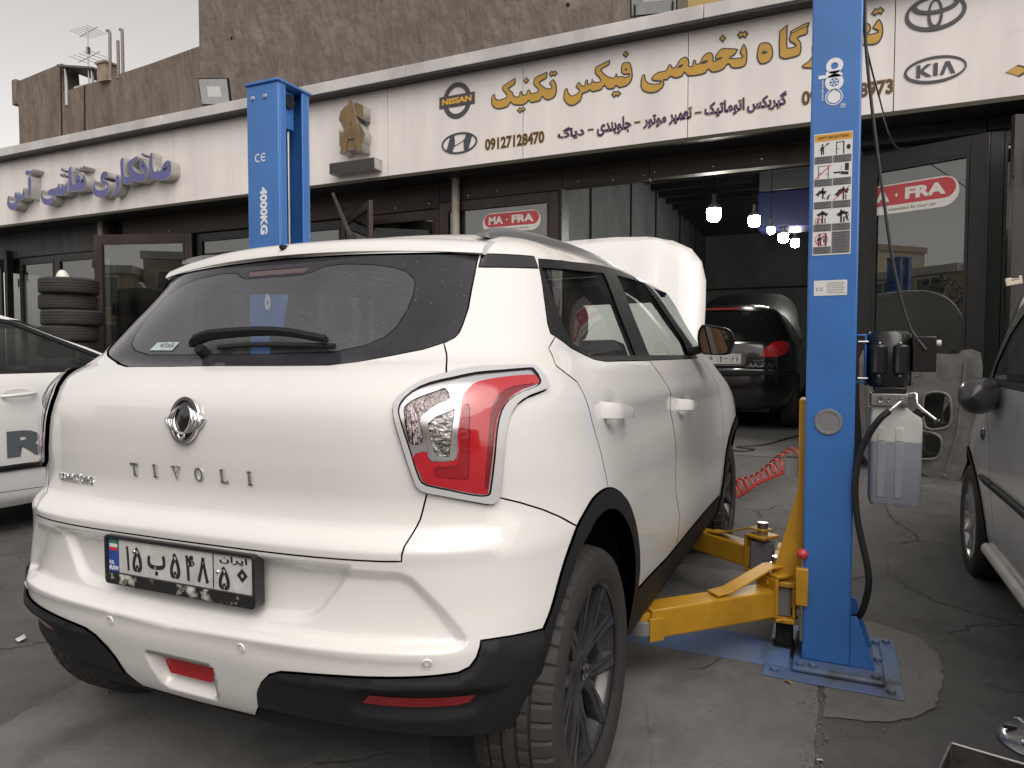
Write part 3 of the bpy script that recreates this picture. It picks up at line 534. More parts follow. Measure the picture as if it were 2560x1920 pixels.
tline('sign_lettering','small navy Persian line of services under the gold headline',[(fa('دیاگ'),-1.05,-.785,3.292,.115),('-',-.745,-.695,3.295,.011),(fa('جلوبندی'),-.655,-.33,3.296,.155),('-',-.295,-.245,3.303,.011),(fa('موتور'),-.212,-.005,3.292,.115),(fa('تعمیر'),.022,.222,3.302,.135),('-',.252,.305,3.312,.011),(fa('اتوماتیک'),.335,.67,3.318,.135),(fa('گیربکس'),.694,1.01,3.318,.145)],NAVY,TANK,.035,.06,3.3)
tline('sign_lettering','brown phone number beginning 0912 right of the slanted H emblem',[('09127128470',-1.838,-1.195,3.290,.115)],BRN,TANK,.03,.055,3.3)
tline('sign_lettering','brown phone number ending 8973, partly behind the blue column',[('09127128973',1.13,1.80,3.305,.115)],BRN,TANK,.03,.055,3.3)
tline('sign_lettering','gold number at the right edge of the white fascia',[('۰۹۱۲',2.55,3.35,3.30,.22)],GOLD,INKD,.03,.06,3.3)
# maker emblems
def emblem(label,x,z): 
    t=thing('brand_emblem',label,'emblem',(x,YF,z),group='maker emblems on the fascia'); bpy.context.view_layer.update(); return t
def es(b,name,mat,t,y): o=b.build(name,mat,t); setm(o,M3((1,0,0),(0,0,1),(0,-1,0),(0,y,0))); return o
n=emblem('dark round emblem with a gold NISSAN bar across it',-2.163,3.782)
es(MB().prism(ellipse(0,0,.165,.183,48),0,.006,holes=[ellipse(0,0,.118,.135,48)[::-1]]),'ring',SLATE,n,-.001); es(MB().prism([(-.207,-.058),(.207,-.058),(.207,.058),(-.207,.058)],0,.006),'bar',SLATE,n,-.003)
o=put('lettering',text_mesh('NISSAN',.345,.062,.003,.045),pm('emblem_gold',(.68,.40,.05),.4),n); setm(o,M3((1,0,0),(0,0,1),(0,-1,0),(0,-.0095,0)))
h=emblem('dark oval emblem with a slanted H beside a phone number',-2.138,3.346)
es(MB().prism(ellipse(0,0,.210,.108,56),0,.006,holes=[ellipse(0,0,.192,.090,56)[::-1]]),'ring',SLATE,h,-.001)
es(MB().prism([(-.150,-.062),(-.085,-.086),(-.062,-.030),(.0,.002),(.055,.020),(.052,-.03),(.06,-.088),(.105,-.078),(.150,.062),(.085,.086),(.062,.030),(0,-.002),(-.055,-.020),(-.052,.03),(-.06,.088),(-.105,.078)],0,.006),'slanted_letter',SLATE,h,-.001)
k=emblem('dark oval ring around KIA letters, right of the blue column',2.085,3.384)
es(MB().prism(ellipse(0,0,.211,.104,56),0,.006,holes=[ellipse(.004,.002,.195,.083,56)[::-1]]),'ring',SLATE,k,-.001)
es(MB().prism([(-.125,-.045),(-.098,-.045),(-.098,-.008),(-.055,-.045),(-.022,-.045),(-.080,.004),(-.025,.050),(-.058,.050),(-.098,.014),(-.098,.050),(-.125,.050)],0,.006),'letter',SLATE,k,-.001); es(MB().prism([(-.010,-.045),(.020,-.045),(.020,.050),(-.010,.050)],0,.006),'letter',SLATE,k,-.001); es(MB().prism([(.034,-.045),(.060,-.045),(.083,.022),(.108,-.045),(.136,-.045),(.098,.050),(.068,.050)],0,.006),'letter',SLATE,k,-.001)
y=emblem('dark emblem of three crossing ovals at the top right of the fascia',2.078,3.818)
es(MB().prism(ellipse(0,0,.207,.138,56),0,.006,holes=[ellipse(0,.006,.180,.112,56)[::-1]]),'ring',SLATE,y,-.001); es(MB().prism(ellipse(0,-.012,.052,.118,40),0,.006,holes=[ellipse(0,.0,.033,.092,40)[::-1]]),'ring',SLATE,y,-.0025); es(MB().prism(ellipse(0,.058,.158,.066,48),0,.006,holes=[ellipse(0,.066,.125,.046,48)[::-1]]),'ring',SLATE,y,-.004)
# raised purple channel letters
PUR=pm('letter_purple',(.11,.115,.30),.4,noise=.15,nscale=4); RET=pm('letter_return',(.56,.545,.52),.35,metal=.25,noise=.4,nscale=6)
for (lab,word) in zip(('raised purple Persian word nearest the blue column, silver sides','raised purple Persian word in the middle, silver sides','short raised purple Persian word at the far left, silver sides'),PURPLE_WORDS):
    t=thing('channel_letters',lab,'lettering',(word[0][0][0],YF,word[0][0][1]),group='purple channel letters'); bpy.context.view_layer.update()
    for q in word: P=catmull(q,3,True) if len(q)>4 else q; sheet(MB().prism(P,0,.136),'letter_side',RET,t,YF-.002); sheet(MB().prism(offset_poly(P,-.006),0,.003),'letter_face',PUR,t,YF-.1375)
    if word is PURPLE_WORDS[0]:
        for q in PURPLE_EYES[:2]: sheet(MB().prism(q,0,.002),'letter_eye',DARK,t,YF-.1402)
    if word is PURPLE_WORDS[1]:
        for q in PURPLE_EYES[2:]: sheet(MB().prism(q,0,.002),'letter_eye',DARK,t,YF-.1402)
# brown entwined S and A, and the unlit box under it
BRZ=pm('letter_bronze',(.24,.15,.055),.38,noise=1.,nscale=5,ncol=(.11,.075,.045),stretch=(1,1,.4))
t=thing('monogram_sign','bronze S and A letters entwined, standing off the fascia','sign',(-3.40,YF,3.645))
for s,w_,h_,d,off in (('S',.345,.50,.13,.055),('A',.30,.56,.145,.04)):
    o=put('letter_side',text_mesh(s,w_,h_,d-.004,off),RET,t); setm(o,M3((1,0,0),(0,0,1),(0,-1,0),(0,-.001,0))); o=put('letter_face',text_mesh(s,w_,h_,.005,off),BRZ,t); setm(o,M3((1,0,0),(0,0,1),(0,-1,0),(0,-d,0)))
t=thing('sign_box','dark unlit number box under the bronze monogram','sign',(-3.40,YF,3.222))
MB().b2((-.304,-.14,-.06),(.304,-.001,.06)).build('casing',RET,t,bevel=.003); MB().b2((-.300,-.1445,-.056),(.300,-.1405,.056)).build('display',pm('display_dark',(.035,.032,.034),.35),t)
o=put('lettering',text_mesh('0912729',.34,.065,.001,.02),pm('display_digit',(.055,.035,.035),.4),t); setm(o,M3((1,0,0),(0,0,1),(0,-1,0),(-.08,-.1450,-.005)))
# ---------------------------------------------------------------- workshop doors and windows
SHOPG=glass('shop_glass',(.55,.58,.56),0,2.1,dirt=.06,haze=(.35,.34,.32))
STICKR=pm('mafra_red',(.50,.06,.075),.4); STICKW=pm('mafra_white',(.72,.70,.66),.45); STICKG=pm('mafra_grey',(.12,.10,.10),.5)
def leaf(name,label,p0,p1,z0,z1,mat,fw=.085,bars=(),sticker=None,group='glazed metal doors of the workshops',top=.085,posts=(),pane=True,solid=0.):
    p0,p1=Vector(p0),Vector(p1); d=(p1-p0); L=d.length; a=math.atan2(d.y,d.x); t=thing(name,label,'door' if 'door' in name else 'window',(p0.x,p0.y,z0),(0,0,a),group); H=z1-z0; f=.045
    for nm,b in (('stile',((0,-f/2,0),(fw,f/2,H))),('stile',((L-fw,-f/2,0),(L,f/2,H))),('top_rail',((fw,-f/2,H-top),(L-fw,f/2,H))),('bottom_rail',((fw,-f/2,0),(L-fw,f/2,.12+solid)))): MB().b2(*b).build(nm,mat,t,bevel=.004)
    e=.022
    for b in (((fw,-f/2-.006,.12+solid),(fw+e,-f/2+.004,H-top)),((L-fw-e,-f/2-.006,.12+solid),(L-fw,-f/2+.004,H-top)),((fw+e,-f/2-.006,H-top-e),(L-fw-e,-f/2+.004,H-top))): MB().b2(*b).build('glazing_bead',mat,t)
    for zb in bars: MB().b2((fw,-f/2,zb-z0-.03),(L-fw,f/2,zb-z0+.03)).build('cross_rail',mat,t,bevel=.003)
    for xb in posts: MB().b2((xb-.03,-f/2,.12),(xb+.03,f/2,H-top)).build('mullion',mat,t,bevel=.003)
    zs=[.12+solid]+[z-z0 for z in bars]+[H-top]
    if pane:
        for za,zb in zip(zs,zs[1:]): MB().b2((fw+.004,-.004,za),(L-fw-.004,.002,zb)).build('pane',SHOPG,t)
    for zh in (.35,H-.45): MB().cyl((-.008,-f/2-.010,zh),(-.008,-f/2-.010,zh+.13),.012,n=10).build('hinge',mat,t)
    if sticker:
        xc,zc,w_=sticker; k=w_/.80; s=bpy.data.objects.new('sticker',None); link(s,t); setm(s,FACE(xc,-.006,zc-z0)); 
        MB().prism([(x,y-.022*k) for x,y in rrect(.80*k,.245*k,.12*k,8)],0,.0012).build('sticker_backing',STICKW,s)
        MB().prism([(x,y+.008*k) for x,y in rrect(.75*k,.165*k,.082*k,8)],.0012,.0018).build('sticker_field',STICKR,s)
        for s_,x_,w__ in (('MA',-.215*k,.20*k),('FRA',.155*k,.30*k)): put('lettering',text_mesh(s_,w__,.098*k,.0006,.05),STICKW,s,(x_,.008*k,.0018))
        MB().prism([(-.060*k+r_*k*math.cos(R(45*i)),.006*k+r_*k*math.sin(R(45*i))) for i,r_ in enumerate([.020,.007]*4)],.0018,.0024).build('lettering',STICKW,s)
        put('lettering',text_mesh('cosmetics for your car',.36*k,.036*k,.0006,.012,shear=.25),STICKG,s,(.06*k,-.112*k,.0012))
    return t
bz=lambda y:gz(0,y)+.02
leaf('glazed_door','brown framed door with the smaller red MA FRA sticker, left of the bay',(-2.606,5.10),(-1.20,5.10),bz(5.1),2.85,FRAMEB,.095,sticker=(.875,2.600,.68))
leaf('glazed_window','brown framed shop window with a dark beam behind, left of the sticker door',(-3.60,5.12),(-2.62,5.12),bz(5.1),2.79,FRAMEB,.06)
leaf('glazed_door','narrow brown door standing open above the SUV roof',(-3.06,4.44),(-3.90,5.12),bz(4.8),2.80,FRAMEB,.085)
leaf('glazed_door','dark glazed door at the back of the opening behind the far column',(-5.05,5.16),(-3.95,5.16),bz(5.1),2.79,FRAMEK,.07,bars=(2.35,))
leaf('glazed_door','dark glazed door left of the far blue column',(-6.42,5.16),(-5.08,5.16),bz(5.1),2.79,FRAMEK,.07,bars=(2.45,))
leaf('glazed_door','brown door standing ajar beside the tyre stack, window reflecting the street',(-7.82,4.66),(-6.45,5.09),bz(4.9),2.80,FRAMEB,.105,top=.11)
leaf('glazed_window','shop window with a blue poster behind the tyre stack',(-9.35,5.12),(-8.0,5.12),bz(5.1),2.68,FRAMEK,.07)
leaf('glazed_door','dark door turned inwards at the far left edge',(-10.42,4.98),(-10.75,5.90),bz(5.1),2.80,FRAMEK,.10)
leaf('glazed_window','shop window left of the tyre stack, at the frame edge',(-12.3,5.12),(-10.75,5.12),bz(5.1),2.55,FRAMEK,.08)
leaf('glazed_window','shop window between the poster window and the inward door',(-10.30,5.14),(-9.38,5.14),bz(5.1),2.68,FRAMEK,.06)
leaf('glazed_door','black framed door with the larger MA FRA sticker, right of the blue column',(1.585,5.13),(2.475,4.775),bz(4.95),2.875,FRAMEK,.13,sticker=(.36,2.50,.80),top=.14)
leaf('glazed_door','black door with a steel bolt at the right edge, behind the silver car',(2.56,4.47),(3.68,4.95),bz(4.7),2.90,FRAMEK,.13,solid=.5)
leaf('glazed_door','black door leaf folded behind the sticker door on the right',(2.50,4.98),(3.70,5.20),bz(5.1),2.93,FRAMEK,.10)
t=thing('poster','blue poster with red lettering behind the shop window','poster',(-8.72,5.17,2.30)); MB().b2((-.33,0,-.20),(.33,.006,.18)).build('poster_sheet',pm('poster_blue',(.06,.13,.20),.5),t); o=put('lettering',text_mesh('TUNING',.34,.13,.001,.03),pm('poster_red',(.30,.07,.06),.5),t); setm(o,FACE(-.05,-.001,.0))
t=thing('door_bolt','steel sliding bolt at the top of the right-hand black door','bolt',(2.70,4.50,2.55)); M=Matrix.Rotation(math.atan2(.48,1.12),4,'Z')
b=MB(); b.box((0,-.03,0),(.05,.012,.30),M=M.to_3x3()); b.box((0,-.045,0),(.02,.02,.24),M=M.to_3x3()); b.build('bolt_plate',FRAMEK,t,bevel=.002); MB().cyl((0,-.06,-.06),(.06,-.06,-.06),.007,n=8).build('bolt_handle',STEEL,t)
t=thing('padlock','cream block padlock hanging on the black door above the silver car','padlock',(2.575,4.40,1.70)); b=MB().prism([(-.048,-.032),(.052,-.028),(.050,.030),(.034,.030),(.032,.004),(-.012,.000),(-.012,.026),(-.048,.024)],0,.030); o=b.build('lock_body',pm('lock_cream',(.62,.55,.45),.4),t,bevel=.003); setm(o,FACE(0,0,0)@Matrix.Rotation(R(8),4,'Z')); MB().cyl((-.014,-.014,.012),(.034,-.014,.014),.005,n=10).build('lock_bar',STEEL,t)
# ---------------------------------------------------------------- houses above and behind the workshops
PLAS=pm('plaster_grey',(.190,.160,.140),.92,noise=1.,nscale=1.6,ncol=(.125,.105,.092),stretch=(1.6,1.6,.8),bump=.06,bscale=5,stain=((.22,.19,.165),1.8,.58),detail=12)
PLAS2=pm('plaster_brown',(.215,.172,.142),.92,noise=1.,nscale=1.6,ncol=(.12,.095,.078),stretch=(1.8,1.8,.6),bump=.06,bscale=5,detail=12)
t=thing('plaster_building','tall windowless building of rough grey plaster behind the fascia','building',(-5.2,7.5,4.05)); MB().b2((-3.78,0,.005),(3.84,7,7)).build('wall',PLAS,t); MB().b2((-3.84,-.04,7),(3.9,7.05,7.15)).build('parapet',PLAS,t)
for x,z in ((1.62,1.32),(-3.0,2.6),(3.2,1.9)): MB().lathe([(0,.004),(.03,.004),(.034,0)],8,FACE(x,-.001,z)).build('wall_hole',DARK,t)
dx,dy=-math.cos(R(5.7)),math.sin(R(5.7)); o=(-8.98,7.52)
t=thing('plaster_wing','lower brown plaster wall with rooftop pipes at the left','building',(o[0],o[1],4.05),(0,0,math.pi-R(5.7)))
# local x runs left along the wall, local -y is its back
MB().prism(catmull([(0,.005),(6.42,.005),(6.42,3.24),(4.60,3.26),(4.54,2.66),(3.1,2.63),(1.5,2.61),(0,2.62)],1,True),0,.35,M3((1,0,0),(0,0,1),(0,-1,0),(0,0,0))).build('wall',PLAS2,t); MB().b2((6.40,-.30,2.72),(6.58,.06,3.28)).build('parapet_end',PLAS2,t,bevel=.02)
for x,z0 in ((3.72,2.63),(4.60,3.2)): MB().tube([(x,.012,z0),(x+.03,.012,1.5),(x-.02,.012,-.2)],.014,6).build('wall_crack',DARK,t)
r=thing('roof_shelter','small rooftop shelter over a white water tank','shelter',(-12.95,8.3,6.6)); MB().box((0,0,.50),(1.15,.9,.04),M=Matrix.Rotation(R(12),3,'Y')).build('shelter_roof',pm('shelter_grey',(.10,.10,.10),.7),r); 
for x in (-.42,.42): MB().cyl((x,-.35,-.2),(x,-.35,.5+(-.09 if x>0 else .09)),.03,n=8).build('shelter_post',STEEL,r)
MB().b2((-.35,-.25,-.2),(.28,.3,.22)).build('water_tank',pm('tank_white',(.62,.62,.60),.5),r,bevel=.03); MB().b2((.42,.0,-.3),(1.0,.5,.12)).build('block_wall',pm('block_orange',(.42,.27,.15),.8,noise=.3),r)
c=thing('chimney','short square rooftop chimney beside the vent pipes','chimney',(-11.93,7.85,6.6)); MB().b2((-.13,-.13,0),(.13,.13,.34)).build('shaft',pm('chimney_tan',(.33,.27,.20),.8,noise=.3),c); MB().b2((-.16,-.16,.34),(.16,.16,.38)).build('cap',MAT['chimney_tan'],c)
VP=pm('vent_pipe',(.22,.19,.17),.6)
for x,h,l in ((-11.78,.98,'bent rooftop vent pipe nearest the chimney'),(-11.53,.74,'short straight rooftop vent pipe between two taller ones'),(-11.40,.93,'slanting rooftop vent pipe nearest the tall building')):
    b=MB().tube([(0,0,0),(0.02 if x<-11.7 else 0,0,h*.95),(-.01,0,h),(-.06,0,h+.01)] if h>.8 else [(0,0,0),(0,0,h)],.030,10); p=thing('vent_pipe',l,'pipe',(x,7.80,6.6),group='vent pipes on the roof'); b.build('pipe',VP,p,smooth=50); MB().lathe([(.03,0),(.05,0),(.05,.03),(.03,.03)],12).build('pipe_collar',VP,p)
a=thing('tv_antenna','thin television antenna on a mast above the shelter','antenna',(-12.60,7.92,6.9)); MB().cyl((0,0,-.3),(0,0,.95),.014,n=8).build('mast',STEEL,a); 
for z,l,n in ((.80,.5,6),(.30,.6,5)):
    MB().cyl((-l*.5,0,z),(l*.6,0,z+.10),.008,n=6).build('boom',STEEL,a)
    for k in range(n): x=-l*.5+l*1.05*k/(n-1); MB().cyl((x,-.22,z+.05),(x,.22,z+.05),.005,n=6).build('element',STEEL,a)
MB().b2((-.03,-.03,.42),(.03,.03,.55)).build('junction_box',STEEL,a)
YB=pm('yellow_brick',(.55,.42,.18),.85,noise=.2,nscale=3)
t=thing('yellow_building','pale yellow building glimpsed behind the second floodlight','building',(2.2,12.5,4.05)); MB().b2((-4.6,0,.005),(4.0,6,9)).build('wall',YB,t)
for x in (-2.4,-1.2,0,1.2): MB().b2((x,-.03,.5),(x+.25,-.001,8)).build('pilaster',pm('pilaster_brown',(.30,.17,.09),.8),t)
# ---------------------------------------------------------------- the other side of the street, seen in the panes and the paint
def house(label,x0,x1,y,h,mat,rows,cols,trim,dp=8):
    t=thing('street_house',label,'building',((x0+x1)/2,y,0),group='houses across the street'); w=(x1-x0)/2; MB().b2((-w,-dp,0),(w,0,h)).build('wall',mat,t); MB().b2((-w-.1,-dp-.1,h),(w+.1,.12,h+.35)).build('parapet',trim,t)
    for r in range(rows):
        for c in range(cols):
            x=-w+(c+.5)*2*w/cols; z=1.1+r*(h-.6)/rows; f=MB().prism(rrect(1.5,1.5,.02),0,.06,M3((-1,0,0),(0,0,1),(0,1,0),(x,0,z+.75)),holes=[rrect(1.34,1.34,.02)[::-1]]).build('window',trim,t); MB().b2((x-.67,-.02,z+.08),(x+.67,.02,z+1.42)).build('pane',pm('far_pane',(.05,.06,.07),.1),f); MB().b2((x-.03,.021,z+.08),(x+.03,.05,z+1.42)).build('glazing_bar',trim,f)
    return t
OR=pm('brick_orange',(.50,.26,.115),.85,noise=.25,nscale=2); TAN=pm('brick_tan',(.52,.38,.23),.85,noise=.25,nscale=2); CRM=pm('render_cream',(.55,.47,.36),.85,noise=.25,nscale=2); TRW=pm('trim_white',(.6,.58,.54),.6); TRD=pm('trim_tan',(.36,.28,.20),.7)
house('orange brick house with white windows, third from the left across the street',-7,1.5,-19,5.2,OR,2,3,TRW); house('tall orange house across the street on the right',1.6,9,-21,6.6,OR,2,3,TRD); house('cream house across the street, left of the orange ones',-15,-7.2,-20,5.6,CRM,2,3,TRW); house('tan brick house across the street at the far left',-25,-15.2,-19,4.8,TAN,2,4,TRW); house('tan house across the street at the far right',9.2,18,-19.5,5.2,TAN,2,3,TRW); house('tall cream block at the end of the street on the left',-40,-25.4,-22,7.5,CRM,2,5,TRD); house('orange block at the end of the street on the right',18.3,32,-20,6.2,OR,2,5,TRW)
LEAF=pm('leaf_green',(.055,.085,.035),.7,noise=.4,nscale=3); BARK=pm('bark',(.09,.065,.045),.9)
def tree(label,x,y,h,rad):
    t=thing('street_tree',label,'tree',(x,y,0),group='trees across the street'); MB().tube([(0,0,0),(.05,.02,h*.3),(-.03,0,h*.55),(0,0,h*.8)],[.14,.11,.07,.03],8).build('trunk',BARK,t); b=MB()
    for k in range(900):
        u=random.gauss(0,1),random.gauss(0,1),random.gauss(0,1); l=math.sqrt(sum(q*q for q in u)); r=rad*random.random()**.4; c=Vector((u[0]/l*r,u[1]/l*r,h*.66+u[2]/l*r*1.25)); n=Vector((random.gauss(0,1),random.gauss(0,1),random.gauss(0,1))).normalized(); a=n.orthogonal().normalized()*random.uniform(.06,.16); d=n.cross(a)*.7; b.add([c-a,c+d*.6,c+a,c-d*.6],[(0,1,2,3)])
    b.build('crown',LEAF,t)
for i,(x,y,h,r,l) in enumerate(((-4,-14,3.6,1.1,'tree across the street before the orange house, left'),(-1.2,-14.5,3.2,1.0,'smaller tree beside it before the orange house'),(5,-14.5,4.0,1.2,'tree before the tall orange house on the right'),(-12,-14,3.9,1.2,'tree across the street before the cream house'))): tree(l,x,y,h,r)
PAV=pm('paving_grey',(.22,.21,.20),.9,noise=.3,nscale=4); tag(MB().b2((-60,-18.9,-.1),(60,-13,.12)).build('pavement',PAV),kind='structure')
# ---------------------------------------------------------------- the white SUV on the lift
def build_suv():
    sm=smooth01
    ROWS=[(.20,.20,.80,-.36,3.25),(.26,.26,.845,-.44,3.30),(.32,.32,.872,-.495,3.34),(.40,.40,.888,-.528,3.37),(.48,.48,.896,-.548,3.38),(.52,.52,.897,-.550,3.38),
    (.56,.56,.896,-.542,3.38),(.62,.62,.892,-.533,3.37),(.70,.70,.886,-.530,3.36),(.735,.735,.884,-.533,3.36),(.745,.745,.883,-.529,3.36),(.782,.782,.881,-.494,3.34),(.83,.83,.878,-.486,3.32),
    (.90,.90,.874,-.492,3.25),(.98,.98,.866,-.494,3.10),(1.03,1.03,.857,-.488,2.85),(1.07,1.07,.846,-.470,2.55),(1.10,1.10,.833,-.442,2.38),(1.13,1.13,.816,-.398,2.30),(1.15,1.15,.803,-.358,2.25),
    (1.20,1.20,.786,-.322,2.15),(1.30,1.30,.752,-.252,1.95),(1.40,1.40,.714,-.172,1.82),(1.44,1.44,.694,-.137,1.74),
    (1.50,1.476,.652,-.08,1.64),(1.56,1.496,.595,-.03,1.57),(1.64,1.507,.51,.03,1.5),(1.80,1.514,.33,.18,1.3),(2.1,1.516,.02,.48,.9)]
    def lift(v,y): return .028*sm((v-1.15)/.35)*sm((y+.05)/.9)*(1-.12*sm((y-1.1)/.6))
    def sy(h): return list(h)+[(-a,v) for a,v in h[::-1]]     # close a right half over the centre line
    RIN=sy([(0,.700),(.56,.696),(.598,.695),(.622,.685),(.639,.669),(.682,.623),(.725,.571),(.738,.552),(.735,.540),(.717,.532),(.685,.529),(.566,.530),(.3,.522),(0,.510)])
    PREC=sy([(0,.705),(.49,.705),(.481,.68),(.432,.621),(.405,.592),(.377,.574),(.348,.566),(.2,.560),(0,.555)])
    FOGP=sy([(0,.425),(.106,.423),(.100,.352),(.075,.332),(0,.328)])
    FOGP=[(.112,.425),(.092,.345),(.075,.332),(-.075,.332),(-.092,.345),(-.112,.425)][::-1]
    LEDG=sy([(0,.556),(.3,.558),(.56,.558),(.70,.553),(.742,.552),(.735,.535),(.69,.530),(.56,.529),(.3,.521),(0,.511)])
    BLK=[(.912,.541),(.859,.544),(.804,.547),(.763,.548),(.762,.535),(.755,.514),(.741,.496),(.717,.486),(.661,.482),(.565,.477),(.465,.471),(.365,.463),(.318,.458),(.284,.444),(.254,.416),(.235,.388),(.225,.345),(.352,.345),(.552,.344),(.723,.328),(.802,.319),(.852,.326),(.878,.362),(.903,.405),(.921,.474),(.951,.558)]
    REFL=[(.507,.405),(.525,.427),(.71,.427),(.753,.426),(.738,.408),(.704,.404),(.632,.403),(.557,.403)]
    def relief(a,v,p):
        y=p[...,1];z=p[...,2];b=np.abs(a);side=sm((b-.75)/.45)
        fl=.028*np.exp(-(y/.42)**2-((z-.72)/.26)**2)+.045*np.exp(-((y-2.62)/.5)**2-((z-.80)/.26)**2)
        con=-.012*np.exp(-((y-1.3)/.75)**2-((z-.62)/.14)**2)
        # shoulder crease that runs from the lamp into the doors, and the scoop under it
        cr=.010*sm((y+.2)/.5)*(1-sm((y-1.9)/.5))*np.exp(-((z-(1.03-.02*y))/.035)**2)-.008*np.exp(-((y-.75)/.6)**2-((z-.93)/.06)**2)
        hd=-.020*(np.exp(-((y-.205)/.055)**2-((z-.985)/.03)**2)+np.exp(-((y-1.26)/.07)**2-((z-.932)/.03)**2))
        h=side*(fl+con+cr+hd)
        sel=(b<.85)&(v<.76)
        if np.any(sel):
            aa=np.where(sel,a,5.); 
            h=h-.022*sm((sdf(aa,v,RIN)+.004)/.030)-.020*sm((sdf(aa,v,PREC)+.004)/.028)
            h=h-.050*sm((sdf(aa,v,FOGP)+.002)/.008)+.008*np.exp(-((v-.53)/.02)**2)*sm((.72-b)/.1)
            rr=sdf(b,v,REFL); h=h-.010*sm((rr+.030)/.022)*(v<.47)
            bk=sdf(b,v,BLK); h=h+np.where(bk>0,.010*sm(bk/.02)*sm((v-.425)/.03),0)
        return h
    S=Shell(ROWS,.25,2.25,relief=relief,lift=lift,nv=hermite([.2,1.12,1.2,1.4,2.1],[4,4,3.5,2.7,2.5]))
    root=thing('suv','white hatchback SUV with its bonnet raised, rear towards the viewer','car',(.014,-.025,.004),(0,R(-.72),R(.47)))
    GL=sy([(0,1.136),(.19,1.135),(.376,1.135),(.456,1.143),(.549,1.157),(.628,1.170),(.687,1.186),(.712,1.197),(.725,1.209),(.737,1.231),(.756,1.273),(.778,1.355),(.789,1.40),(.797,1.424),(.598,1.428),(.391,1.434),(0,1.440)])
    FR=sy([(0,1.383),(.228,1.383),(.275,1.390),(.318,1.405),(.40,1.408),(.50,1.402),(.568,1.390),(.605,1.376),(.624,1.355),(.627,1.339),(.619,1.306),(.60,1.269),(.568,1.228),(.531,1.202),(.476,1.183),(.378,1.169),(.2,1.168),(0,1.168)])
    BRK=[(-.25,1.407),(-.234,1.391),(.228,1.391),(.25,1.407)]
    LAMP=[(.584,1.036),(.586,1.05),(.598,1.065),(.624,1.083),(.655,1.098),(.697,1.11),(.753,1.121),(.816,1.124),(.923,1.124),(.944,1.119),(.969,1.099),(.981,1.078),(.971,1.069),(.943,1.063),(.903,1.055),(.869,1.04),(.847,1.017),(.834,.989),(.826,.962),(.817,.92),(.806,.862),(.8,.839),(.787,.827),(.772,.827),(.74,.835),(.679,.85),(.643,.858),(.627,.867),(.619,.882),(.606,.931),(.594,.983),(.586,1.016)]
    GATE=sy([(0,.716),(.30,.717),(.562,.718),(.604,.719),(.609,.75),(.616,.775),(.627,.80),(.637,.836),(.645,.859),(.70,.95),(.72,1.05),(.696,1.112),(.687,1.143),(.683,1.187),(.6,1.25),(0,1.30)])
    BUMP=sy([(0,.716),(.30,.717),(.562,.718),(.604,.719),(.609,.75),(.616,.775),(.627,.80),(.637,.836),(.645,.859),(.679,.85),(.74,.835),(.797,.841),(.853,.823),(.916,.799),(.992,.764),(1.037,.744),(1.10,.744),(1.1,.30),(.79,.28),(.225,.305),(0,.296)])
    DLO=[(1.032,1.39),(1.044,1.418),(1.54,1.428),(2.108,1.451),(2.5,1.460),(2.80,1.452),(2.96,1.425),(3.06,1.36),(3.17,1.27),(3.20,1.20),(3.10,1.137),(2.946,1.135),(2.057,1.133),(1.492,1.133),(1.385,1.14),(1.175,1.172),(1.037,1.21),(1.027,1.236),(1.026,1.307)]
    GR=[(1.047,1.394),(1.492,1.403),(1.966,1.416),(1.95,1.369),(1.905,1.152),(1.38,1.15),(1.287,1.163),(1.191,1.188),(1.146,1.223),(1.09,1.309)]
    GF=[(2.20,1.424),(2.60,1.434),(2.79,1.430),(2.876,1.369),(2.99,1.292),(3.02,1.22),(2.93,1.155),(2.884,1.153),(2.116,1.152)]
    CST=[(.807,1.424),(1.022,1.424),(1.027,1.392),(.793,1.386)]
    AIN=[(.951,.558),(1.027,.673),(1.084,.721),(1.135,.747),(1.197,.751),(1.277,.732),(1.346,.695),(1.41,.644),(1.456,.573),(1.475,.47),(1.475,.21),(.84,.21),(.852,.326),(.878,.362),(.903,.405),(.921,.474)]
    AOUT=[(.912,.54),(.936,.58),(.967,.644),(1.0,.697),(1.037,.742),(1.089,.786),(1.143,.802),(1.21,.803),(1.291,.785),(1.373,.748),(1.439,.702),(1.494,.642),(1.524,.576),(1.536,.50),(1.53,.435),(1.50,.26),(.9,.26)]
    def arch(r,n=18):
        o=[]
        for k in range(n+1):
            t=math.pi*k/n; y=2.6-r*math.cos(t); z=.36+r*math.sin(t); o.append((a_at(S,y,z,2.6,S.amax-.3),z))
        return [(o[0][0],.21)]+o+[(o[-1][0],.21)]
    FIN,FOUT=arch(.372),arch(.425)
    RD=[(1.020,1.17),(1.037,1.151),(1.042,1.139),(1.048,1.125),(1.142,1.082),(1.155,1.058),(1.177,.98),(1.2,.909),(1.215,.800),(1.30,.70),(1.50,.50),(1.53,.438),(2.0,.412),(2.179,.411),(2.225,.516),(2.202,.613),(2.223,.768),(2.194,.907),(2.168,.999),(2.112,1.067),(2.053,1.128),(2.03,1.2),(1.2,1.3)]
    FD=[(2.057,1.20),(2.057,1.128),(2.116,1.067),(2.172,.999),(2.198,.907),(2.227,.768),(2.206,.613),(2.229,.516),(2.183,.411),(2.8,.410),(3.28,.404),(3.37,.6),(3.361,.874),(3.31,1.0),(3.21,1.113),(3.18,1.2)]
    AIN=[(p[0],p[1]) for p in catmull(AIN[:10],3)]+AIN[10:]; AOUT=[(p[0],p[1]) for p in catmull(AOUT[:14],3)]+AOUT[14:]
    SILL=[(1.46,.438),(1.53,.437),(2.0,.411),(2.8,.409),(3.30,.403),(3.36,.27),(1.46,.27)]
    def floor_(): return [(-.225,.345),(.225,.345)]
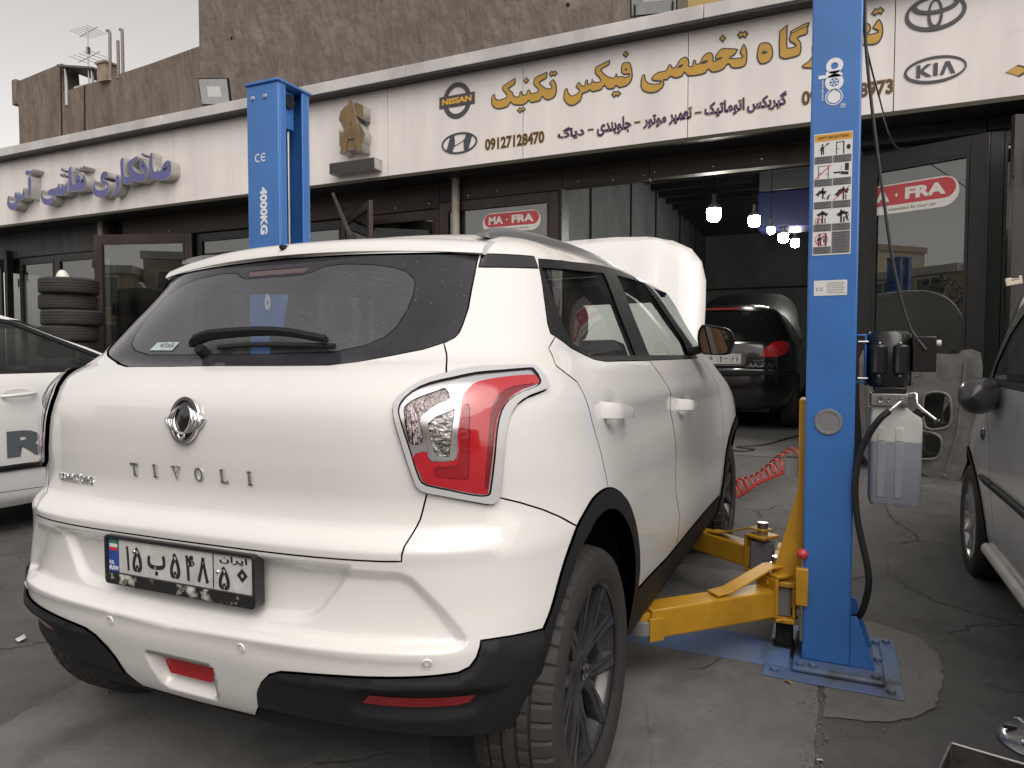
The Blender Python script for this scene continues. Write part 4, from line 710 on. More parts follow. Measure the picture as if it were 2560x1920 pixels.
    BOT=sy([(0,.296),(.19,.300),(.225,.345),(.352,.345),(.552,.344),(.723,.328),(.802,.319),(.86,.30),(.95,.27),(1.46,.27),(3.36,.27),(4.0,.27),(S.amax+.1,.27),(S.amax+.1,.1),(0,.1)])
    am=S.amax-.002
    WS=[(3.34,1.16),(3.26,1.25),(3.13,1.37),(3.05,1.43),(am,1.43),(am,1.14),(3.5,1.14)]
    BAY=[(3.50,1.125),(am,1.125),(am,.93),(3.75,.93)]
    half=[('rear_glass_clear',FR),('brake_light',BRK),('rear_window',GL),('bottom',BOT)]
    sides=[('arch_hole',AIN),('arch_hole_f',FIN),('tail_lamp',LAMP),('reflector',REFL),('glass_rear_door',GR),('glass_front_door',GF),('window_surround',DLO),('pillar_trim',CST),('rear_arch',AOUT),('front_arch',FOUT),('sill',SILL),('lower_bumper',BLK),('rear_door',RD),('front_door',FD),('windscreen',WS),('engine_bay',BAY)]
    reg=half[:3]+[('bottom',BOT)]+[(n,p) for n,p in sides]+[(n+'~',mir(p)) for n,p in sides]+[('tailgate',GATE),('bumper',BUMP)]
    V,T,lab=cut(S,reg,(-am,am,.22,1.62),step=.036,estep=.02,fine=[(-.80,.80,.29,.80,.010)],lines=[offset_poly(RIN,.004),offset_poly(RIN,-.006),offset_poly(RIN,-.016),offset_poly(RIN,-.026),offset_poly(PREC,.004),offset_poly(PREC,-.005),offset_poly(PREC,-.014),offset_poly(PREC,-.024),offset_poly(FOGP,.002),offset_poly(FOGP,-.002),offset_poly(FOGP,-.006)])
    names=[n for n,_ in reg]; G=lambda n: T[lab==names.index(n)]
    GLR=glass('suv_rear_glass',(.60,.62,.66),0,1.7,dirt=.12,specks=.6,haze=(.36,.37,.42),hz=.14)  # hz: even pale film painted over the pane for its reflections
    GLS=glass('suv_side_glass',(.76,.78,.76),0,1.52,dirt=.05,specks=.25,haze=(.5,.5,.5))
    GLW=glass('suv_windscreen',(.78,.84,.81),0,1.5)
    body=T[lab==-1]; skin('body',S,V,body,WHITE,root)
    gate=skin('tailgate',S,V,G('tailgate'),WHITE,root); bumper=skin('bumper',S,V,G('bumper'),WHITE,root,gap=.0018)
    FRITM=pm('glass_border',(.022,.022,.028),.12,noise=.5,nscale=5,ncol=(.055,.055,.065),stain=((.20,.20,.22),110,.66))
    rw=skin('rear_window',S,V,G('rear_window'),FRITM,root,gap=.002,off=-.003,depth=.006)
    skin('clear_pane',S,V,G('rear_glass_clear'),GLR,rw,gap=0,off=-.003,depth=.005,rim=False)
    skin('brake_light',S,V,G('brake_light'),pm('brake_lens',(.10,.06,.07),.15,coat=.5),rw,gap=0,off=-.003,rim=False)
    REDD=pm('reflector_red',(.22,.005,.010),.18,coat=.6)
    for s_ in ('','~'):
        d=skin('rear_door',S,V,G('rear_door'+s_),WHITE,root); f=skin('front_door',S,V,G('front_door'+s_),WHITE,root)
        skin('window_surround',S,V,G('window_surround'+s_),BLKPL,root,gap=.0008,off=.001)
        skin('side_window',S,V,G('glass_rear_door'+s_),GLS,root,gap=.0,off=-.004,rim=False)
        skin('side_window',S,V,G('glass_front_door'+s_),GLS,root,gap=.0,off=-.004,rim=False)
        skin('pillar_trim',S,V,G('pillar_trim'+s_),GLOSSBLK,root,gap=.001,off=.001)
        skin('wheel_arch_trim',S,V,G('rear_arch'+s_),BLKPL,root,gap=.001,off=.006,depth=.05)
        skin('wheel_arch_trim',S,V,G('front_arch'+s_),BLKPL,root,gap=.001,off=.008,depth=.05)
        skin('sill_trim',S,V,G('sill'+s_),BLKPL,root,gap=.001,off=.004,depth=.05)
        skin('lower_bumper',S,V,G('lower_bumper'+s_),BLKPL,root,gap=.001,off=.005,depth=.04)
        skin('reflector',S,V,G('reflector'+s_),REDD,root,gap=.0005,off=.006,depth=.012)
        skin('windscreen',S,V,G('windscreen'+s_),GLW,root,gap=0,rim=False)
        skin('engine_bay',S,V,G('engine_bay'+s_),DARK,root,gap=0,off=-.03,rim=False)
        # handles
        for (y0,z0,par,dz) in ((.205,.992,d,-.012),(1.262,.940,f,-.012)):
            sg=-1 if s_ else 1; b=MB(); L=.118
            prof=[]
            for k in range(13):
                t=-1+2*k/12; prof.append((t*L,.048*(1-abs(t)**6)+.002))
            rings=[]
            for t,h in prof:
                yy=y0+t; zz=z0+dz*(t/L); aa=a_at(S,yy,zz,.6,3.3); p=S.base(np.array(aa),np.array(zz)); xs=p[0]
                hz=.025-.006*t/L
                rings.append([(sg*(xs+h-.012),yy,zz-hz*.8),(sg*(xs+h),yy,zz-hz*.7),(sg*(xs+h+.003),yy,zz+hz*.1),(sg*(xs+h-.002),yy,zz+hz*.75),(sg*(xs+h-.016),yy,zz+hz*.8)])
            vs=[q for r_ in rings for q in r_]; n=5; fs=[]
            for i in range(len(rings)-1):
                for k in range(n): fs.append((i*n+k,i*n+(k+1)%n,(i+1)*n+(k+1)%n,(i+1)*n+k))
            fs+=[tuple(range(n)),tuple(range((len(rings)-1)*n,len(rings)*n))]
            b.add(vs,fs); h=b.build('handle',WHITE,par,smooth=40)
            if y0>1: MB().b2((sg*.908,1.335,.925),(sg*.912,1.343,.945)).build('key_hole',GLOSSBLK,h)
    # black copy of the skin, added to darken the gaps and wheel wells
    inn=T[(lab==-1)|np.isin(lab,[names.index(n) for n in ('tailgate','bumper','rear_door','front_door','rear_door~','front_door~','tail_lamp','tail_lamp~','lower_bumper','lower_bumper~')])]
    skin('inner_shell',S,V,inn,DARK,root,gap=0,off=-.045,rim=False)
    # roof skin above the cut rows
    av=np.linspace(-am,am,180); vv=np.concatenate([np.linspace(1.62,1.8,8),np.linspace(1.84,2.1,9)])
    A,B=np.meshgrid(av,vv); P=S.P(A,B); n=len(av)
    m=mesh('roof',P.reshape(-1,3),[(i*n+j,i*n+j+1,(i+1)*n+j+1,(i+1)*n+j) for i in range(len(vv)-1) for j in range(n-1)],180); put('roof',m,WHITE,root)
    return root,S,V,T,lab,names,G
SUV,SS,SV,ST,SLAB,SNAMES,SG=build_suv()
def frame_on(S,a,v,off=0.):
    a=np.array(float(a)); v=np.array(float(v)); p=S.P(a,v,off); n=S.N(a,v); e=3e-3; x=S.P(a+e,v)-S.P(a-e,v); x/=np.linalg.norm(x); y=np.cross(n,x)
    return M3(x,y,n,p)
def on_path(S,pts,off,n=6):
    P=catmull(pts,n); o=off if hasattr(off,'__len__') else [off]*len(P)
    return [S.P(np.array(p[0]),np.array(p[1]),o[min(i,len(o)-1)]) for i,p in enumerate(P)]
def suv_parts(root,S,V,T,lab,names,G):
    # ---- tail lamps
    LAMP=[(.584,1.036),(.586,1.05),(.598,1.065),(.624,1.083),(.655,1.098),(.697,1.11),(.753,1.121),(.816,1.124),(.923,1.124),(.944,1.119),(.969,1.099),(.981,1.078),(.971,1.069),(.943,1.063),(.903,1.055),(.869,1.04),(.847,1.017),(.834,.989),(.826,.962),(.817,.92),(.806,.862),(.8,.839),(.787,.827),(.772,.827),(.74,.835),(.679,.85),(.643,.858),(.627,.867),(.619,.882),(.606,.931),(.594,.983),(.586,1.016)]
    LIN=[(.599,1.036),(.606,1.052),(.626,1.071),(.663,1.087),(.711,1.097),(.767,1.107),(.83,1.111),(.915,1.115),(.935,1.111),(.95,1.088),(.933,1.077),(.881,1.066),(.846,1.051),(.824,1.029),(.811,.998),(.803,.967),(.794,.922),(.781,.864),(.773,.849),(.741,.852),(.69,.866),(.646,.877),(.632,.892),(.621,.938),(.613,.973),(.602,1.016)]
    RED=[(.622,.935),(.634,.945),(.652,.947),(.659,.927),(.713,.93),(.721,.977),(.734,1.042),(.738,1.063),(.75,1.077),(.771,1.09),(.83,1.099),(.912,1.103),(.939,1.099),(.946,1.084),(.897,1.075),(.85,1.055),(.821,1.027),(.808,.994),(.8,.963),(.789,.916),(.776,.86),(.771,.851),(.742,.855),(.68,.871),(.644,.88),(.635,.896)]
    REV=[(.66,1.007),(.678,1.021),(.717,1.036),(.72,1.035),(.709,.986),(.699,.936),(.672,.937),(.668,.947),(.663,.978)]
    RVF=[(.645,1.011),(.655,1.024),(.683,1.04),(.73,1.051),(.733,1.045),(.719,.981),(.708,.932),(.703,.928),(.668,.929),(.66,.937),(.654,.974)]
    TRN=[(.608,1.034),(.615,1.048),(.638,1.062),(.682,1.076),(.699,1.08),(.711,1.059),(.683,1.046),(.653,1.028),(.643,1.013),(.647,.968),(.618,.964),(.613,.987)]
    RED2=[(.668,.915),(.712,.917),(.724,.96),(.735,1.03),(.748,1.046),(.752,1.03),(.745,.97),(.737,.90),(.728,.886),(.672,.893),(.664,.90)]
    RED3=[(.93,1.083),(.88,1.072),(.842,1.052),(.815,1.022),(.803,.99),(.79,.93),(.775,.866),(.768,.87),(.778,.93),(.79,.99),(.80,1.03),(.82,1.062),(.86,1.078)]
    RIM=pm('lamp_rim',(.60,.60,.62),.14,coat=.7); SILV=pm('lamp_silver',(.86,.86,.90),.16,metal=.85); REDM=pm('lamp_red',(.50,.008,.020),.16,coat=1.)
    RED2M=pm('lamp_red_led',(.33,.004,.012),.2,coat=.8,bump=.002,bscale=90); RED3M=pm('lamp_red_dark',(.20,.003,.010),.2,coat=.8)
    RIB=pm('lamp_ribs',(.55,.55,.58),.2,metal=1,bump=.012,bscale=16,stretch=(9,9,1.2),noise=.6,nscale=18,ncol=(.45,.22,.16)); CLR=pm('lamp_clear',(.62,.60,.58),.15,metal=.9,bump=.006,bscale=75,noise=.7,nscale=40)
    LAMP,LIN,RED,RVF,TRN,RED2,RED3=[[tuple(q) for q in catmull(p,2,True)] for p in (LAMP,LIN,RED,RVF,TRN,RED2,RED3)]
    LENS=glass('lamp_lens',(.97,.97,.97),0,1.42)
    for s_ in (1,-1):
        rg=[('rev',REV),('frame',RVF),('turn',TRN),('led',RED2),('dark',RED3),('red',RED),('inner',LIN),('lamp',LAMP)]
        if s_<0: rg=[(n,mir(p)) for n,p in rg]
        d=(.56,1.0,.81,1.14) if s_>0 else (-1.0,-.56,.81,1.14)
        v2,t2,l2=cut(S,rg,d,step=.012,estep=.01); n2=[n for n,_ in rg]; g=lambda *k: t2[np.isin(l2,[n2.index(q) for q in k])]
        lp=skin('tail_lamp',S,v2,g('lamp'),RIM,root,gap=.002,off=.010,depth=.04)
        skin('reflector',S,v2,g('inner'),SILV,lp,gap=0,off=.004,depth=.006)
        skin('red_lens',S,v2,g('red'),REDM,lp,gap=0,off=.007,depth=.006); skin('red_lens',S,v2,g('led'),RED2M,lp,gap=0,off=.004,rim=False); skin('red_lens',S,v2,g('dark'),RED3M,lp,gap=0,off=.005,rim=False)
        skin('turn_signal',S,v2,g('turn'),RIB,lp,gap=0,off=-.002,depth=.004); skin('lamp_bezel',S,v2,g('frame'),SILV,lp,gap=0,off=.007,depth=.01); skin('reversing_light',S,v2,g('rev'),CLR,lp,gap=0,off=0.,depth=.004)
        skin('outer_lens',S,v2,t2[l2>=0],LENS,lp,gap=.003,off=.016,depth=.005)
    # ---- wheels
    TY=MB(); prof=[(.228,-.100),(.26,-.108),(.29,-.108),(.309,-.100),(.319,-.084)]
    for x0 in (-.052,-.018,.018,.052): prof+=[(.3245,x0-.0045),(.3165,x0-.004),(.3165,x0+.004),(.3245,x0+.0045)]
    prof+=[(.319,.084),(.309,.100),(.29,.108),(.262,.108),(.258,.1065),(.25,.107),(.236,.103),(.228,.098)]
    n=288; L=len(prof); vs=[];fs=[]
    for k in range(n):
        c,s=math.cos(2*math.pi*k/n),math.sin(2*math.pi*k/n)
        for r,h in prof:
            if abs(h)>.056 and .300<r<.325 and k%6==0: r-=.006
            if .02<abs(h)<.05 and r>.32 and (k+2)%6==0: r-=.004
            vs.append((h,r*c,r*s))
    for k in range(n):
        for i in range(L-1): a=k*L+i; c=((k+1)%n)*L+i; fs.append((a,c,c+1,a+1))
    TY.add(vs,fs); tym=TY.mesh('tyre',35)
    RX=Matrix.Rotation(R(90),4,'Y')
    BLKA=pm('alloy_black',(.030,.030,.034),.30,coat=.5,noise=.2,nscale=20); FACEM=pm('alloy_face',(.085,.085,.095),.28,metal=.6,coat=.4)
    rb=MB(); rb.lathe([(.232,-.098),(.222,-.085),(.205,-.07),(.200,.03),(.212,.075),(.226,.088),(.236,.094),(.236,.098),(.229,.099),(.222,.092)],64,RX); rm=rb.mesh('rim',40)
    sp=MB()
    for k in range(5):
        for d in (-1,1):
            A=R(72*k+90)+d*R(7); B=R(72*k+90)+d*R(20.5)
            for j in range(1):
                P=[]
                for (r,an,wd,x) in ((.045,A,.020,.060),(.11,A+(B-A)*.35,.017,.072),(.19,A+(B-A)*.85,.021,.083),(.228,B,.027,.090)):
                    c,s=math.cos(an),math.sin(an); t=(-s,c)
                    P.append([(x-.035,r*c+t[0]*wd,r*s+t[1]*wd),(x-.006,r*c+t[0]*wd,r*s+t[1]*wd),(x,r*c+t[0]*wd*.55,r*s+t[1]*wd*.55),(x,r*c-t[0]*wd*.55,r*s-t[1]*wd*.55),(x-.006,r*c-t[0]*wd,r*s-t[1]*wd),(x-.035,r*c-t[0]*wd,r*s-t[1]*wd)])
                v_=[q for r_ in P for q in r_]; f_=[(i*6+q,i*6+(q+1)%6,(i+1)*6+(q+1)%6,(i+1)*6+q) for i in range(3) for q in range(6)]
                sp.add(v_,f_)
    sp.lathe([(0.,.070),(.036,.070),(.050,.066),(.062,.055),(.066,.03)],32,RX); spm=sp.mesh('spokes',30)
    fc=MB()
    for k in range(5):
        for d in (-1,1):
            A=R(72*k+90)+d*R(7); B=R(72*k+90)+d*R(20.5); q=[]
            for (r,an,wd,x) in ((.10,A+(B-A)*.3,.003,.0735),(.15,A+(B-A)*.6,.008,.0800),(.19,A+(B-A)*.85,.011,.0845),(.222,B,.013,.0905)):
                c,s=math.cos(an),math.sin(an); q.append([(x,r*c-s*wd,r*s+c*wd),(x,r*c+s*wd,r*s-c*wd)])
            fc.add([p for r_ in q for p in r_],[(i*2,i*2+1,i*2+3,i*2+2) for i in range(3)])
    fcm=fc.mesh('spoke_face')
    cp=MB().lathe([(0,.0745),(.022,.0745),(.026,.072),(.027,.066)],28,RX).mesh('cap',40); em=MB().lathe([(.016,.0748),(.018,.0765),(.021,.0748)],28,RX).mesh('cap_ring',40)
    dk=MB().lathe([(.05,-.01),(.14,-.01),(.14,.01),(.05,.01)],40,RX).mesh('disc',30)
    for (x,y) in ((.7775,0),(-.7775,0),(.7775,2.6),(-.7775,2.6)):
        wh=put('wheel',tym,RUBBER,root,(x,y,.325),(R(20+y*13),0,0 if x>0 else math.pi))
        wh.name='wheel'
        rim=put('rim',rm,BLKA,wh); put('spokes',spm,BLKA,wh); put('spoke_face',fcm,FACEM,wh); put('centre_cap',cp,GLOSSBLK,wh); put('cap_badge',em,CHROME,wh); put('brake_disc',dk,STEEL,wh)
    # ---- licence plate
    pl=setm(bpy.data.objects.new('licence_plate',None),FACE(.006,-.532,.648)@Matrix.Rotation(R(-.2),4,'Z')); link(pl,root)
    fr=rrect(.503,.124,.012); inner=[(-.243,-.032),(-.243,.054),(.243,.054),(.243,-.032)]
    PLF=pm('plate_frame',(.018,.018,.02),.4)
    MB().prism(fr,-.02,.010,holes=[inner[::-1]]).build('plate_frame',PLF,pl,bevel=.0015)
    MB().b2((-.244,-.033,.0005),(.244,.055,.004)).build('plate_sheet',pm('plate_white',(.62,.62,.61),.42,noise=.25,nscale=25,stain=((.40,.39,.36),22,.66)),pl)
    MB().b2((-.2425,-.0315,.004),(-.2045,.0535,.0048)).build('blue_band',pm('plate_blue',(.03,.07,.32),.4),pl)
    for i,c in enumerate(((.05,.20,.07),(.7,.7,.68),(.55,.04,.05))): MB().b2((-.238,.040-.009*i,.0048),(-.209,.049-.009*i,.0053)).build('flag_stripe',pm('flag%d'%i,c,.45),pl)
    INK=pm('plate_ink',(.02,.02,.022),.45); PW=pm('plate_letter_white',(.75,.75,.75),.5)
    def tx(t,x,y,w_,h_,off,mat,parent,z=.004,ext=.0012,name='lettering'): return put(name,text_mesh(t,w_,h_,ext,off),mat,parent,(x,y,z))
    tx('I.R.',-.229,-.008,.018,.009,.01,PW,pl,.0048); tx('IRAN',-.2235,-.022,.031,.011,.012,PW,pl,.0048)
    for ch,x,w_,h_ in (('۱',-.172,.011,.062),('۵',-.138,.034,.062),('\uFE8F',-.070,.062,.052),('۵',-.006,.034,.062),('۴',.044,.030,.062),('۸',.086,.036,.062),('۵',.153,.034,.055)): tx(ch,x,.008-(.006 if ch=='\uFE8F' else 0)-(.010 if x>.15 else 0),w_,h_,.024,INK,pl)
    MB().prism([(.209,-.006),(.193,.010),(.209,.026)][::-1]+[(.225,.010)],.004,.0052,holes=[[(.209,.004),(.203,.010),(.209,.016),(.215,.010)]]).build('lettering',INK,pl)
    tx(fa('ایران'),.182,.041,.085,.018,.015,INK,pl); MB().b2((.118,-.030,.004),(.1205,.0535,.0050)).build('plate_divider',INK,pl)
    for x,y in ((-.148,.027),(.132,.010)): MB().lathe([(0,.0075),(.004,.007),(.0055,.004)],14,Matrix.Translation((x,y,0))).build('rivet',CHROME,pl,smooth=60)
    MB().b2((-.247,-.060,.010),(.247,-.034,.0108)).build('worn_strip',pm('worn_strip',(.018,.018,.018),.45,noise=.3,nscale=30,stain=((.72,.70,.64),26,.55)),pl)
    # ---- emblem, lettering
    e=put('emblem',MB().prism(ellipse(0,0,.050,.0575,48),0,.008,holes=[ellipse(0,0,.0415,.049,48)[::-1]]).mesh('ring',40),CHROME,root,bevel=.0025); setm(e,frame_on(S,0,1.003,.001))
    MB().lathe([(.0,.010),(.02,.009),(.036,.005),(.043,.001)],36,Matrix.Diagonal((1,1.15,1,1))).build('emblem_disc',GLOSSBLK,e,smooth=60)
    for sg in (-1,1):
        for j,(o,r0) in enumerate(((.030,.0042),(.040,.0040),(.052,.0046),(.064,.0036))):
            th=[R(t) for t in np.linspace(118-j*6,282+j*2,15)]
            path=[(-sg*-1*0+sg*(-1)*(-abs(math.cos(t))*o if math.cos(t)<0 else abs(math.cos(t))*o*.2),.003+math.sin(t)*(.036+.0*j)-(.004*j if math.sin(t)>0 else -.001*j),.010-.002*j) for t in th]
            rr=[.0006+r0*math.sin(math.pi*min(1,(i+.3)/14.6))**.7 for i in range(15)]
            MB().tube(path,rr,8).build('emblem_wing',CHROME,e,smooth=60)
    MB().tube([(-.012,-.028,.010),(-.010,-.040,.010),(0,-.046,.010),(.010,-.040,.010),(.010,-.034,.010)],[.004,.0035,.004,.0035,.002],8).build('emblem_wing',CHROME,e,smooth=60)
    def serif(ch,h):
        b=MB(); q=h/2; s=h*.125
        def bar(x0,y0,x1,y1,w_): b.prism([(x0-w_,y0),(x0+w_,y0),(x1+w_,y1),(x1-w_,y1)] if y1>y0 else [(x0,y0-w_),(x1,y0-w_),(x1,y0+w_),(x0,y0+w_)],0,.004)
        if ch=='T': bar(0,-q,0,q,s); bar(-.42*h,q-s*.6,.42*h,q-s*.6,s*.6); bar(-.2*h,-q+s*.4,.2*h,-q+s*.4,s*.4); bar(-.38*h,q-.2*h,-.38*h,q,s*.35); bar(.38*h,q-.2*h,.38*h,q,s*.35)
        if ch=='I': bar(0,-q,0,q,s); bar(-.2*h,q-s*.4,.2*h,q-s*.4,s*.4); bar(-.2*h,-q+s*.4,.2*h,-q+s*.4,s*.4)
        if ch=='L': bar(-.15*h,-q,-.15*h,q,s); bar(-.32*h,q-s*.4,.05*h,q-s*.4,s*.4); bar(-.32*h,-q+s*.5,.36*h,-q+s*.5,s*.5); bar(.34*h,-q,.34*h,-q+.25*h,s*.35)
        if ch=='V': b.prism([(-.38*h,q),(-.02*h,-q),(.06*h,-q),(-.16*h,q)][::-1],0,.004); b.prism([(.28*h,q),(.02*h,-q),(-.02*h,-q),(.38*h,q)],0,.0038); bar(-.46*h,q-s*.4,-.06*h,q-s*.4,s*.4); bar(.14*h,q-s*.4,.46*h,q-s*.4,s*.4)
        if ch=='O': b.prism(ellipse(0,0,.42*h,.52*h,28),0,.004,holes=[ellipse(0,0,.22*h,.42*h,28)[::-1]])
        return b.mesh('letter')
    for ch,a in zip('TIVOLI',(-.188,-.114,-.039,.037,.118,.199)): setm(put('lettering',serif(ch,.033),CHROME,root),frame_on(S,a,.873,.0005))
    for i,ch in enumerate('SSANGYONG'): setm(put('lettering',text_mesh(ch,.0165,.027 if ch=='Y' else .022,.004,.03),CHROME,root),frame_on(S,-.527+i*.0197,.8305,.0005))
    # ---- wiper
    wp=put('rear_wiper',mesh('w',[],[]),None,root)
    P=on_path(S,[(-.165,1.178),(-.150,1.190),(-.10,1.199),(.02,1.203),(.163,1.204),(.28,1.196),(.378,1.180)],[.030]*36,6)
    Nn=len(P); q=[]
    for i,p in enumerate(P):
        t=i/(Nn-1); hh=.017*(1-.45*t)*(min(1,.45+t*6)); zz=Vector((0,-.62,.78)); nn=Vector((0,-.78,-.62)); p=Vector(p)
        q.append([p+zz*hh-nn*.006,p+zz*hh*.8+nn*.006,p-zz*hh*.5+nn*.009,p-zz*hh+nn*.004,p-zz*hh-nn*.008])
    MB().add([x for r_ in q for x in r_],[(i*5+k,i*5+(k+1)%5,(i+1)*5+(k+1)%5,(i+1)*5+k) for i in range(Nn-1) for k in range(5)]+[(0,1,2,3,4),tuple(range((Nn-1)*5,Nn*5))]).build('wiper_arm',BLKPL,wp,smooth=35)
    MB().tube(on_path(S,[(-.06,1.176),(.1,1.181),(.25,1.178),(.39,1.172)],.013),.007,8).build('wiper_blade',pm('wiper_rubber',(.01,.01,.01),.6),wp,smooth=60)
    p=S.P(np.array(-.118),np.array(1.166)); nr=S.N(np.array(-.118),np.array(1.166)); MB().cyl(p-nr*.01,p+nr*.028,.017,.014,20).build('wiper_pivot',BLKPL,wp,smooth=40)
    # dirt left in the swept arc is on the glass; sticker in the lower corner of the pane
    st=put('window_sticker',MB().prism([(-.052,-.012),(.044,-.014),(.056,.013),(-.036,.014)],0,.0008).mesh('s'),pm('sticker',(.50,.60,.60),.4,noise=.3,nscale=40),root); setm(st,frame_on(S,-.342,1.190,-.001))
    put('lettering',text_mesh('47265',.058,.014,.0003,.02),INK,st,(.012,.003,.0008))
    # ---- spoiler
    rows=[]; sec=[(.05,-.004),(.012,-.004),(0,0),(.004,.010),(.016,.026),(.045,.040),(.095,.050),(.16,.056),(.25,.058)]
    N=41
    for i in range(N):
        t=-1+2*i/(N-1); x=.592*t; ly=-.150+.098*abs(t)**2.2; lz=1.447-.022*t*t; k=1-.12*t**4
        rows.append([(x,ly+d,lz+h*k+(.004 if j>6 else 0)*(1-t*t)) for j,(d,h) in enumerate(sec)])
    ns=len(sec)
    MB().add([p for r_ in rows for p in r_],[(i*ns+k,(i+1)*ns+k,(i+1)*ns+k+1,i*ns+k+1) for i in range(N-1) for k in range(ns-1)]+[tuple(range(ns))[::-1],tuple(range((N-1)*ns,N*ns))]).build('spoiler',WHITE,root,smooth=50)
    MB().lathe([(0,.026),(.006,.022),(.010,.010),(.013,-.004)],16,Matrix.Translation((-.005,-.128,1.468))@Matrix.Rotation(R(75),4,'X')).build('washer_nozzle',BLKPL,root,smooth=50)
    # ---- roof rails, antenna
    top=catmull([(.0,1.490),(.03,1.502),(.08,1.516),(.16,1.528),(.306,1.540),(.508,1.549),(.747,1.556),(1.033,1.556),(1.25,1.548),(1.36,1.530)],4)
    SIL=pm('rail_silver',(.34,.345,.36),.32,metal=.75)
    for sg in (1,-1):
        r_=[]
        for i,(y,z) in enumerate(top):
            xc=.572-.012*min(1,abs(y-.65)/.7)**2; zb=min(z-.006,1.478+.024*min(1,(y+.1)/.7))
            r_.append([(sg*(xc-.012),y,zb),(sg*(xc-.012),y,z-.004),(sg*(xc-.004),y,z),(sg*(xc+.010),y,z-.003),(sg*(xc+.014),y,z-.012),(sg*(xc+.011),y,zb-.004)])
        n=6; f_=[(i*n+k,i*n+(k+1)%n,(i+1)*n+(k+1)%n,(i+1)*n+k) for i in range(len(top)-1) for k in range(n)]+[tuple(range(n)),tuple(range((len(top)-1)*n,len(top)*n))]
        rl=MB().add([p for q_ in r_ for p in q_],f_).build('roof_rail',SIL,root,smooth=40)
    an=MB().lathe([(.0,.055),(.010,.050),(.020,.025),(.030,.004),(.032,0)],18,Matrix.Translation((.0,.18,1.508))@Matrix.Diagonal((.75,1.5,1,1))).build('antenna',BLKPL,root,smooth=60)
    pth=[Vector((0,.17,1.55)).lerp(Vector((0,.082,1.672)),t/28) for t in range(29)]; MB().tube(pth,[.0065-.0022*i/28+(.0012 if i%3==0 else 0) for i in range(29)],8).build('antenna_rod',pm('antenna_rubber',(.045,.045,.047),.6),an,smooth=60)
    # ---- door mirrors
    HX=[(.848,1.226),(.850,1.265),(.862,1.288),(.878,1.297),(.968,1.281),(1.005,1.261),(1.018,1.228),(1.010,1.185),(.989,1.153),(.930,1.150),(.877,1.157),(.856,1.187)]
    GX=[(.861,1.232),(.864,1.262),(.874,1.281),(.894,1.287),(.985,1.258),(.999,1.229),(.990,1.180),(.975,1.162),(.950,1.158),(.883,1.163),(.868,1.190)]
    MIR=pm('mirror_glass',(.75,.78,.80),.02,metal=1)
    for sg in (1,-1):
        cx_,cz=.935,1.222; rings=[]
        for (yy,sc) in ((1.715,.96),(1.72,1.0),(1.75,1.0),(1.79,.92),(1.825,.72),(1.845,.35)): rings.append([(sg*(cx_+(x-cx_)*sc),yy,cz+(z-cz)*sc) for x,z in catmull(HX,3,True)])
        n=len(rings[0]); o=MB().add([p for r_ in rings for p in r_],[(i*n+k,i*n+(k+1)%n,(i+1)*n+(k+1)%n,(i+1)*n+k) for i in range(len(rings)-1) for k in range(n)]+[tuple(range(n)),tuple(range((len(rings)-1)*n,len(rings)*n))]).build('door_mirror',GLOSSBLK,root,smooth=50)
        MB().prism([(sg*x,z) for x,z in catmull(GX,3,True)],0,.002,M3((1,0,0),(0,0,1),(0,-1,0),(0,1.713,0))).build('mirror_glass',MIR,o)
        MB().tube([(sg*.80,1.77,1.168),(sg*.85,1.76,1.178),(sg*.89,1.76,1.19)],[.022,.02,.02],10).build('mirror_arm',BLKPL,o,smooth=50)
    # ---- raised bonnet
    pr=[(0,.985),(.15,.985),(.35,.97),(.52,.93),(.64,.86),(.71,.76),(.745,.62),(.755,.45),(.76,.2),(.74,0),(0,-.03)]
    hp=[(x,y) for x,y in pr]+[(-x,y) for x,y in pr[::-1] if x>0]; hp=densify(hp,.06)
    gx,gy=np.meshgrid(np.linspace(-.75,.75,26),np.linspace(0,.97,18)); gp=np.stack([gx.ravel(),gy.ravel()],1); gp=gp[inpoly(gp,hp)&(segdist(gp,hp)>.02)]
    ap=[Vector(p) for p in hp]+[Vector(p) for p in gp]; rr=delaunay_2d_cdt(ap,[(i,(i+1)%len(hp)) for i in range(len(hp))],[],1,1e-6)
    hv=[]; 
    for p in rr[0]:
        x,y=p; e_=segdist(np.array([[x,y]]),hp)[0]; up=.035*(1-(x/.76)**2)+.02*math.sin(math.pi*min(1,max(0,y)))-.03*math.exp(-e_/.03)+.008*smooth01((.12-abs(abs(x)-.42))/.1)*(1 if abs(x)<.42 else 0)
        hv.append((x,y,up))
    hm=mesh('bonnet',hv,[f for f in rr[2]],180); hd=put('bonnet',hm,WHITE,root,(0,2.33,1.05),(R(63),0,0)); sd=hd.modifiers.new('thick','SOLIDIFY'); sd.thickness=.02; sd.offset=-1
    MB().tube([(-.55,2.9,.95),(-.42,2.72,1.55)],.006,8).build('bonnet_stay',STEEL,root)
    # ---- bumper bits
    fl=MB().prism([(-.098,.026),(.098,.026),(.070,-.026),(-.070,-.026)][::-1],-.004,.004).build('fog_lamp',pm('fog_red',(.42,.006,.012),.12,coat=1,bump=.004,bscale=45),root); setm(fl,FACE(0,-.498,.394)@Matrix.Rotation(R(4),4,'X'))
    for a,v in ((-.213,.496),(.213,.496),(.655,.510),(-.655,.510)):
        s1=MB().lathe([(.0085,.0028),(.0105,.0030),(.0125,.0005)],24).build('parking_sensor',WHITE,root,smooth=50); setm(s1,frame_on(S,a,v,.0005)); MB().lathe([(0,.0012),(.007,.0012),(.0078,.0002)],20).build('sensor_face',WHITE,s1,smooth=50)
        MB().lathe([(.0075,.0006),(.0085,.0006)],20).build('sensor_gap',DARK,s1)
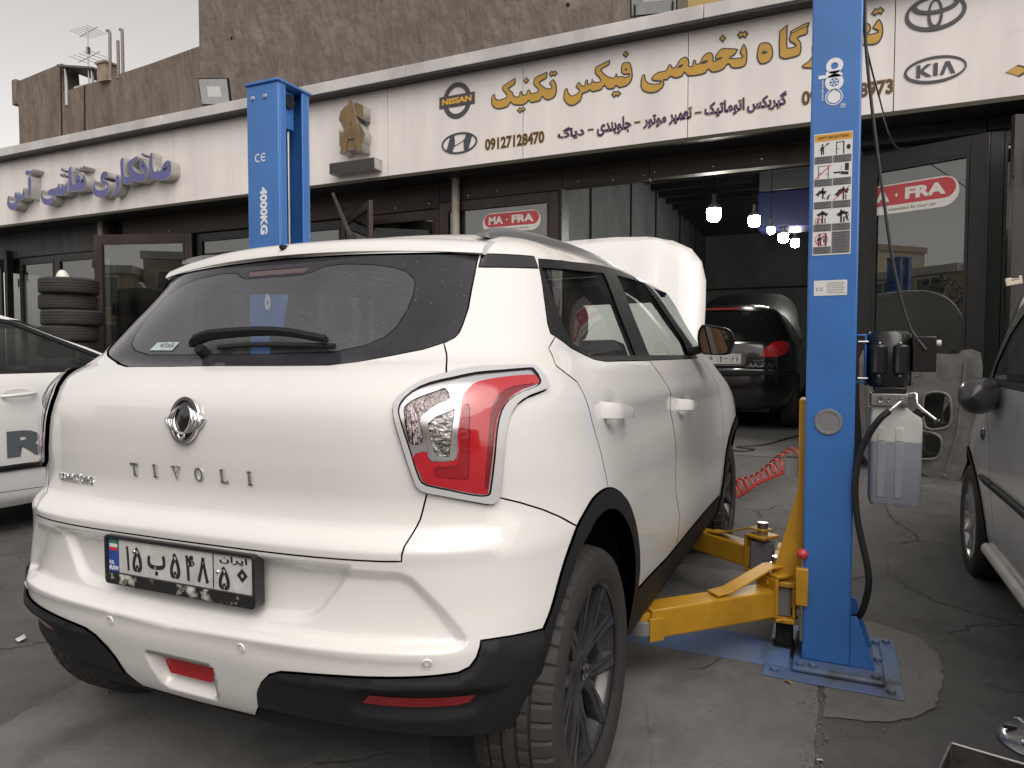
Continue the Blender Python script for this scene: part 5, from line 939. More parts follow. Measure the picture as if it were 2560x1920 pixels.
    # ---- cabin
    SEAT=pm('seat_cloth',(.03,.03,.032),.85,noise=.3,nscale=30)
    MB().b2((-.66,-.30,.55),(.66,.32,1.02)).build('boot_floor',SEAT,root,bevel=.02); MB().b2((-.70,.32,.45),(.70,2.2,.62)).build('cabin_floor',SEAT,root)
    MB().b2((-.70,1.75,.6),(.70,2.25,1.10)).build('dashboard',SEAT,root,bevel=.06)
    for x in (-.38,.38):
        MB().box((x,.42,.86),(.52,.16,.56),M=Matrix.Rotation(R(-14),3,'X')).build('seat_back',SEAT,root,bevel=.05); MB().box((x,.36,1.20),(.26,.10,.14)).build('headrest',SEAT,root,bevel=.04)
        MB().box((x,1.18,.92),(.50,.15,.62),M=Matrix.Rotation(R(-16),3,'X')).build('seat_back',SEAT,root,bevel=.06); MB().box((x,1.08,1.29),(.26,.10,.16)).build('headrest',SEAT,root,bevel=.045)
    tw=MB(); tw.tube([(-.38+.18*math.cos(R(t)),1.70+.06*math.sin(R(t)),1.10+.17*math.sin(R(t))) for t in range(0,360,15)],.014,8,closed=True); tw.build('steering_wheel',BLKPL,root,smooth=60)
    MB().b2((-.62,-.40,.24),(.62,3.1,.56)).build('underbody',DARK,root)  # plain dark box, added to block light under the body
suv_parts(SUV,SS,SV,ST,SLAB,SNAMES,SG)
# ---------------------------------------------------------------- two-post lift
BLUE=pm('lift_blue',(.045,.18,.52),.38,noise=.22,nscale=3,coat=.3,coat_r=.2,stain=((.06,.12,.26),5,.70)); BLUEW=pm('lift_blue_worn',(.075,.15,.34),.5,noise=1.,nscale=6,ncol=(.13,.15,.19),stain=((.05,.05,.055),7,.58))
YEL=pm('lift_yellow',(.55,.29,.020),.42,noise=.25,nscale=7,coat=.2,stain=((.33,.19,.05),9,.66)); GREYP=pm('grey_rubber',(.19,.19,.20),.6); DEC=pm('decal_white',(.74,.76,.80),.45); STKW=pm('sticker_white',(.66,.66,.66),.4); STKG=pm('sticker_grey',(.13,.13,.14),.5); STKO=pm('sticker_orange',(.62,.30,.03),.45); STKR=pm('sticker_red',(.50,.03,.04),.45); STKK=pm('sticker_black',(.012,.012,.012),.5)
def column(label,xa,xb,sgn,h,lean=0.):
    """C-section post; the open side looks along sgn*x"""
    cx_=(xa+xb)/2; t=thing('lift_column',label,'lift column',(cx_,1.071,0),(0,R(lean),0),group='posts of the two-post lift'); w=(xb-xa)/2; d=.235; k=.012
    xo=-sgn*w; xi=sgn*w
    b=MB(); b.prism([(-w,0),(w,0),(w,k),(-w+k if sgn>0 else -w,k)] if 0 else [(min(xo,xi),0),(max(xo,xi),0),(max(xo,xi),k),(min(xo,xi),k)],.03,h)
    b.b2((min(xo,xi),d-k,.03),(max(xo,xi),d,h)); b.b2((xo if sgn>0 else xo-k,k,.03),(xo+k if sgn>0 else xo,d-k,h))
    b.build('post',BLUE,t,bevel=.006,seg=3)
    # returned lips of the channel
    c=MB(); c.b2((xi-sgn*.012,k,.03),(xi,k+.045,h)); c.b2((xi-sgn*.012,d-k-.045,.03),(xi,d-k,h)); c.build('channel_lip',BLUE,t,bevel=.003)
    MB().b2((-w-.008,-.010,h),(w+.008,d+.012,h+.014)).build('top_plate',BLUE,t,bevel=.004)
    return t
LC=column('blue lift column behind the SUV, its open channel showing',-1.388,-1.172,1,2.565,0)
w=.108
b=MB(); b.b2((w-.055,.070,2.36),(w-.045,.165,2.56)); b.build('top_bracket',BLUE,LC,bevel=.004); MB().cyl((w-.075,.118,2.50),(w-.03,.118,2.50),.036,n=24).build('pulley',DARK,LC)
for y,r in ((.085,.006),(.145,.008)): MB().cyl((w-.07,y,.1),(w-.07,y,2.52),r,n=10).build('cable',STEEL,LC)
for x in (-.062,.022): MB().lathe([(0,.010),(.009,.009),(.013,0)],14,FACE(x,-.0005,2.50)).build('bolt',STEEL,LC,smooth=50)
def deco(par,b,mat,M,name='decal'): o=b.build(name,mat,par); setm(o,M); return o
ce=MB()
for x0 in (-.021,.019):
    P=[(x0+.020*math.cos(R(t)),.022*math.sin(R(t))) for t in range(50,311,13)]; Q=[(x0+.014*math.cos(R(t)),.016*math.sin(R(t))) for t in range(50,311,13)]; ce.prism(P+Q[::-1],0,.001)
ce.prism([(.003,-.003),(.028,-.003),(.028,.003),(.003,.003)],0,.001); deco(LC,ce,DEC,FACE(-.012,-.0006,2.19))
ROT=Matrix.Rotation(R(-90),4,'Z')
o=put('lettering',text_mesh('4000KG',.245,.048,.001,.045),DEC,LC); setm(o,FACE(.002,-.0006,1.915)@ROT)
o=put('lettering',text_mesh('apo',.20,.055,.001,.05),DEC,LC); setm(o,FACE(.012,-.0006,1.50)@ROT)
RC=column('blue lift column in front, with safety sticker and pump unit',1.340,1.505,-1,2.62)
w=.0825; X=lambda x:x-1.4225
# decals on the near face
s=thing('safety_sticker','tall safety instruction sticker with nine pictograms on the blue column','sticker',(1.4165,1.0705,1.7465))
def d2(b,mat,z,name='print'): o=b.build(name,mat,s); setm(o,M3((1,0,0),(0,0,1),(0,-1,0),(0,-z,0))); return o
W,H=.126,.435
d2(MB().prism(rrect(W,H,.002),0,.0006),STKW,.0002,'backing'); d2(MB().b2((-W/2+.002,H/2-.027,0),(W/2-.002,H/2-.003,.0004)),STKO,.0009); o=put('lettering',text_mesh('SAFETY INSTRUCTIONS',.100,.009,.0004,.02),STKK,s); setm(o,FACE(0,-.0014,H/2-.015))
for r in range(5):
    for c in range(2):
        x0=-W/2+.002+c*.0615; y1=H/2-.029-r*.0808; x1=x0+.0595
        if r==4 and c==1: d2(MB().b2((x0,y1-.078,0),(x1,y1,.0004)),STKG,.0009); cap=(y1-.004,y1-.074,9)
        else: d2(MB().b2((x0,y1-.078,0),(x1,y1-.052,.0004)),STKG,.0009); cap=(y1-.057,y1-.074,3)
        for q in range(cap[2]): yy=cap[0]-(cap[0]-cap[1])*q/max(1,cap[2]-1); d2(MB().b2((x0+.007,yy-.0012,0),(x1-.008-.006*(q%2),yy+.0010,.0003)),pm('sticker_print',(.05,.05,.052),.5),.0014)
        if r==4 and c==1: continue
        p=MB(); cx_=(x0+x1)/2; cy_=y1-.026; U=lambda *P:p.prism([(cx_+a,cy_+b) for a,b in P],0,.0004)
        def man(dx,dy,sc=1.,lean=0.):
            p.prism(ellipse(cx_+dx+lean*.02*sc,cy_+dy+.0165*sc,.0035*sc,.0042*sc,12),0,.0004)
            for P in ([(-.005,-.002),(.005,-.002),(.006,.011),(-.005,.011)],[(-.005,-.018),(-.001,-.018),(.001,-.002),(-.005,-.002)],[(.002,-.018),(.006,-.018),(.005,-.002),(.001,-.002)],[(.004,.008),(.013,.013),(.013,.016),(.004,.011)],[(-.005,.010),(-.010,-.003),(-.008,-.004),(-.003,.007)]): p.prism([(cx_+dx+a*sc+lean*b*sc,cy_+dy+b*sc) for a,b in P],0,.0004)
        def car(dx,dy,sc=1.,tilt=0.):
            c_,s_=math.cos(tilt),math.sin(tilt); f=lambda P:[(cx_+dx+(a*c_-b*s_)*sc,cy_+dy+(a*s_+b*c_)*sc) for a,b in P]
            p.prism(f([(-.022,-.004),(.022,-.004),(.022,.002),(.013,.004),(.008,.010),(-.007,.010),(-.013,.004),(-.022,.001)]),0,.0004)
            for a in (-.013,.013): p.prism([(cx_+dx+(a*c_+.006*s_)*sc+x_,cy_+dy+(a*s_-.006*c_)*sc+y_) for x_,y_ in ellipse(0,0,.0045*sc,.0045*sc,12)],0,.0006)
        def post(dx,wd=.004,h0=-.024,h1=.022): U((dx-wd,h0),(dx+wd,h0),(dx+wd,h1),(dx-wd,h1))
        k=r*2+c
        if k==0: man(-.004,-.002); U((.008,.012),(.018,.016),(.018,.022),(.008,.018))
        if k==1: post(-.019,.0016); post(.004,.0022); U((-.02,.018),(.006,.018),(.006,.021),(-.02,.021)); p.prism(ellipse(cx_+.020,cy_+.0,.007,.009,16),0,.0004); U((-.018,-.004),(-.010,-.006),(-.010,-.004),(-.018,-.002))
        if k==2: post(-.016,.0013); post(.017,.0013); U((-.017,.019),(.018,.019),(.018,.021),(-.017,.021)); U((-.015,-.008),(-.005,-.004),(-.005,-.002),(-.015,-.006)); U((.008,-.012),(.016,-.008),(.016,-.006),(.008,-.010))
        if k==3: U((.009,-.002),(.022,-.002),(.022,.024),(.009,.024)); U((-.028,-.010),(.006,-.010),(.006,-.004),(-.028,-.004)); U((-.008,-.014),(.020,-.018),(.022,-.006),(.008,-.006)); U((-.004,.004),(-.001,.004),(-.0025,.001)); U((-.0032,.004),(-.0018,.004),(-.0018,.016),(-.0032,.016))
        if k==4: post(.0,.0028,-.016,.024); car(-.006,.006,.85,.25); man(.018,-.012,.55,.3); U((.004,-.018),(.010,-.015),(.004,-.012))
        if k==5: post(.006,.0028); car(0,.004,1.1,.35); post(.014,.0018,-.024,-.006)
        if k==6: post(.0,.0028); car(.0,.010,.85); man(-.014,-.014,.5); post(.009,.0018,-.024,-.004)
        if k==7: post(.0,.0032); car(.004,.008,.9,.12); man(.019,-.008,.7,-.2); post(.009,.0026,-.024,-.004)
        if k==8: post(.012,.0032); man(-.008,-.004,1.1); post(.006,.0018,-.012,.002)
        d2(p,STKK,.0007,'pictogram')
        if k in (2,5): d2(MB().prism([(x0+.003,y1-.049),(x0+.006,y1-.050),(x1-.003,y1-.004),(x1-.006,y1-.003)],0,.0003),STKR,.0014,'red_stroke')
        if k in (6,8):
            rr,ox,oy=(.012,-.014,-.014) if k==6 else (.022,-.002,0.)
            q=MB(); q.prism(ellipse(cx_+ox,cy_+oy,rr,rr,28),0,.0003,holes=[ellipse(cx_+ox,cy_+oy,rr-.002,rr-.002,28)[::-1]]); q.prism([(cx_+ox-rr*.7,cy_+oy-rr*.6),(cx_+ox-rr*.6,cy_+oy-rr*.7),(cx_+ox+rr*.7,cy_+oy+rr*.6),(cx_+ox+rr*.6,cy_+oy+rr*.7)],0,.0003); d2(q,STKR,.0014,'red_stroke')
s=thing('data_plate','white metal rating plate with CE mark on the blue column','sticker',(1.416,1.0705,1.410))
d2(MB().prism(rrect(.110,.055,.003),0,.0008),STKW,.0002,'backing')
for i in range(7): d2(MB().b2((-.012,.018-.0062*i,0),(.048-.003*(i%3),.0195-.0062*i,.0003)),STKG,.0011)
q=MB()
for x0 in (-.042,-.028):
    P=[(x0+.0055*math.cos(R(t_)),-.004+.006*math.sin(R(t_))) for t_ in range(50,311,20)]; Q=[(x0+.0038*math.cos(R(t_)),-.004+.0042*math.sin(R(t_))) for t_ in range(50,311,20)]; q.prism(P+Q[::-1],0,.0003)
d2(q,STKK,.0011,'lettering')
# logo down the post: a, p with a wheel in its bowl, ring
q=MB()
def ring(x,y,r0,r1,n=40): q.prism(ellipse(x,y,r0,r0,n),0,.001,holes=[ellipse(x,y,r1,r1,n)[::-1]])
ring(-.058,.0,.028,.012); q.b2((-.040,-.028,0),(-.030,.020,.001)); ring(.0,.0,.030,.0155); q.b2((-.030,-.052,0),(-.018,.026,.001))
for k in range(6): a=R(60*k); q.prism([(math.cos(a+R(s_))*r_,math.sin(a+R(s_))*r_) for r_,s_ in ((.004,-20),(.0135,-13),(.0135,13),(.004,20))],0,.001)
ring(.052,.0,.029,.0255); q.prism(ellipse(.052,.0,.0215,.0215,36),0,.001)
deco(RC,q,DEC,FACE(X(1.416),-.0006,2.142)@ROT,'logo'); o=put('lettering',text_mesh('GARAGE EQUIPMENTS',.075,.0065,.0008,.02),DEC,RC); setm(o,FACE(X(1.378),-.0006,2.118)@ROT)
q=MB(); q.prism(ellipse(0,0,.0085,.0085,24),0,.001,holes=[ellipse(0,0,.0068,.0068,24)[::-1]]); deco(RC,q,DEC,FACE(X(1.446),-.0006,2.056)); o=put('lettering',text_mesh('R',None,.009,.001,.03),DEC,RC); setm(o,FACE(X(1.446),-.0006,2.056)@ROT)
MB().lathe([(0,.0035),(.036,.0035),(.038,.0055),(.0455,.0055),(.048,.002),(.048,0)],48,FACE(X(1.418),0,.923)).build('blanking_disc',GREYP,RC,smooth=40)
# foot
MB().b2((X(1.312),-.085,.010),(X(1.615),.300,.030)).build('foot_plate',BLUEW,RC,bevel=.008); MB().b2((X(1.215),-.150,.004),(X(1.672),.400,.0095)).build('ground_plate',BLUEW,RC,bevel=.002)
for (y0) in (.002,.225): MB().prism([(w,.03),(w+.082,.03),(w+.035,.17),(w+.022,.215),(w,.215)],0,.010,M3((1,0,0),(0,0,1),(0,1,0),(0,y0,0))).build('gusset',BLUE,RC,bevel=.002)
for x,y,z in ((1.383,-.055,.030),(1.587,-.060,.030),(1.600,.100,.030),(1.600,.275,.030),(1.640,.355,.0095),(1.632,-.115,.0095),(1.255,-.10,.0095),(1.34,-.06,.030)):
    MB().lathe([(0,.013),(.013,.013),(.015,.011),(.015,.0)],6,Matrix.Translation((X(x),y,z))).build('anchor_bolt',BLUEW,RC); 
# carriage and arms
def bar(p0,p1,wd,z0,z1):
    p0,p1=Vector(p0),Vector(p1); d=(p1-p0).normalized(); n=Vector((-d.y,d.x))*wd/2; return [tuple(p) for p in (p0-n,p1-n,p1+n,p0+n)]
def lift_arms(sgn,ox,label):
    t=thing('lift_carriage',label,'lift arm',(ox,1.19,0),group='carriages and arms of the two-post lift'); f=lambda x,y:(sgn*x,y)
    P=lambda pts:[f(*p) for p in pts]
    def pr(name,pts,z0,z1,mat=YEL,bev=.004):
        q=P(pts); A=sum(q[i][0]*q[(i+1)%len(q)][1]-q[(i+1)%len(q)][0]*q[i][1] for i in range(len(q))); q=q if A>0 else q[::-1]; return MB().prism(q,z0,z1).build(name,mat,t,bevel=bev)
    pr('carriage',[(-.018,-.075),(.008,-.075),(.008,.090),(-.018,.090)],.20,1.0)
    for y0,k in ((-.070,1.),(.075,1.)):
        q=[(0,.20),(-.10,.20),(-.095,.36),(-.018,.66),(0,.66)]; b=MB().prism([(sgn*a,c) for a,c in (q if sgn<0 else q[::-1])],0,.012,M3((1,0,0),(0,0,1),(0,1,0),(0,y0,0))).build('gusset',YEL,t,bevel=.002)
    pr('cross_beam',[(-.125,-.10),(-.02,-.10),(-.02,.50),(-.125,.50)],.285,.305); pr('cross_beam',[(-.125,-.10),(-.02,-.10),(-.02,.50),(-.125,.50)],.145,.165)
    pr('cross_beam',[(-.03,-.095),(-.018,-.095),(-.018,.495),(-.03,.495)],.166,.284)
    for nm,pv,tip,z0,z1 in (('rear',(-.085,-.045),(-.505,-.49),.168,.272),('front',(-.19,.46),(-.56,.72),.185,.285)):
        p0=Vector(pv); p1=Vector(tip); d=(p1-p0).normalized(); n=Vector((-d.y,d.x))
        a=pr('arm',bar(p0+d*.04,p0+d*(.60 if nm=='rear' else .42),.092,0,0),z0,z1,bev=.008)
        e=pr('arm_extension',bar(p0+d*.42 if nm=='front' else p0+d*.60,p1+d*.03,.070,0,0),z0+.012,z1-.012,bev=.004)
        pr('arm_plate',bar(p0-d*.05,p0+d*.055,.115,0,0),z0-.016,z0-.002); pr('arm_plate',bar(p0-d*.05,p0+d*.055,.115,0,0),z1+.045,z1+.060)
        pr('arm_web',bar(p0+d*.045,p0+d*.06,.110,0,0),z0,z1+.045)
        # bent strap over the arm
        s0,s1=p0+d*.02,p0+d*.30; st=[]
        for q,zz in ((p0-d*.03,z1+.078),(p0+d*.05,z1+.078),(p0+d*.24,z1+.010),(p0+d*.31,z1+.004)):
            for sg in (-1,1):
                c=q+n*.032*sg; st+=[(sgn*c.x,c.y,zz),(sgn*c.x,c.y,zz+.009)]
        fs=[]
        for i in range(3):
            k=i*4; fs+=[(k,k+4,k+5,k+1),(k+2,k+3,k+7,k+6),(k+1,k+5,k+7,k+3),(k,k+2,k+6,k+4)]
        fs+=[(0,1,3,2),(12,14,15,13)]; MB().add(st,fs).build('arm_strap',YEL,t,bevel=.002)
        MB().cyl((sgn*p0.x,p0.y,z0-.03),(sgn*p0.x,p0.y,z1+.115),.024,n=24).build('pivot_pin',STEEL,t,smooth=40)
        MB().prism([(sgn*(p0.x+x_),p0.y+y_) for x_,y_ in rrect(.10,.07,.01)],z0+.002,z1+.03).build('rubber_stop',GREYP,t,bevel=.01)
        q=p1+d*.0; MB().lathe([(0,z0+.045),(.045,z0+.045),(.05,z0+.04),(.05,z0-.004)],24,Matrix.Translation((sgn*q.x,q.y,.02))).build('lift_pad',GREYP,t,smooth=40)
        ek=p0+d*.585+n*(.048 if sgn>0 else .048); MB().prism(bar(ek-d*.03,ek+d*.03,.014,0,0),z0-.006,z0+.075).build('end_tab',YEL,t,bevel=.003)
    # release rod with its red ball
    MB().prism([(sgn*x,y) for x,y in ((-.018,-.14),(.025,-.14),(.025,-.095),(-.018,-.095))][::1 if sgn>0 else -1],.235,.375).build('rod_guide',YEL,t,bevel=.004); MB().cyl((sgn*.004,-.117,.10),(sgn*.004,-.117,.415),.008,n=12).build('release_rod',STEEL,t,smooth=50)
    MB().lathe([(.0001,.021),(.010,.0185),(.0185,.010),(.021,0),(.0185,-.010),(.010,-.0185),(.0001,-.021)],20,Matrix.Translation((sgn*.004,-.117,.425))).build('release_knob',pm('knob_red',(.55,.05,.07),.35,coat=.4),t,smooth=180)
    return t
lift_arms(1,1.335,'yellow carriage with two swing arms on the front blue column'); lift_arms(-1,-1.17,'yellow carriage and arms on the far column, mostly behind the SUV')
# floor cover between the posts
t=thing('floor_cover','worn blue steel cover strip across the floor between the columns','floor cover',(0,1.15,0))
MB().prism([(1.015,.005),(1.075,.040),(1.205,.040),(1.275,.005),(1.27,.0045),(1.02,.0045)],-1.16,1.30,M3((0,1,0),(0,0,1),(1,0,0),(0,-1.15,0))).build('cover_plate',BLUEW,t,bevel=.004)
MB().b2((1.245,-.02,.045),(1.305,.06,.145)).build('cable_guard',BLKPL,t,bevel=.004); MB().b2((1.238,-.03,.006),(1.310,.07,.044)).build('cable_guard',DARK,t)
MB().tube([(1.295,.06,.10),(1.285,.05,.16),(1.275,.03,.22),(1.285,.02,.28),(1.30,.03,.30)],.002,6).build('cable',DARK,t)
# ---------------------------------------------------------------- hydraulic power unit on the outer side of the column
t=thing('hydraulic_power_unit','black electric pump over a translucent oil tank bolted to the blue column','pump',(1.61,1.13,.63)); bpy.context.view_layer.update()
MBK=pm('motor_black',(.012,.012,.013),.35,coat=.3,noise=.3,nscale=15)
def q_(b,name,mat,smooth=None,bevel=0,par=None):
    o=b.build(name,mat,par or t,smooth=smooth,bevel=bevel); o.location=(-1.61,-1.13,-.63) if par is None else (0,0,0); return o
m=q_(MB().lathe([(.0,1.052),(.060,1.052),(.070,1.075),(.0715,1.24),(.062,1.252),(.0,1.252)],40,Matrix.Translation((1.612,1.165,0))),'motor',MBK,40)
q_(MB().b2((1.535,1.20,1.055),(1.69,1.25,1.245)),'motor_mount',MBK,None,.004)
for x in (1.579,1.649): q_(MB().lathe([(0,1.100),(.022,1.100),(.0265,1.106),(.0275,1.196),(.022,1.203),(0,1.203)],28,Matrix.Translation((x,1.098,0))),'capacitor_cover',MBK,35)
for x in (1.58,1.645):
    for z in (1.209,1.093): q_(MB().lathe([(0,.006),(.004,.005),(.005,0)],10,FACE(x,1.094,z)),'screw',STEEL)
q_(MB().b2((1.683,1.09,1.108),(1.755,1.19,1.232)),'control_box',MBK,None,.003); q_(MB().cyl((1.756,1.13,1.208),(1.772,1.13,1.208),.012,n=16),'push_button',pm('button_white',(.6,.6,.6),.4),40)
q_(MB().b2((1.566,1.10,1.030),(1.668,1.23,1.052)),'motor_flange',MBK,None,.003)
AL=pm('cast_aluminium',(.34,.335,.32),.45,metal=.8,noise=.35,nscale=25,bump=.0012,bscale=90)
q_(MB().b2((1.556,1.085,.985),(1.672,1.235,1.030)),'valve_block',AL,None,.004)
for x,r in ((1.586,.010),(1.612,.006),(1.655,.012)): q_(MB().lathe([(r*.5,.004),(r,.006),(r*1.15,0)],16,FACE(x,1.0845,1.008)),'valve_boss',AL,40)
# tank: shouldered can with moulded ribs, oil to two thirds
TANK=pm('tank_plastic',(.60,.60,.575),.38,noise=.12,nscale=4,spec=.4,stain=((.45,.42,.34),6,.68)); OIL=pm('tank_oil',(.29,.305,.36),.36,noise=.08,nscale=4,spec=.4)
def tank(z0,z1,mat,name,neck=False):
    prof=rrect(.166,.13,.016,4); b=MB(); zs=[z0,z1] if not neck else [z0,z1-.06,z1-.045,z1]
    rows=[]
    if neck:
        for z,sx,dx in ((z0,1,0),(.930,1,0),(.945,.97,-.002),(.962,.80,-.014),(.985,.66,-.026)): rows.append([(1.638+dx+x*sx,1.165+y*(.98 if sx<1 else 1),z) for x,y in prof])
    else:
        for z,sx in ((z0,.93),(z0+.012,1),(z1,1)): rows.append([(1.638+x*sx,1.165+y*sx,z) for x,y in prof])
    n=len(prof); b.add([p for r_ in rows for p in r_],[(i*n+k,i*n+(k+1)%n,(i+1)*n+(k+1)%n,(i+1)*n+k) for i in range(len(rows)-1) for k in range(n)]+[tuple(range(n))[::-1],tuple(range((len(rows)-1)*n,len(rows)*n))]); return q_(b,name,mat,35)
tk=tank(.628,.858,OIL,'tank_filled'); tank(.8582,.985,TANK,'tank',True)
for x in (1.592,1.648):
    for za,zb,mt in ((.655,.857,OIL),(.8585,.91,TANK)): q_(MB().b2((x-.013,1.0975,za),(x+.013,1.104,zb)),'tank_rib',mt,None,.005)
c=Matrix.Translation((1.706,1.15,.952))@Matrix.Rotation(R(38),4,'Y'); q_(MB().lathe([(0,.020),(.017,.020),(.018,.016),(.018,-.012)],20,c),'filler_cap',BLKPL,40); q_(MB().lathe([(0,.0215),(.014,.0215),(.0145,.0195)],20,c),'cap_label',pm('cap_red',(.55,.06,.04),.4),40)
q_(MB().tube([(1.668,1.10,1.030),(1.690,1.09,1.036),(1.697,1.085,1.03),(1.699,1.08,1.0),(1.712,1.075,.982),(1.756,1.065,.944)],.0045,10),'lever',CHROME,60); q_(MB().lathe([(.0001,.012),(.008,.009),(.012,0),(.008,-.009),(.0001,-.012)],16,Matrix.Translation((1.762,1.063,.938))),'lever_knob',GLOSSBLK,180)
q_(MB().tube([(1.655,1.085,1.008),(1.652,1.06,1.008),(1.640,1.045,1.0),(1.610,1.04,.970)],.0065,10),'hose_fitting',CHROME,60)
q_(MB().tube(catmull([(1.612,1.04,.972),(1.580,1.035,.94),(1.545,1.05,.875),(1.520,1.06,.80),(1.510,1.06,.70),(1.516,1.06,.60),(1.535,1.055,.50),(1.553,1.05,.42),(1.560,1.055,.35),(1.550,1.08,.27),(1.535,1.10,.215),(1.515,1.12,.20)],5),.0115,12),'hydraulic_hose',pm('hose_black',(.014,.014,.015),.5),60)
br=MB(); br.b2((1.506,1.13,1.236),(1.540,1.21,1.243)); br.b2((1.533,1.13,1.072),(1.540,1.21,1.235)); br.b2((1.506,1.13,1.064),(1.540,1.21,1.071)); q_(br,'mounting_bracket',BLUE,None,.002)
for z in (1.215,1.082): q_(MB().cyl((1.512,1.125,z),(1.545,1.125,z),.005,n=8),'screw',STEEL)
# electric cable from above
t=thing('power_cable','black electric cable hanging from above down to the pump box','cable',(1.52,1.20,2.5))
for nm,P,r in (('cable',[(1.509,1.10,2.62),(1.513,1.10,2.31),(1.535,1.10,2.08),(1.560,1.10,1.88),(1.585,1.10,1.70),(1.615,1.10,1.50),(1.645,1.10,1.36),(1.672,1.10,1.268),(1.695,1.095,1.225),(1.722,1.085,1.185)],.0055),('cable',[(1.508,1.28,2.60),(1.515,1.30,2.379),(1.60,2.0,2.352),(1.692,2.9,2.426),(1.795,3.9,2.608),(1.906,4.9,2.858)],.004)):
    o=MB().tube(catmull(P,5),r,8).build(nm,pm('cable_black',(.02,.02,.021),.5),t,smooth=60); o.location=(-1.52,-1.20,-2.5)
# ---------------------------------------------------------------- the other three cars
def yz(S,pts,hi=None): return [(a_at(S,y,v,.05,hi or S.amax-.05),v) for y,v in pts]
TYM=bpy.data.meshes.get('tyre')
def road_wheel(par,x,y,r,rimmat,style):
    o=bpy.data.objects.new('wheel',SIMPLE_TYRE); link(o,par); o.location=(x,y,r); o.rotation_euler=(0,0,0 if x>0 else math.pi); k=r/.30; o.scale=(1,k,k)
    if not SIMPLE_TYRE.materials: SIMPLE_TYRE.materials.append(RUBBER)
    b=MB(); RX=Matrix.Rotation(R(90),4,'Y')
    b.lathe([(.195,-.06),(.185,.05),(.197,.082),(.205,.088),(.205,.080)],40,RX); b.lathe([(0,.075),(.03,.074),(.05,.062),(.055,.05)],24,RX)
    n=style
    for i in range(n):
        a=2*math.pi*i/n; wd=.5/n
        P=[]
        for r_,w_,x_ in ((.045,wd*.8,.070),(.12,wd*.30,.074),(.196,wd*.34,.082)): c,s=math.cos(a),math.sin(a); ww=max(.006,r_*w_); P.append([(x_-.02,r_*c-s*ww,r_*s+c*ww),(x_,r_*c-s*ww*.7,r_*s+c*ww*.7),(x_,r_*c+s*ww*.7,r_*s-c*ww*.7),(x_-.02,r_*c+s*ww,r_*s-c*ww)])
        b.add([p for q in P for p in q],[(i_*4+j,i_*4+(j+1)%4,(i_+1)*4+(j+1)%4,(i_+1)*4+j) for i_ in range(2) for j in range(4)])
    b.build('rim',rimmat,o,smooth=40); MB().lathe([(0,.0),(.18,.0),(.18,.01)],24,RX).build('brake_disc',DARK,o)
    return o
def simple_tyre():
    prof=[(.196,-.085),(.23,-.093),(.27,-.092),(.290,-.080),(.299,-.062),(.300,-.036),(.293,-.034),(.293,-.028),(.300,-.026),(.300,-.004),(.293,-.003),(.293,.003),(.300,.004),(.300,.026),(.293,.028),(.293,.034),(.300,.036),(.299,.062),(.290,.080),(.27,.092),(.23,.093),(.196,.085)]
    return MB().lathe(prof,72,Matrix.Rotation(R(90),4,'Y')).mesh('simple_tyre',35)
SIMPLE_TYRE=simple_tyre()
def arch_poly(S,yc,zc,r,lo,hi,n=16):
    o=[]
    for k in range(n+1): t=math.pi*k/n; z=zc+r*math.sin(t); o.append((a_at(S,yc-r*math.cos(t),max(z,.2),lo,hi),z))
    return [(o[0][0],.1)]+o+[(o[-1][0],.1)]
def cabin(root,W,y0,y1,zf,zt):
    SEAT=MAT['seat_cloth']; MB().b2((-W,y0,.25),(W,y1,zf)).build('cabin_floor',SEAT,root)
    for yy in (y0+.55,y0+1.35):
        for x in (-.36,.36): MB().box((x,yy,zf+.20),(.48,.14,.56),M=Matrix.Rotation(R(-14),3,'X')).build('seat_back',SEAT,root,bevel=.05); MB().box((x,yy-.09,zf+.54),(.26,.09,.15)).build('headrest',SEAT,root,bevel=.04)
    MB().b2((-W,y1-.35,zf),(W,y1,zf+.30)).build('dashboard',SEAT,root,bevel=.05)
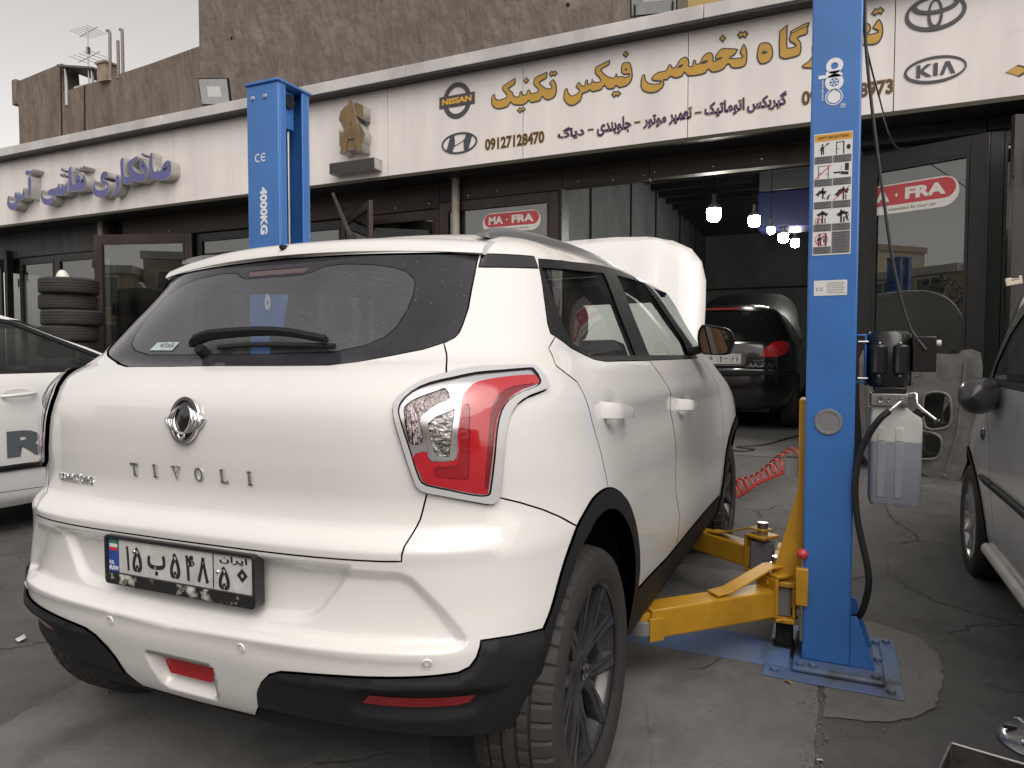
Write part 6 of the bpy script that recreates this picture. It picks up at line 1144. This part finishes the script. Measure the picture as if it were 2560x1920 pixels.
# ---- white saloon at the left
def left_car():
    rows=[(.18,.18,.80,-.80,3.45),(.26,.26,.85,-.92,3.55),(.40,.40,.870,-.98,3.60),(.55,.55,.880,-1.0,3.62),(.70,.70,.880,-1.0,3.58),(.82,.82,.874,-.98,3.45),(.92,.92,.862,-.95,3.15),(.98,.98,.848,-.9,2.75),(1.03,1.03,.825,-.6,2.35),(1.07,1.07,.800,-.42,2.12),(1.15,1.15,.765,-.26,1.93),(1.25,1.25,.715,-.08,1.70),(1.35,1.35,.655,.12,1.45),(1.40,1.40,.605,.25,1.28),(1.46,1.43,.52,.4,1.1),(1.56,1.445,.38,.55,.95),(1.8,1.452,.02,.7,.8)]
    S=Shell(rows,.45,1.9,lift=lambda v,y:.03*smooth01((v-1.1)/.3)*smooth01((y-.1)/.5)*(1-smooth01((y-1.2)/.5)))
    root=thing('saloon_car','white car at the left edge with dark letters along its door','car',(-4.175,-.19,0))
    DLO=yz(S,[(-.15,1.10),(.05,1.22),(.30,1.33),(.60,1.385),(1.0,1.395),(1.30,1.365),(1.60,1.265),(1.85,1.16),(2.02,1.075),(1.9,1.050),(1.0,1.045),(.1,1.055)],3.3)
    GF=yz(S,[(.92,1.365),(1.10,1.368),(1.28,1.345),(1.56,1.250),(1.80,1.150),(1.93,1.085),(1.80,1.072),(.96,1.066)],3.3); GR=yz(S,[(0.,1.12),(.12,1.22),(.35,1.315),(.6,1.355),(.84,1.362),(.88,1.066),(.1,1.074)],3.3)
    FD=yz(S,[(1.02,1.06),(1.055,.90),(1.04,.70),(1.02,.55),(1.06,.30),(1.9,.28),(2.02,.5),(2.06,.80),(2.04,1.06)],3.3); RD=yz(S,[(.02,1.06),(.0,.85),(.25,.70),(.36,.5),(.42,.30),(1.055,.30),(1.015,.55),(1.035,.70),(1.05,.90),(1.015,1.06)],3.3)
    am=S.amax-.002; sd=[('hole',arch_poly(S,0,.31,.345,.2,2.0)),('hole2',arch_poly(S,2.65,.31,.345,2.2,am)),('gf',GF),('gr',GR),('dlo',DLO),('fd',FD),('rd',RD),('ws',[(3.05,1.10),(2.9,1.2),(2.75,1.37),(am,1.37),(am,1.08),(3.2,1.08)]),('rw',[(0.002,1.10),(.6,1.12),(.62,1.34),(0.002,1.36)])]
    reg=[(n,p) for n,p in sd]+[(n+'~',mir(p)) for n,p in sd]; V,T,lab=cut(S,reg,(-am,am,.19,1.55),step=.05,estep=.03); nm=[n for n,_ in reg]; G=lambda n:T[lab==nm.index(n)]
    WP=pm('white_paint_cool',(.74,.74,.74),.3,coat=1.,coat_r=.03,noise=.05,nscale=3); GLC=glass('saloon_glass',(.55,.60,.57),0,1.55,dirt=.04)
    skin('body',S,V,T[lab==-1],WP,root)
    for s_ in ('','~'):
        d=skin('front_door',S,V,G('fd'+s_),WP,root); skin('rear_door',S,V,G('rd'+s_),WP,root); skin('window_surround',S,V,G('dlo'+s_),BLKPL,root,gap=.001,off=.001)
        for n in ('gf','gr'): skin('side_window',S,V,G(n+s_),GLC,root,gap=0,off=-.004,rim=False)
        for n,k in (('ws','windscreen'),('rw','rear_window')): skin(k,S,V,G(n+s_),GLC,root,gap=0,rim=False)
        sg=-1 if s_ else 1; x=sg*.872
        b=MB(); P=[(x+sg*(.005+.034*(1-abs(t)**3)),1.20+t*.105,.912+.006*t) for t in np.linspace(-1,1,11)]; b.tube(P,[.013-.004*abs(t)**2 for t in np.linspace(-1,1,11)],10); b.build('handle',WP,d,smooth=60)
        MB().lathe([(0,0),(.085,.0),(.10,.002)],24,Matrix.Translation((sg*.8665,1.20,.905))@Matrix.Rotation(R(90)*sg,4,'Y')@Matrix.Diagonal((.42,1,1,1))).build('handle_cup',WP,d,smooth=180)
        # dark lettering and lower strip
        for j,(ch,yy) in enumerate(zip('BAR',(.50,.86,1.22))):
            o=put('lettering',text_mesh(ch,.27,.165,.001,.05),pm('door_letter',(.10,.115,.13),.35),d); setm(o,M3((0,sg,0),(0,0,1),(sg,0,0),(sg*.8835,yy+.03 if sg>0 else yy,.60)))
        MB().b2((sg*.872,.45,.432),(sg*.886,2.0,.462)).build('door_strip',GLOSSBLK,d,bevel=.003); MB().b2((sg*.874,.45,.463),(sg*.884,2.0,.470)).build('door_strip',CHROME,d)
        MB().lathe([(0,.10),(.05,.09),(.075,.05),(.08,0)],18,Matrix.Translation((sg*.93,1.80,1.10))@Matrix.Rotation(R(90),4,'X')@Matrix.Diagonal((1.1,.75,1,1))).build('door_mirror',WP,root,smooth=180)
    skin('inner_shell',S,V,T[(lab==-1)],DARK,root,gap=0,off=-.05,rim=False)
    av=np.linspace(-am,am,120); vv=np.linspace(1.55,1.8,9); A,B=np.meshgrid(av,vv); n=len(av); put('roof',mesh('roof',S.P(A,B).reshape(-1,3),[(i*n+j,i*n+j+1,(i+1)*n+j+1,(i+1)*n+j) for i in range(8) for j in range(n-1)],180),WP,root)
    for x in (.775,-.775):
        for y in (0,2.65): road_wheel(root,x,y,.31,pm('alloy_silver',(.45,.45,.46),.3,metal=.8),7)
    MB().b2((-.6,-.8,.2),(.6,3.4,.55)).build('underbody',DARK,root); cabin(root,.66,.0,2.0,.62,1.2)
left_car()
# ---- silver hatchback at the right
def right_car():
    rows=[(.18,.18,.78,-.70,3.15),(.24,.24,.82,-.76,3.28),(.36,.36,.842,-.80,3.38),(.50,.50,.852,-.82,3.42),(.62,.62,.855,-.82,3.42),(.74,.74,.853,-.80,3.38),(.84,.84,.850,-.79,3.25),(.92,.92,.845,-.78,3.10),(.97,.97,.842,-.77,2.98),(1.01,1.01,.838,-.76,2.87),(1.05,1.05,.832,-.74,2.79),(1.15,1.15,.812,-.68,2.67),(1.25,1.25,.790,-.60,2.55),(1.35,1.35,.765,-.5,2.43),(1.45,1.45,.735,-.42,2.30),(1.53,1.53,.68,-.35,2.15),(1.60,1.575,.58,-.25,2.0),(1.72,1.595,.40,-.1,1.8),(1.9,1.60,.02,.3,1.0)]
    S=Shell(rows,.30,2.1,relief=lambda a,v,p:smooth01((np.abs(a)-1.0)/.4)*(.022*np.exp(-((p[...,1]-2.60)/.40)**2-((p[...,2]-.66)/.20)**2)+.018*np.exp(-(p[...,1]/.42)**2-((p[...,2]-.66)/.2)**2)))
    root=thing('hatchback_car','silver car at the right edge with a black door mirror','car',(2.94,.02,0))
    DLO=yz(S,[(-.45,1.12),(-.3,1.30),(0.,1.42),(.6,1.47),(1.6,1.47),(1.95,1.43),(2.2,1.28),(2.38,1.12),(2.42,1.06),(2.2,1.03),(.9,1.02),(-.3,1.03)],3.6)
    GF=yz(S,[(.72,1.43),(1.6,1.43),(1.88,1.39),(2.08,1.27),(2.22,1.13),(2.22,1.06),(.78,1.05)],3.6); GR=yz(S,[(-.1,1.12),(.0,1.33),(.25,1.41),(.62,1.432),(.68,1.05),(-.05,1.06)],3.6)
    FD=yz(S,[(.78,1.05),(.82,.8),(.80,.5),(.86,.28),(1.95,.27),(2.02,.45),(2.08,.75),(2.28,1.05)],3.6)
    am=S.amax-.002; AR=arch_poly(S,2.60,.30,.345,2.0,am); AO=arch_poly(S,2.60,.30,.385,2.0,am); BR=arch_poly(S,0,.30,.345,.2,2.0)
    BP=yz(S,[(2.93,.64),(3.04,.63),(3.2,.60),(3.2,.2),(2.9,.2),(2.86,.45)],am)
    sd=[('hole',AR),('hole2',BR),('gf',GF),('gr',GR),('dlo',DLO),('arch',AO),('fd',FD),('ws',[(3.42,1.08),(3.36,1.2),(3.28,1.34),(3.18,1.47),(am,1.47),(am,1.07),(3.5,1.07)]),('rw',[(.002,1.02),(.62,1.05),(.6,1.33),(.002,1.35)])]
    reg=sd+[(n+'~',mir(p)) for n,p in sd]; V,T,lab=cut(S,reg,(-am,am,.19,1.65),step=.045,estep=.025); nm=[n for n,_ in reg]; G=lambda n:T[lab==nm.index(n)]
    SP=pm('silver_paint',(.72,.735,.76),.30,metal=.05,coat=1.,coat_r=.04,noise=.06,nscale=4,stain=((.48,.48,.48),5,.66)); GLC=glass('hatch_glass',(.45,.50,.48),0,1.55,dirt=.06)
    skin('body',S,V,T[lab==-1],SP,root); WTR=pm('sill_white',(.66,.65,.60),.5,noise=.5,nscale=12,ncol=(.40,.39,.35))
    for s_ in ('','~'):
        sg=-1 if s_ else 1
        d=skin('front_door',S,V,G('fd'+s_),SP,root); skin('window_surround',S,V,G('dlo'+s_),BLKPL,root,gap=.001,off=.001); skin('wheel_arch_trim',S,V,G('arch'+s_),BLKPL,root,gap=.001,off=.006,depth=.04)
        for n in ('gf','gr'): skin('side_window',S,V,G(n+s_),GLC,root,gap=0,off=-.004,rim=False)
        for n,k in (('ws','windscreen'),('rw','rear_window')): skin(k,S,V,G(n+s_),GLC,root,gap=0,rim=False)
        P=[S.P(np.array(sg*a_at(S,y,v,.3,3.6)),np.array(v),.006) for y,v in [(.9,.585),(1.3,.585),(1.7,.585),(1.94,.584)]]; MB().tube(P,.017,8).build('side_strip',BLKPL,d,smooth=60)
        P=[S.P(np.array(sg*a_at(S,y,v,.3,3.7)),np.array(v),.006) for y,v in [(1.96,.584),(2.1,.586),(2.22,.59)]]; MB().tube(P,[.017,.017,.010],8).build('side_strip',BLKPL,root,smooth=60)
        P=[S.P(np.array(sg*a_at(S,y,.245,.3,3.7)),np.array(.245),.008) for y in np.linspace(.4,2.22,12)]; MB().tube(P,.030,10).build('sill',WTR,root,smooth=60)
        p=S.P(np.array(sg*a_at(S,2.22,.80,.3,3.7)),np.array(.79),.0); MB().lathe([(0,.016),(.018,.012),(.026,0)],18,M3((0,1,0),(0,0,1),(sg,0,0),p)@Matrix.Diagonal((1.0,1.3,1,1))).build('side_repeater',pm('repeater',(.05,.05,.055),.3,coat=.5),root,smooth=180)
        M=M3((0.34*sg,-.94,0),(.94*sg,.34,0),(0,0,1),(sg*.915,1.99,.985)); b=MB(); rg=[]
        for k in range(13):
            t=-1+2*k/12; c=max(0,1-abs(t)**2.6)**.5; rg.append([tuple(M@Vector((t*.15,y*c,z*c))) for y,z in rrect(.15,.165,.07,5)])
        n=len(rg[0]); b.add([p_ for r_ in rg for p_ in r_],[(i*n+k,i*n+(k+1)%n,(i+1)*n+(k+1)%n,(i+1)*n+k) for i in range(12) for k in range(n)]); mo=b.build('door_mirror',pm('mirror_grey',(.055,.052,.062),.33,coat=.25),root,smooth=180)
        MB().tube([(sg*.80,2.12,1.0),(sg*.88,2.05,.99)],.03,10).build('mirror_arm',BLKPL,mo)
    skin('inner_shell',S,V,T[(lab==-1)],DARK,root,gap=0,off=-.05,rim=False)
    av=np.linspace(-am,am,120); vv=np.linspace(1.65,1.9,8); A,B=np.meshgrid(av,vv); n=len(av); put('roof',mesh('roof',S.P(A,B).reshape(-1,3),[(i*n+j,i*n+j+1,(i+1)*n+j+1,(i+1)*n+j) for i in range(7) for j in range(n-1)],180),SP,root)
    for x in (.765,-.765):
        for y in (0,2.60): road_wheel(root,x,y,.30,pm('hubcap_silver',(.52,.52,.53),.3,metal=.7),12)
    MB().b2((-.55,-.6,.2),(.55,3.2,.55)).build('underbody',DARK,root); cabin(root,.64,-.3,2.2,.60,1.2)
right_car()
# ---- black hatchback inside the garage
def garage_car():
    rows=[(.22,.22,.74,-.52,3.05),(.30,.30,.79,-.60,3.15),(.42,.42,.815,-.65,3.2),(.56,.56,.825,-.66,3.2),(.68,.68,.826,-.655,3.15),(.70,.70,.822,-.62,3.12),(.80,.80,.818,-.615,3.0),(.90,.90,.808,-.605,2.7),(.96,.96,.795,-.585,2.3),(1.00,1.00,.775,-.56,2.1),(1.10,1.10,.725,-.50,1.9),(1.20,1.20,.675,-.435,1.7),(1.30,1.30,.615,-.36,1.45),(1.36,1.36,.565,-.30,1.3),(1.42,1.40,.49,-.24,1.2),(1.52,1.425,.38,-.12,1.0),(1.75,1.435,.02,.3,.6)]
    S=Shell(rows,.30,1.7); root=thing('hatchback_car','black hatchback standing inside the garage with its bonnet up','car',(.21,7.0,.334))
    def sy(h): return list(h)+[(-a,v) for a,v in h[::-1]]
    GL=sy([(0,.985),(.45,.985),(.66,1.0),(.70,1.06),(.68,1.2),(.66,1.32),(0,1.345)]); LAMP=[(.50,.815),(.60,.805),(.70,.815),(.80,.86),(.86,.93),(.84,.975),(.74,.985),(.62,.965),(.53,.90)]; BUM=sy([(0,.695),(.7,.695),(1.05,.69),(1.05,.30),(.7,.27),(0,.27)]); STR=sy([(0,.655),(.6,.655),(.95,.65),(.95,.61),(.6,.615),(0,.615)])
    DLO=yz(S,[(-.30,1.03),(-.15,1.22),(.1,1.30),(.9,1.31),(1.6,1.1),(1.75,1.0),(0.,.985)],3.1); am=S.amax-.002
    sd=[('hole',arch_poly(S,0,.29,.33,.2,2.)),('hole2',arch_poly(S,2.44,.29,.33,2.,am)),('lamp',LAMP),('dlo',DLO)]
    reg=[('glass',GL),('strip',STR)]+sd+[(n+'~',mir(p)) for n,p in sd]+[('bumper',BUM)]; V,T,lab=cut(S,reg,(-am,am,.23,1.5),step=.05,estep=.03); nm=[n for n,_ in reg]; G=lambda n:T[lab==nm.index(n)]
    BP=pm('black_paint',(.008,.008,.009),.22,coat=1.,coat_r=.03,noise=.3,nscale=5); GK=pm('black_glass',(.006,.007,.007),.06,coat=.5)
    skin('body',S,V,T[lab==-1],BP,root); skin('rear_window',S,V,G('glass'),GK,root,off=-.003); skin('bumper',S,V,G('bumper'),BP,root,off=.01); skin('bumper_strip',S,V,G('strip'),BLKPL,root,off=.018,depth=.02)
    for s_ in ('','~'): skin('tail_lamp',S,V,G('lamp'+s_),pm('tail_red',(.34,.012,.016),.2,coat=.8),root,off=.010); skin('side_window',S,V,G('dlo'+s_),GK,root,off=-.003)
    MB().b2((-.22,-.355,1.352),(.22,-.335,1.372)).build('brake_light',pm('brake_red',(.25,.01,.01),.3),root)
    av=np.linspace(-am,am,100); vv=np.linspace(1.5,1.75,8); A,B=np.meshgrid(av,vv); n=len(av); put('roof',mesh('roof',S.P(A,B).reshape(-1,3),[(i*n+j,i*n+j+1,(i+1)*n+j+1,(i+1)*n+j) for i in range(7) for j in range(n-1)],180),BP,root)
    pl=setm(bpy.data.objects.new('licence_plate',None),FACE(0,-.640,.790)); link(pl,root); MB().prism(rrect(.62,.16,.05),-.02,.0).build('plate_recess',pm('recess_grey',(.09,.09,.095),.5),pl); MB().b2((-.26,-.056,0),(.26,.056,.006)).build('plate_sheet',MAT['plate_white'],pl); INK=MAT['plate_ink']
    for ch,x,w_ in (('۱',-.20,.012),('۲',-.15,.034),('\uFEBA',-.075,.07),('۶',0.0,.03),('۴',.05,.034),('۳',.10,.036),('۴',.175,.030),('۴',.222,.030)): put('lettering',text_mesh(ch,w_,.062 if x<.15 else .05,.001,.03),INK,pl,(x,-.004 if x<.15 else -.012,.006))
    put('lettering',text_mesh(fa('ایران'),.075,.018,.001,.02),INK,pl,(.20,.036,.006)); MB().b2((.138,-.054,.006),(.141,.054,.007)).build('plate_divider',INK,pl); MB().b2((-.258,-.054,.006),(-.222,.054,.007)).build('blue_band',MAT['plate_blue'],pl)
    o=put('lettering',text_mesh('206',.10,.030,.003,.03),CHROME,root); setm(o,FACE(.43,-.622,.765))
    for x in (.74,-.74):
        for y in (0,2.44): road_wheel(root,x,y,.29,pm('alloy_dark',(.12,.12,.12),.4,metal=.6),6)
    MB().b2((-.55,-.5,.2),(.55,3.0,.6)).build('underbody',DARK,root)
    hp=[(-.68,0),(.68,0),(.70,.35),(.66,.62),(.52,.80),(.3,.87),(0,.89),(-.3,.87),(-.52,.80),(-.66,.62),(-.70,.35)]; o=MB().prism(catmull(hp,3,True),-.02,.0).build('bonnet',BP,root,bevel=.02,seg=3); o.location=(0,1.98,.98); o.rotation_euler=(R(62),0,0)
garage_car()
# ---------------------------------------------------------------- tyre stack, lamps and small things
def tyre_stack():
    prof=[(.19,-.075),(.20,-.095),(.25,-.10),(.30,-.098),(.322,-.088),(.333,-.072),(.335,-.052),(.330,-.050),(.330,-.044),(.335,-.042),(.335,-.020),(.330,-.018),(.330,-.012),(.335,-.010),(.335,.014),(.330,.016),(.330,.022),(.335,.024),(.335,.046),(.330,.048),(.330,.054),(.333,.072),(.322,.088),(.30,.098),(.25,.10),(.20,.095),(.19,.075)]
    m=MB().lathe(prof,64).mesh('used_tyre',35); z=gz(-7.45,4.05); m.materials.append(RUBBER)
    lab=['bottom tyre of the stack','second tyre from the bottom of the stack','third tyre from the bottom of the stack','fourth tyre from the bottom of the stack','fifth tyre from the bottom of the stack','sixth tyre from the bottom of the stack','fourth used tyre from the top of the stack','third used tyre from the top, widest of those in view','second used tyre from the top of the stack','topmost used tyre of the stack beside the brown door']
    for i in range(10):
        o=bpy.data.objects.new('used_tyre',m); link(o); s=.97+.05*((i*37)%7)/7; dx=.035*math.sin(i*2.1)+(0 if i<9 else .03); o.location=(-7.45+dx,4.05+.02*math.cos(i*1.7),z+.1+.1985*i); o.scale=(s+(.06 if i==7 else 0),s+(.06 if i==7 else 0),1); o.rotation_euler=(0,0,i*.7); tag(o,lab[i],'tyre','used tyres stacked by the door')
    t=thing('white_cone','small white plastic cup lying on top of the tyre stack','cup',(-7.46,3.98,z+.1+.1985*9+.105)); b=MB().lathe([(0,.105),(.03,.10),(.055,.07),(.072,.03),(.080,0)],24,Matrix.Rotation(R(-8),4,'Y')); b.build('cup_body',pm('cup_white',(.72,.70,.64),.4),t,smooth=60); MB().tube([(-.06,0,.01),(-.11,-.01,.004),(-.135,-.01,.0)],[.012,.012,.006],8).build('cup_spout',MAT['cup_white'],t,smooth=60)
tyre_stack()
def floodlight(label,loc,w_,rz,tilt,hz):
    t=thing('floodlight',label,'floodlight',loc,(0,0,rz),group='floodlights on the fascia')
    M=Matrix.Translation((0,0,hz))@Matrix.Rotation(tilt,4,'X'); c=Matrix.Rotation(tilt,3,'X'); ctr=Vector((0,0,hz))
    def bx(name,a,b,mat,bev=0): o=MB().b2(a,b).build(name,mat,t,bevel=bev); setm(o,M); return o
    bx('housing',(-w_/2,-.02,-w_*.42),(w_/2,.035,w_*.42),BLKPL,.008); bx('lens',(-w_/2+.014,-.024,-w_*.42+.014),(w_/2-.014,-.0205,w_*.42-.014),pm('flood_lens',(.40,.42,.43),.12,coat=.5,noise=.12,nscale=12)); bx('reflector',(-w_*.22,-.026,-w_*.16),(w_*.22,-.0245,w_*.16),pm('flood_reflector',(.60,.61,.60),.3))
    for i in range(6): bx('fin',(-w_/2+.03+i*(w_-.06)/5-.003,.036,-w_*.35),(-w_/2+.03+i*(w_-.06)/5+.003,.056,w_*.35),BLKPL)
    MB().tube([(-w_*.40,.03,0),(-w_*.40,.02,hz-.02),(-w_*.50,.01,hz)],.010,8).build('bracket',BLKPL,t); MB().tube([(w_*.40,.03,0),(w_*.40,.02,hz-.02),(w_*.50,.01,hz)],.010,8).build('bracket',BLKPL,t); MB().b2((-w_*.42,.0,0),(w_*.42,.05,.006)).build('bracket',BLKPL,t)
floodlight('small square floodlight on the cornice left of the far blue column',(-5.74,4.86,4.176),.38,R(24),R(16),.30)
floodlight('larger floodlight cut off by the top edge, above the gold headline',(-.12,4.66,4.176),.42,R(12),R(28),.24)
# bulbs in the garage
GLOW=pm('lamp_glow',(1,1,1),.5,emit=(1,.97,.86),es=130)
def bulb(loc,s,label,cord):
    t=thing('hanging_bulb',label,'bulb',loc,group='bulbs hanging in the garage'); MB().lathe([(0,-.085*s),(.03*s,-.082*s),(.058*s,-.066*s),(.068*s,-.04*s),(.069*s,.03*s),(.066*s,.045*s)],28).build('bulb_glass',GLOW,t,smooth=50); MB().lathe([(.068*s,.046*s),(.066*s,.07*s),(.035*s,.10*s),(.022*s,.12*s),(.022*s,.19*s),(0,.195*s)],24).build('lamp_holder',pm('lamp_body',(.20,.20,.20),.5),t,smooth=40); MB().cyl((0,0,.19*s),(0,0,cord),.005,n=8).build('cord',DARK,t)
for px,z,D,s,label in ((1780,2.60,7.2,1.0,'nearest and largest lit bulb in the garage'),(1880,2.78,8.5,.96,'second lit bulb from the left in the garage'),(1922,2.86,9.6,.72,'third lit bulb, just right of the second and smaller'),(1953,2.86,10.2,.98,'fourth lit bulb from the left in the garage'),(1982,2.96,11.3,.95,'lit bulb nearest the blue column')):
    lt=(px-1280)/1760*D; y_=math.sin(R(24.9)); c_=math.cos(R(24.9)); bulb((1.449-y_*D+c_*lt,-1.738+c_*D+y_*lt,z),s,label,3.94-z)
t=thing('unit_heater','dark blue heater box hung from the garage ceiling','heater',(.75,9.4,3.0)); MB().b2((-.42,-.3,0),(.42,.3,.52)).build('casing',pm('heater_blue',(.02,.025,.09),.4),t,bevel=.02); MB().b2((-.40,-.28,.521),(.40,.28,.88)).build('duct',pm('heater_grey',(.14,.15,.16),.4,metal=.5),t,bevel=.02)
t=thing('storage_shelf','dark shelf with boxes against the garage side wall','shelf',(-1.0,6.4,.33)); MB().b2((-.28,-.5,1.55),(.28,.9,1.59)).build('shelf_board',FRAMEB,t); MB().b2((-.28,-.5,0),(-.24,-.46,1.55)).build('shelf_leg',FRAMEK,t); MB().b2((.24,-.5,0),(.28,-.46,1.55)).build('shelf_leg',FRAMEK,t); MB().b2((.24,.86,0),(.28,.9,1.55)).build('shelf_leg',FRAMEK,t)
tag(MB().b2((-1.22,6.0,1.925),(-.80,6.5,2.08)).build('carton',pm('carton_brown',(.16,.12,.07),.8,noise=.3),bevel=.004),'brown carton on the dark shelf in the garage','carton'); tag(MB().b2((-1.20,6.6,1.925),(-.78,7.0,2.02)).build('carton',pm('carton_dark',(.06,.045,.03),.8,noise=.3),bevel=.004),'flat dark carton beside the brown one on the shelf','carton')
# red coiled air hose and a cable on the floor
t=thing('air_hose','red coiled air hose stretched from the SUV to the garage','hose',(.8,3.7,.2)); P=[]
n=340; A=Vector((.62,3.35,gz(0,3.35)+.075)); B=Vector((1.14,4.55,gz(0,4.55)+.17)); dr=(B-A); u=dr.normalized(); sd=u.cross(Vector((0,0,1))).normalized(); up=sd.cross(u)
for i in range(n):
    s=i/(n-1); a=2*math.pi*15*s; c=A+dr*s-Vector((0,0,.10*math.sin(math.pi*s)*.5)); r=.068*(.85+.25*math.sin(s*9)); P.append(c+sd*r*math.cos(a)+up*r*math.sin(a)-Vector((.8,3.7,.2)))
MB().tube(P,.0075,7).build('hose_coil',pm('hose_red',(.50,.045,.03),.35,coat=.3),t,smooth=60)
tag(MB().tube(catmull([(-.2,5.2,.235),(.4,5.35,.245),(.60,5.30,.243),(.72,5.42,.25),(.55,5.5,.256),(.8,5.7,.27),(1.1,6.3,.316),(1.6,6.9,.342)],6),.010,8).build('floor_cable',pm('cable_black',(.02,.02,.021),.5),smooth=60),'black cable lying across the garage threshold','cable')
t=thing('rubber_block','grey rubber block held on the yellow carriage','block',(1.295,1.16,.70)); MB().prism(rrect(.055,.075,.008),0,.075).build('block_body',GREYP,t,bevel=.006); MB().prism(rrect(.050,.066,.006),.0752,.082).build('block_tread',pm('rubber_dark',(.05,.05,.052),.7),t)
# stripped body panel leaning against the right-hand door
def stripped_panel():
    L=.86; t=thing('stripped_body_panel','bare dented grey car body panel leaning on the black door','car panel',(1.66,4.93,gz(0,4.93)+.02),(R(9),0,math.atan2(-.355,.89)))
    out=[(.0,.10),(.10,.04),(.13,-.015),(.22,-.03),(.30,.0),(.40,.02),(.50,-.035),(.66,-.06),(.72,.0),(.80,.30),(.86,.70),(.86,.97),(.74,.99),(.72,.965),(.56,.965),(.54,.99),(.50,1.0),(.47,.97),(.1,.95),(0,.93)]
    h1=[(.42,.40),(.55,.40),(.60,.46),(.60,.62),(.56,.68),(.46,.68),(.41,.62)]; h2=[(.20,.12),(.36,.11),(.42,.16),(.43,.28),(.36,.33),(.24,.33),(.18,.28)]
    h1=[(x+.06,y-.02) for x,y in h1]; h2=[(x+.16,y+.01) for x,y in h2]; PN=pm('bare_metal_panel',(.27,.265,.255),.5,metal=.3,noise=1.,nscale=7,ncol=(.15,.14,.13),bump=.003,bscale=14,stain=((.30,.23,.19),4,.64))
    M=M3((1,0,0),(0,0,1),(0,-1,0),(0,0,0)); ch=lambda P,k=3:catmull(P,k,True)
    MB().prism(ch(out,2),0,.012,M,holes=[ch(h1)[::-1],ch(h2)[::-1]]).build('panel_sheet',PN,t,bevel=.004)
    for h in (h1,h2): b=MB().tube([(x,-.014,y) for x,y in ch(h)],.011,8,closed=True).build('pressed_rim',PN,t,smooth=60)
    for P in ([(.05,.2),(.05,.85),(.40,.88)],[(.12,.3),(.12,.6),(.40,.62),(.42,.75)],[(.30,.75),(.46,.80),(.48,.92)],[(.62,.05),(.70,.35),(.76,.9)],[(.05,.52),(.38,.50)]): MB().tube([(x,-.010,y) for x,y in P],.010,8).build('pressed_rib',PN,t,smooth=60)
    for x,y in ((.17,.015),(.60,-.01),(.52,.975)): MB().lathe([(.008,.016),(.016,.016),(.02,.010)],14,FACE(x,0,y)).build('bolt_hole',PN,t)
stripped_panel()
# bits on the ground at the lower right
t=thing('drip_tray','battered sheet metal tray at the lower right corner','tray',(1.86,.46,0),(0,0,R(-12))); SH=pm('tray_metal',(.22,.215,.21),.5,metal=.6,noise=1.,nscale=9,ncol=(.10,.09,.085),bump=.002,bscale=20)
MB().prism([(-.13,-.35),(.45,-.35),(.45,.05),(-.12,.09)],.006,.012).build('tray_floor',SH,t)
for P in ([(-.125,-.35),(-.135,-.12),(-.122,.09)],[(-.12,.09),(.15,.075),(.45,.05)]): MB().add([(x,y,z) for x,y in P for z in (.008,.062)],[(0,2,3,1),(2,4,5,3)]).build('tray_wall',SH,t).modifiers.new('thick','SOLIDIFY').thickness=.004
MB().tube([(-.125,-.35,.062),(-.137,-.12,.066),(-.122,.09,.060)],.004,6).build('tray_rim',STEEL,t); MB().tube([(-.122,.09,.060),(.15,.077,.064),(.45,.05,.060)],.004,6).build('tray_rim',STEEL,t)
t=thing('wheel_trim','broken silver wheel trim lying by the right edge','wheel trim',(2.03,.80,.006),(0,0,R(20))); TR=pm('trim_silver',(.32,.33,.35),.25,metal=.8,coat=.3)
MB().lathe([(.03,.030),(.07,.028),(.10,.018),(.118,.010),(.124,.0)],40).build('trim_dish',TR,t,smooth=60)
for k in range(7): a=2*math.pi*k/7; MB().box((.088*math.cos(a),.088*math.sin(a),.026),(.036,.016,.006),rz=a).build('trim_slot',DARK if k%2 else CHROME,t,bevel=.002)
for i,(x,y,s,c,lab) in enumerate(((-1.55,-.02,.035,(.55,.54,.52),'scrap of white paper behind the SUV on the asphalt'),(-1.62,.22,.016,(.6,.59,.57),'tiny white paper scrap near the left rear wheel'),(1.31,.90,.022,(.30,.19,.09),'dry brown leaf at the foot of the blue column'),(1.42,.42,.016,(.5,.48,.45),'pale cigarette end in the slab joint'),(1.60,2.05,.02,(.55,.55,.55),'white scrap on the concrete behind the pump'))):
    b=MB(); P=[(random.uniform(.5,1)*s*math.cos(R(60*k)),random.uniform(.4,.9)*s*math.sin(R(60*k)),random.uniform(0,.5)*s) for k in range(6)]; b.add(P+[(0,0,s*.35)],[(k,(k+1)%6,6) for k in range(6)]); tag(b.build(lab.split()[0]=='dry' and 'dry_leaf' or 'litter_scrap',pm('scrap%d'%i,c,.8),loc=(x,y,gz(x,y)+.006)),lab,'litter')
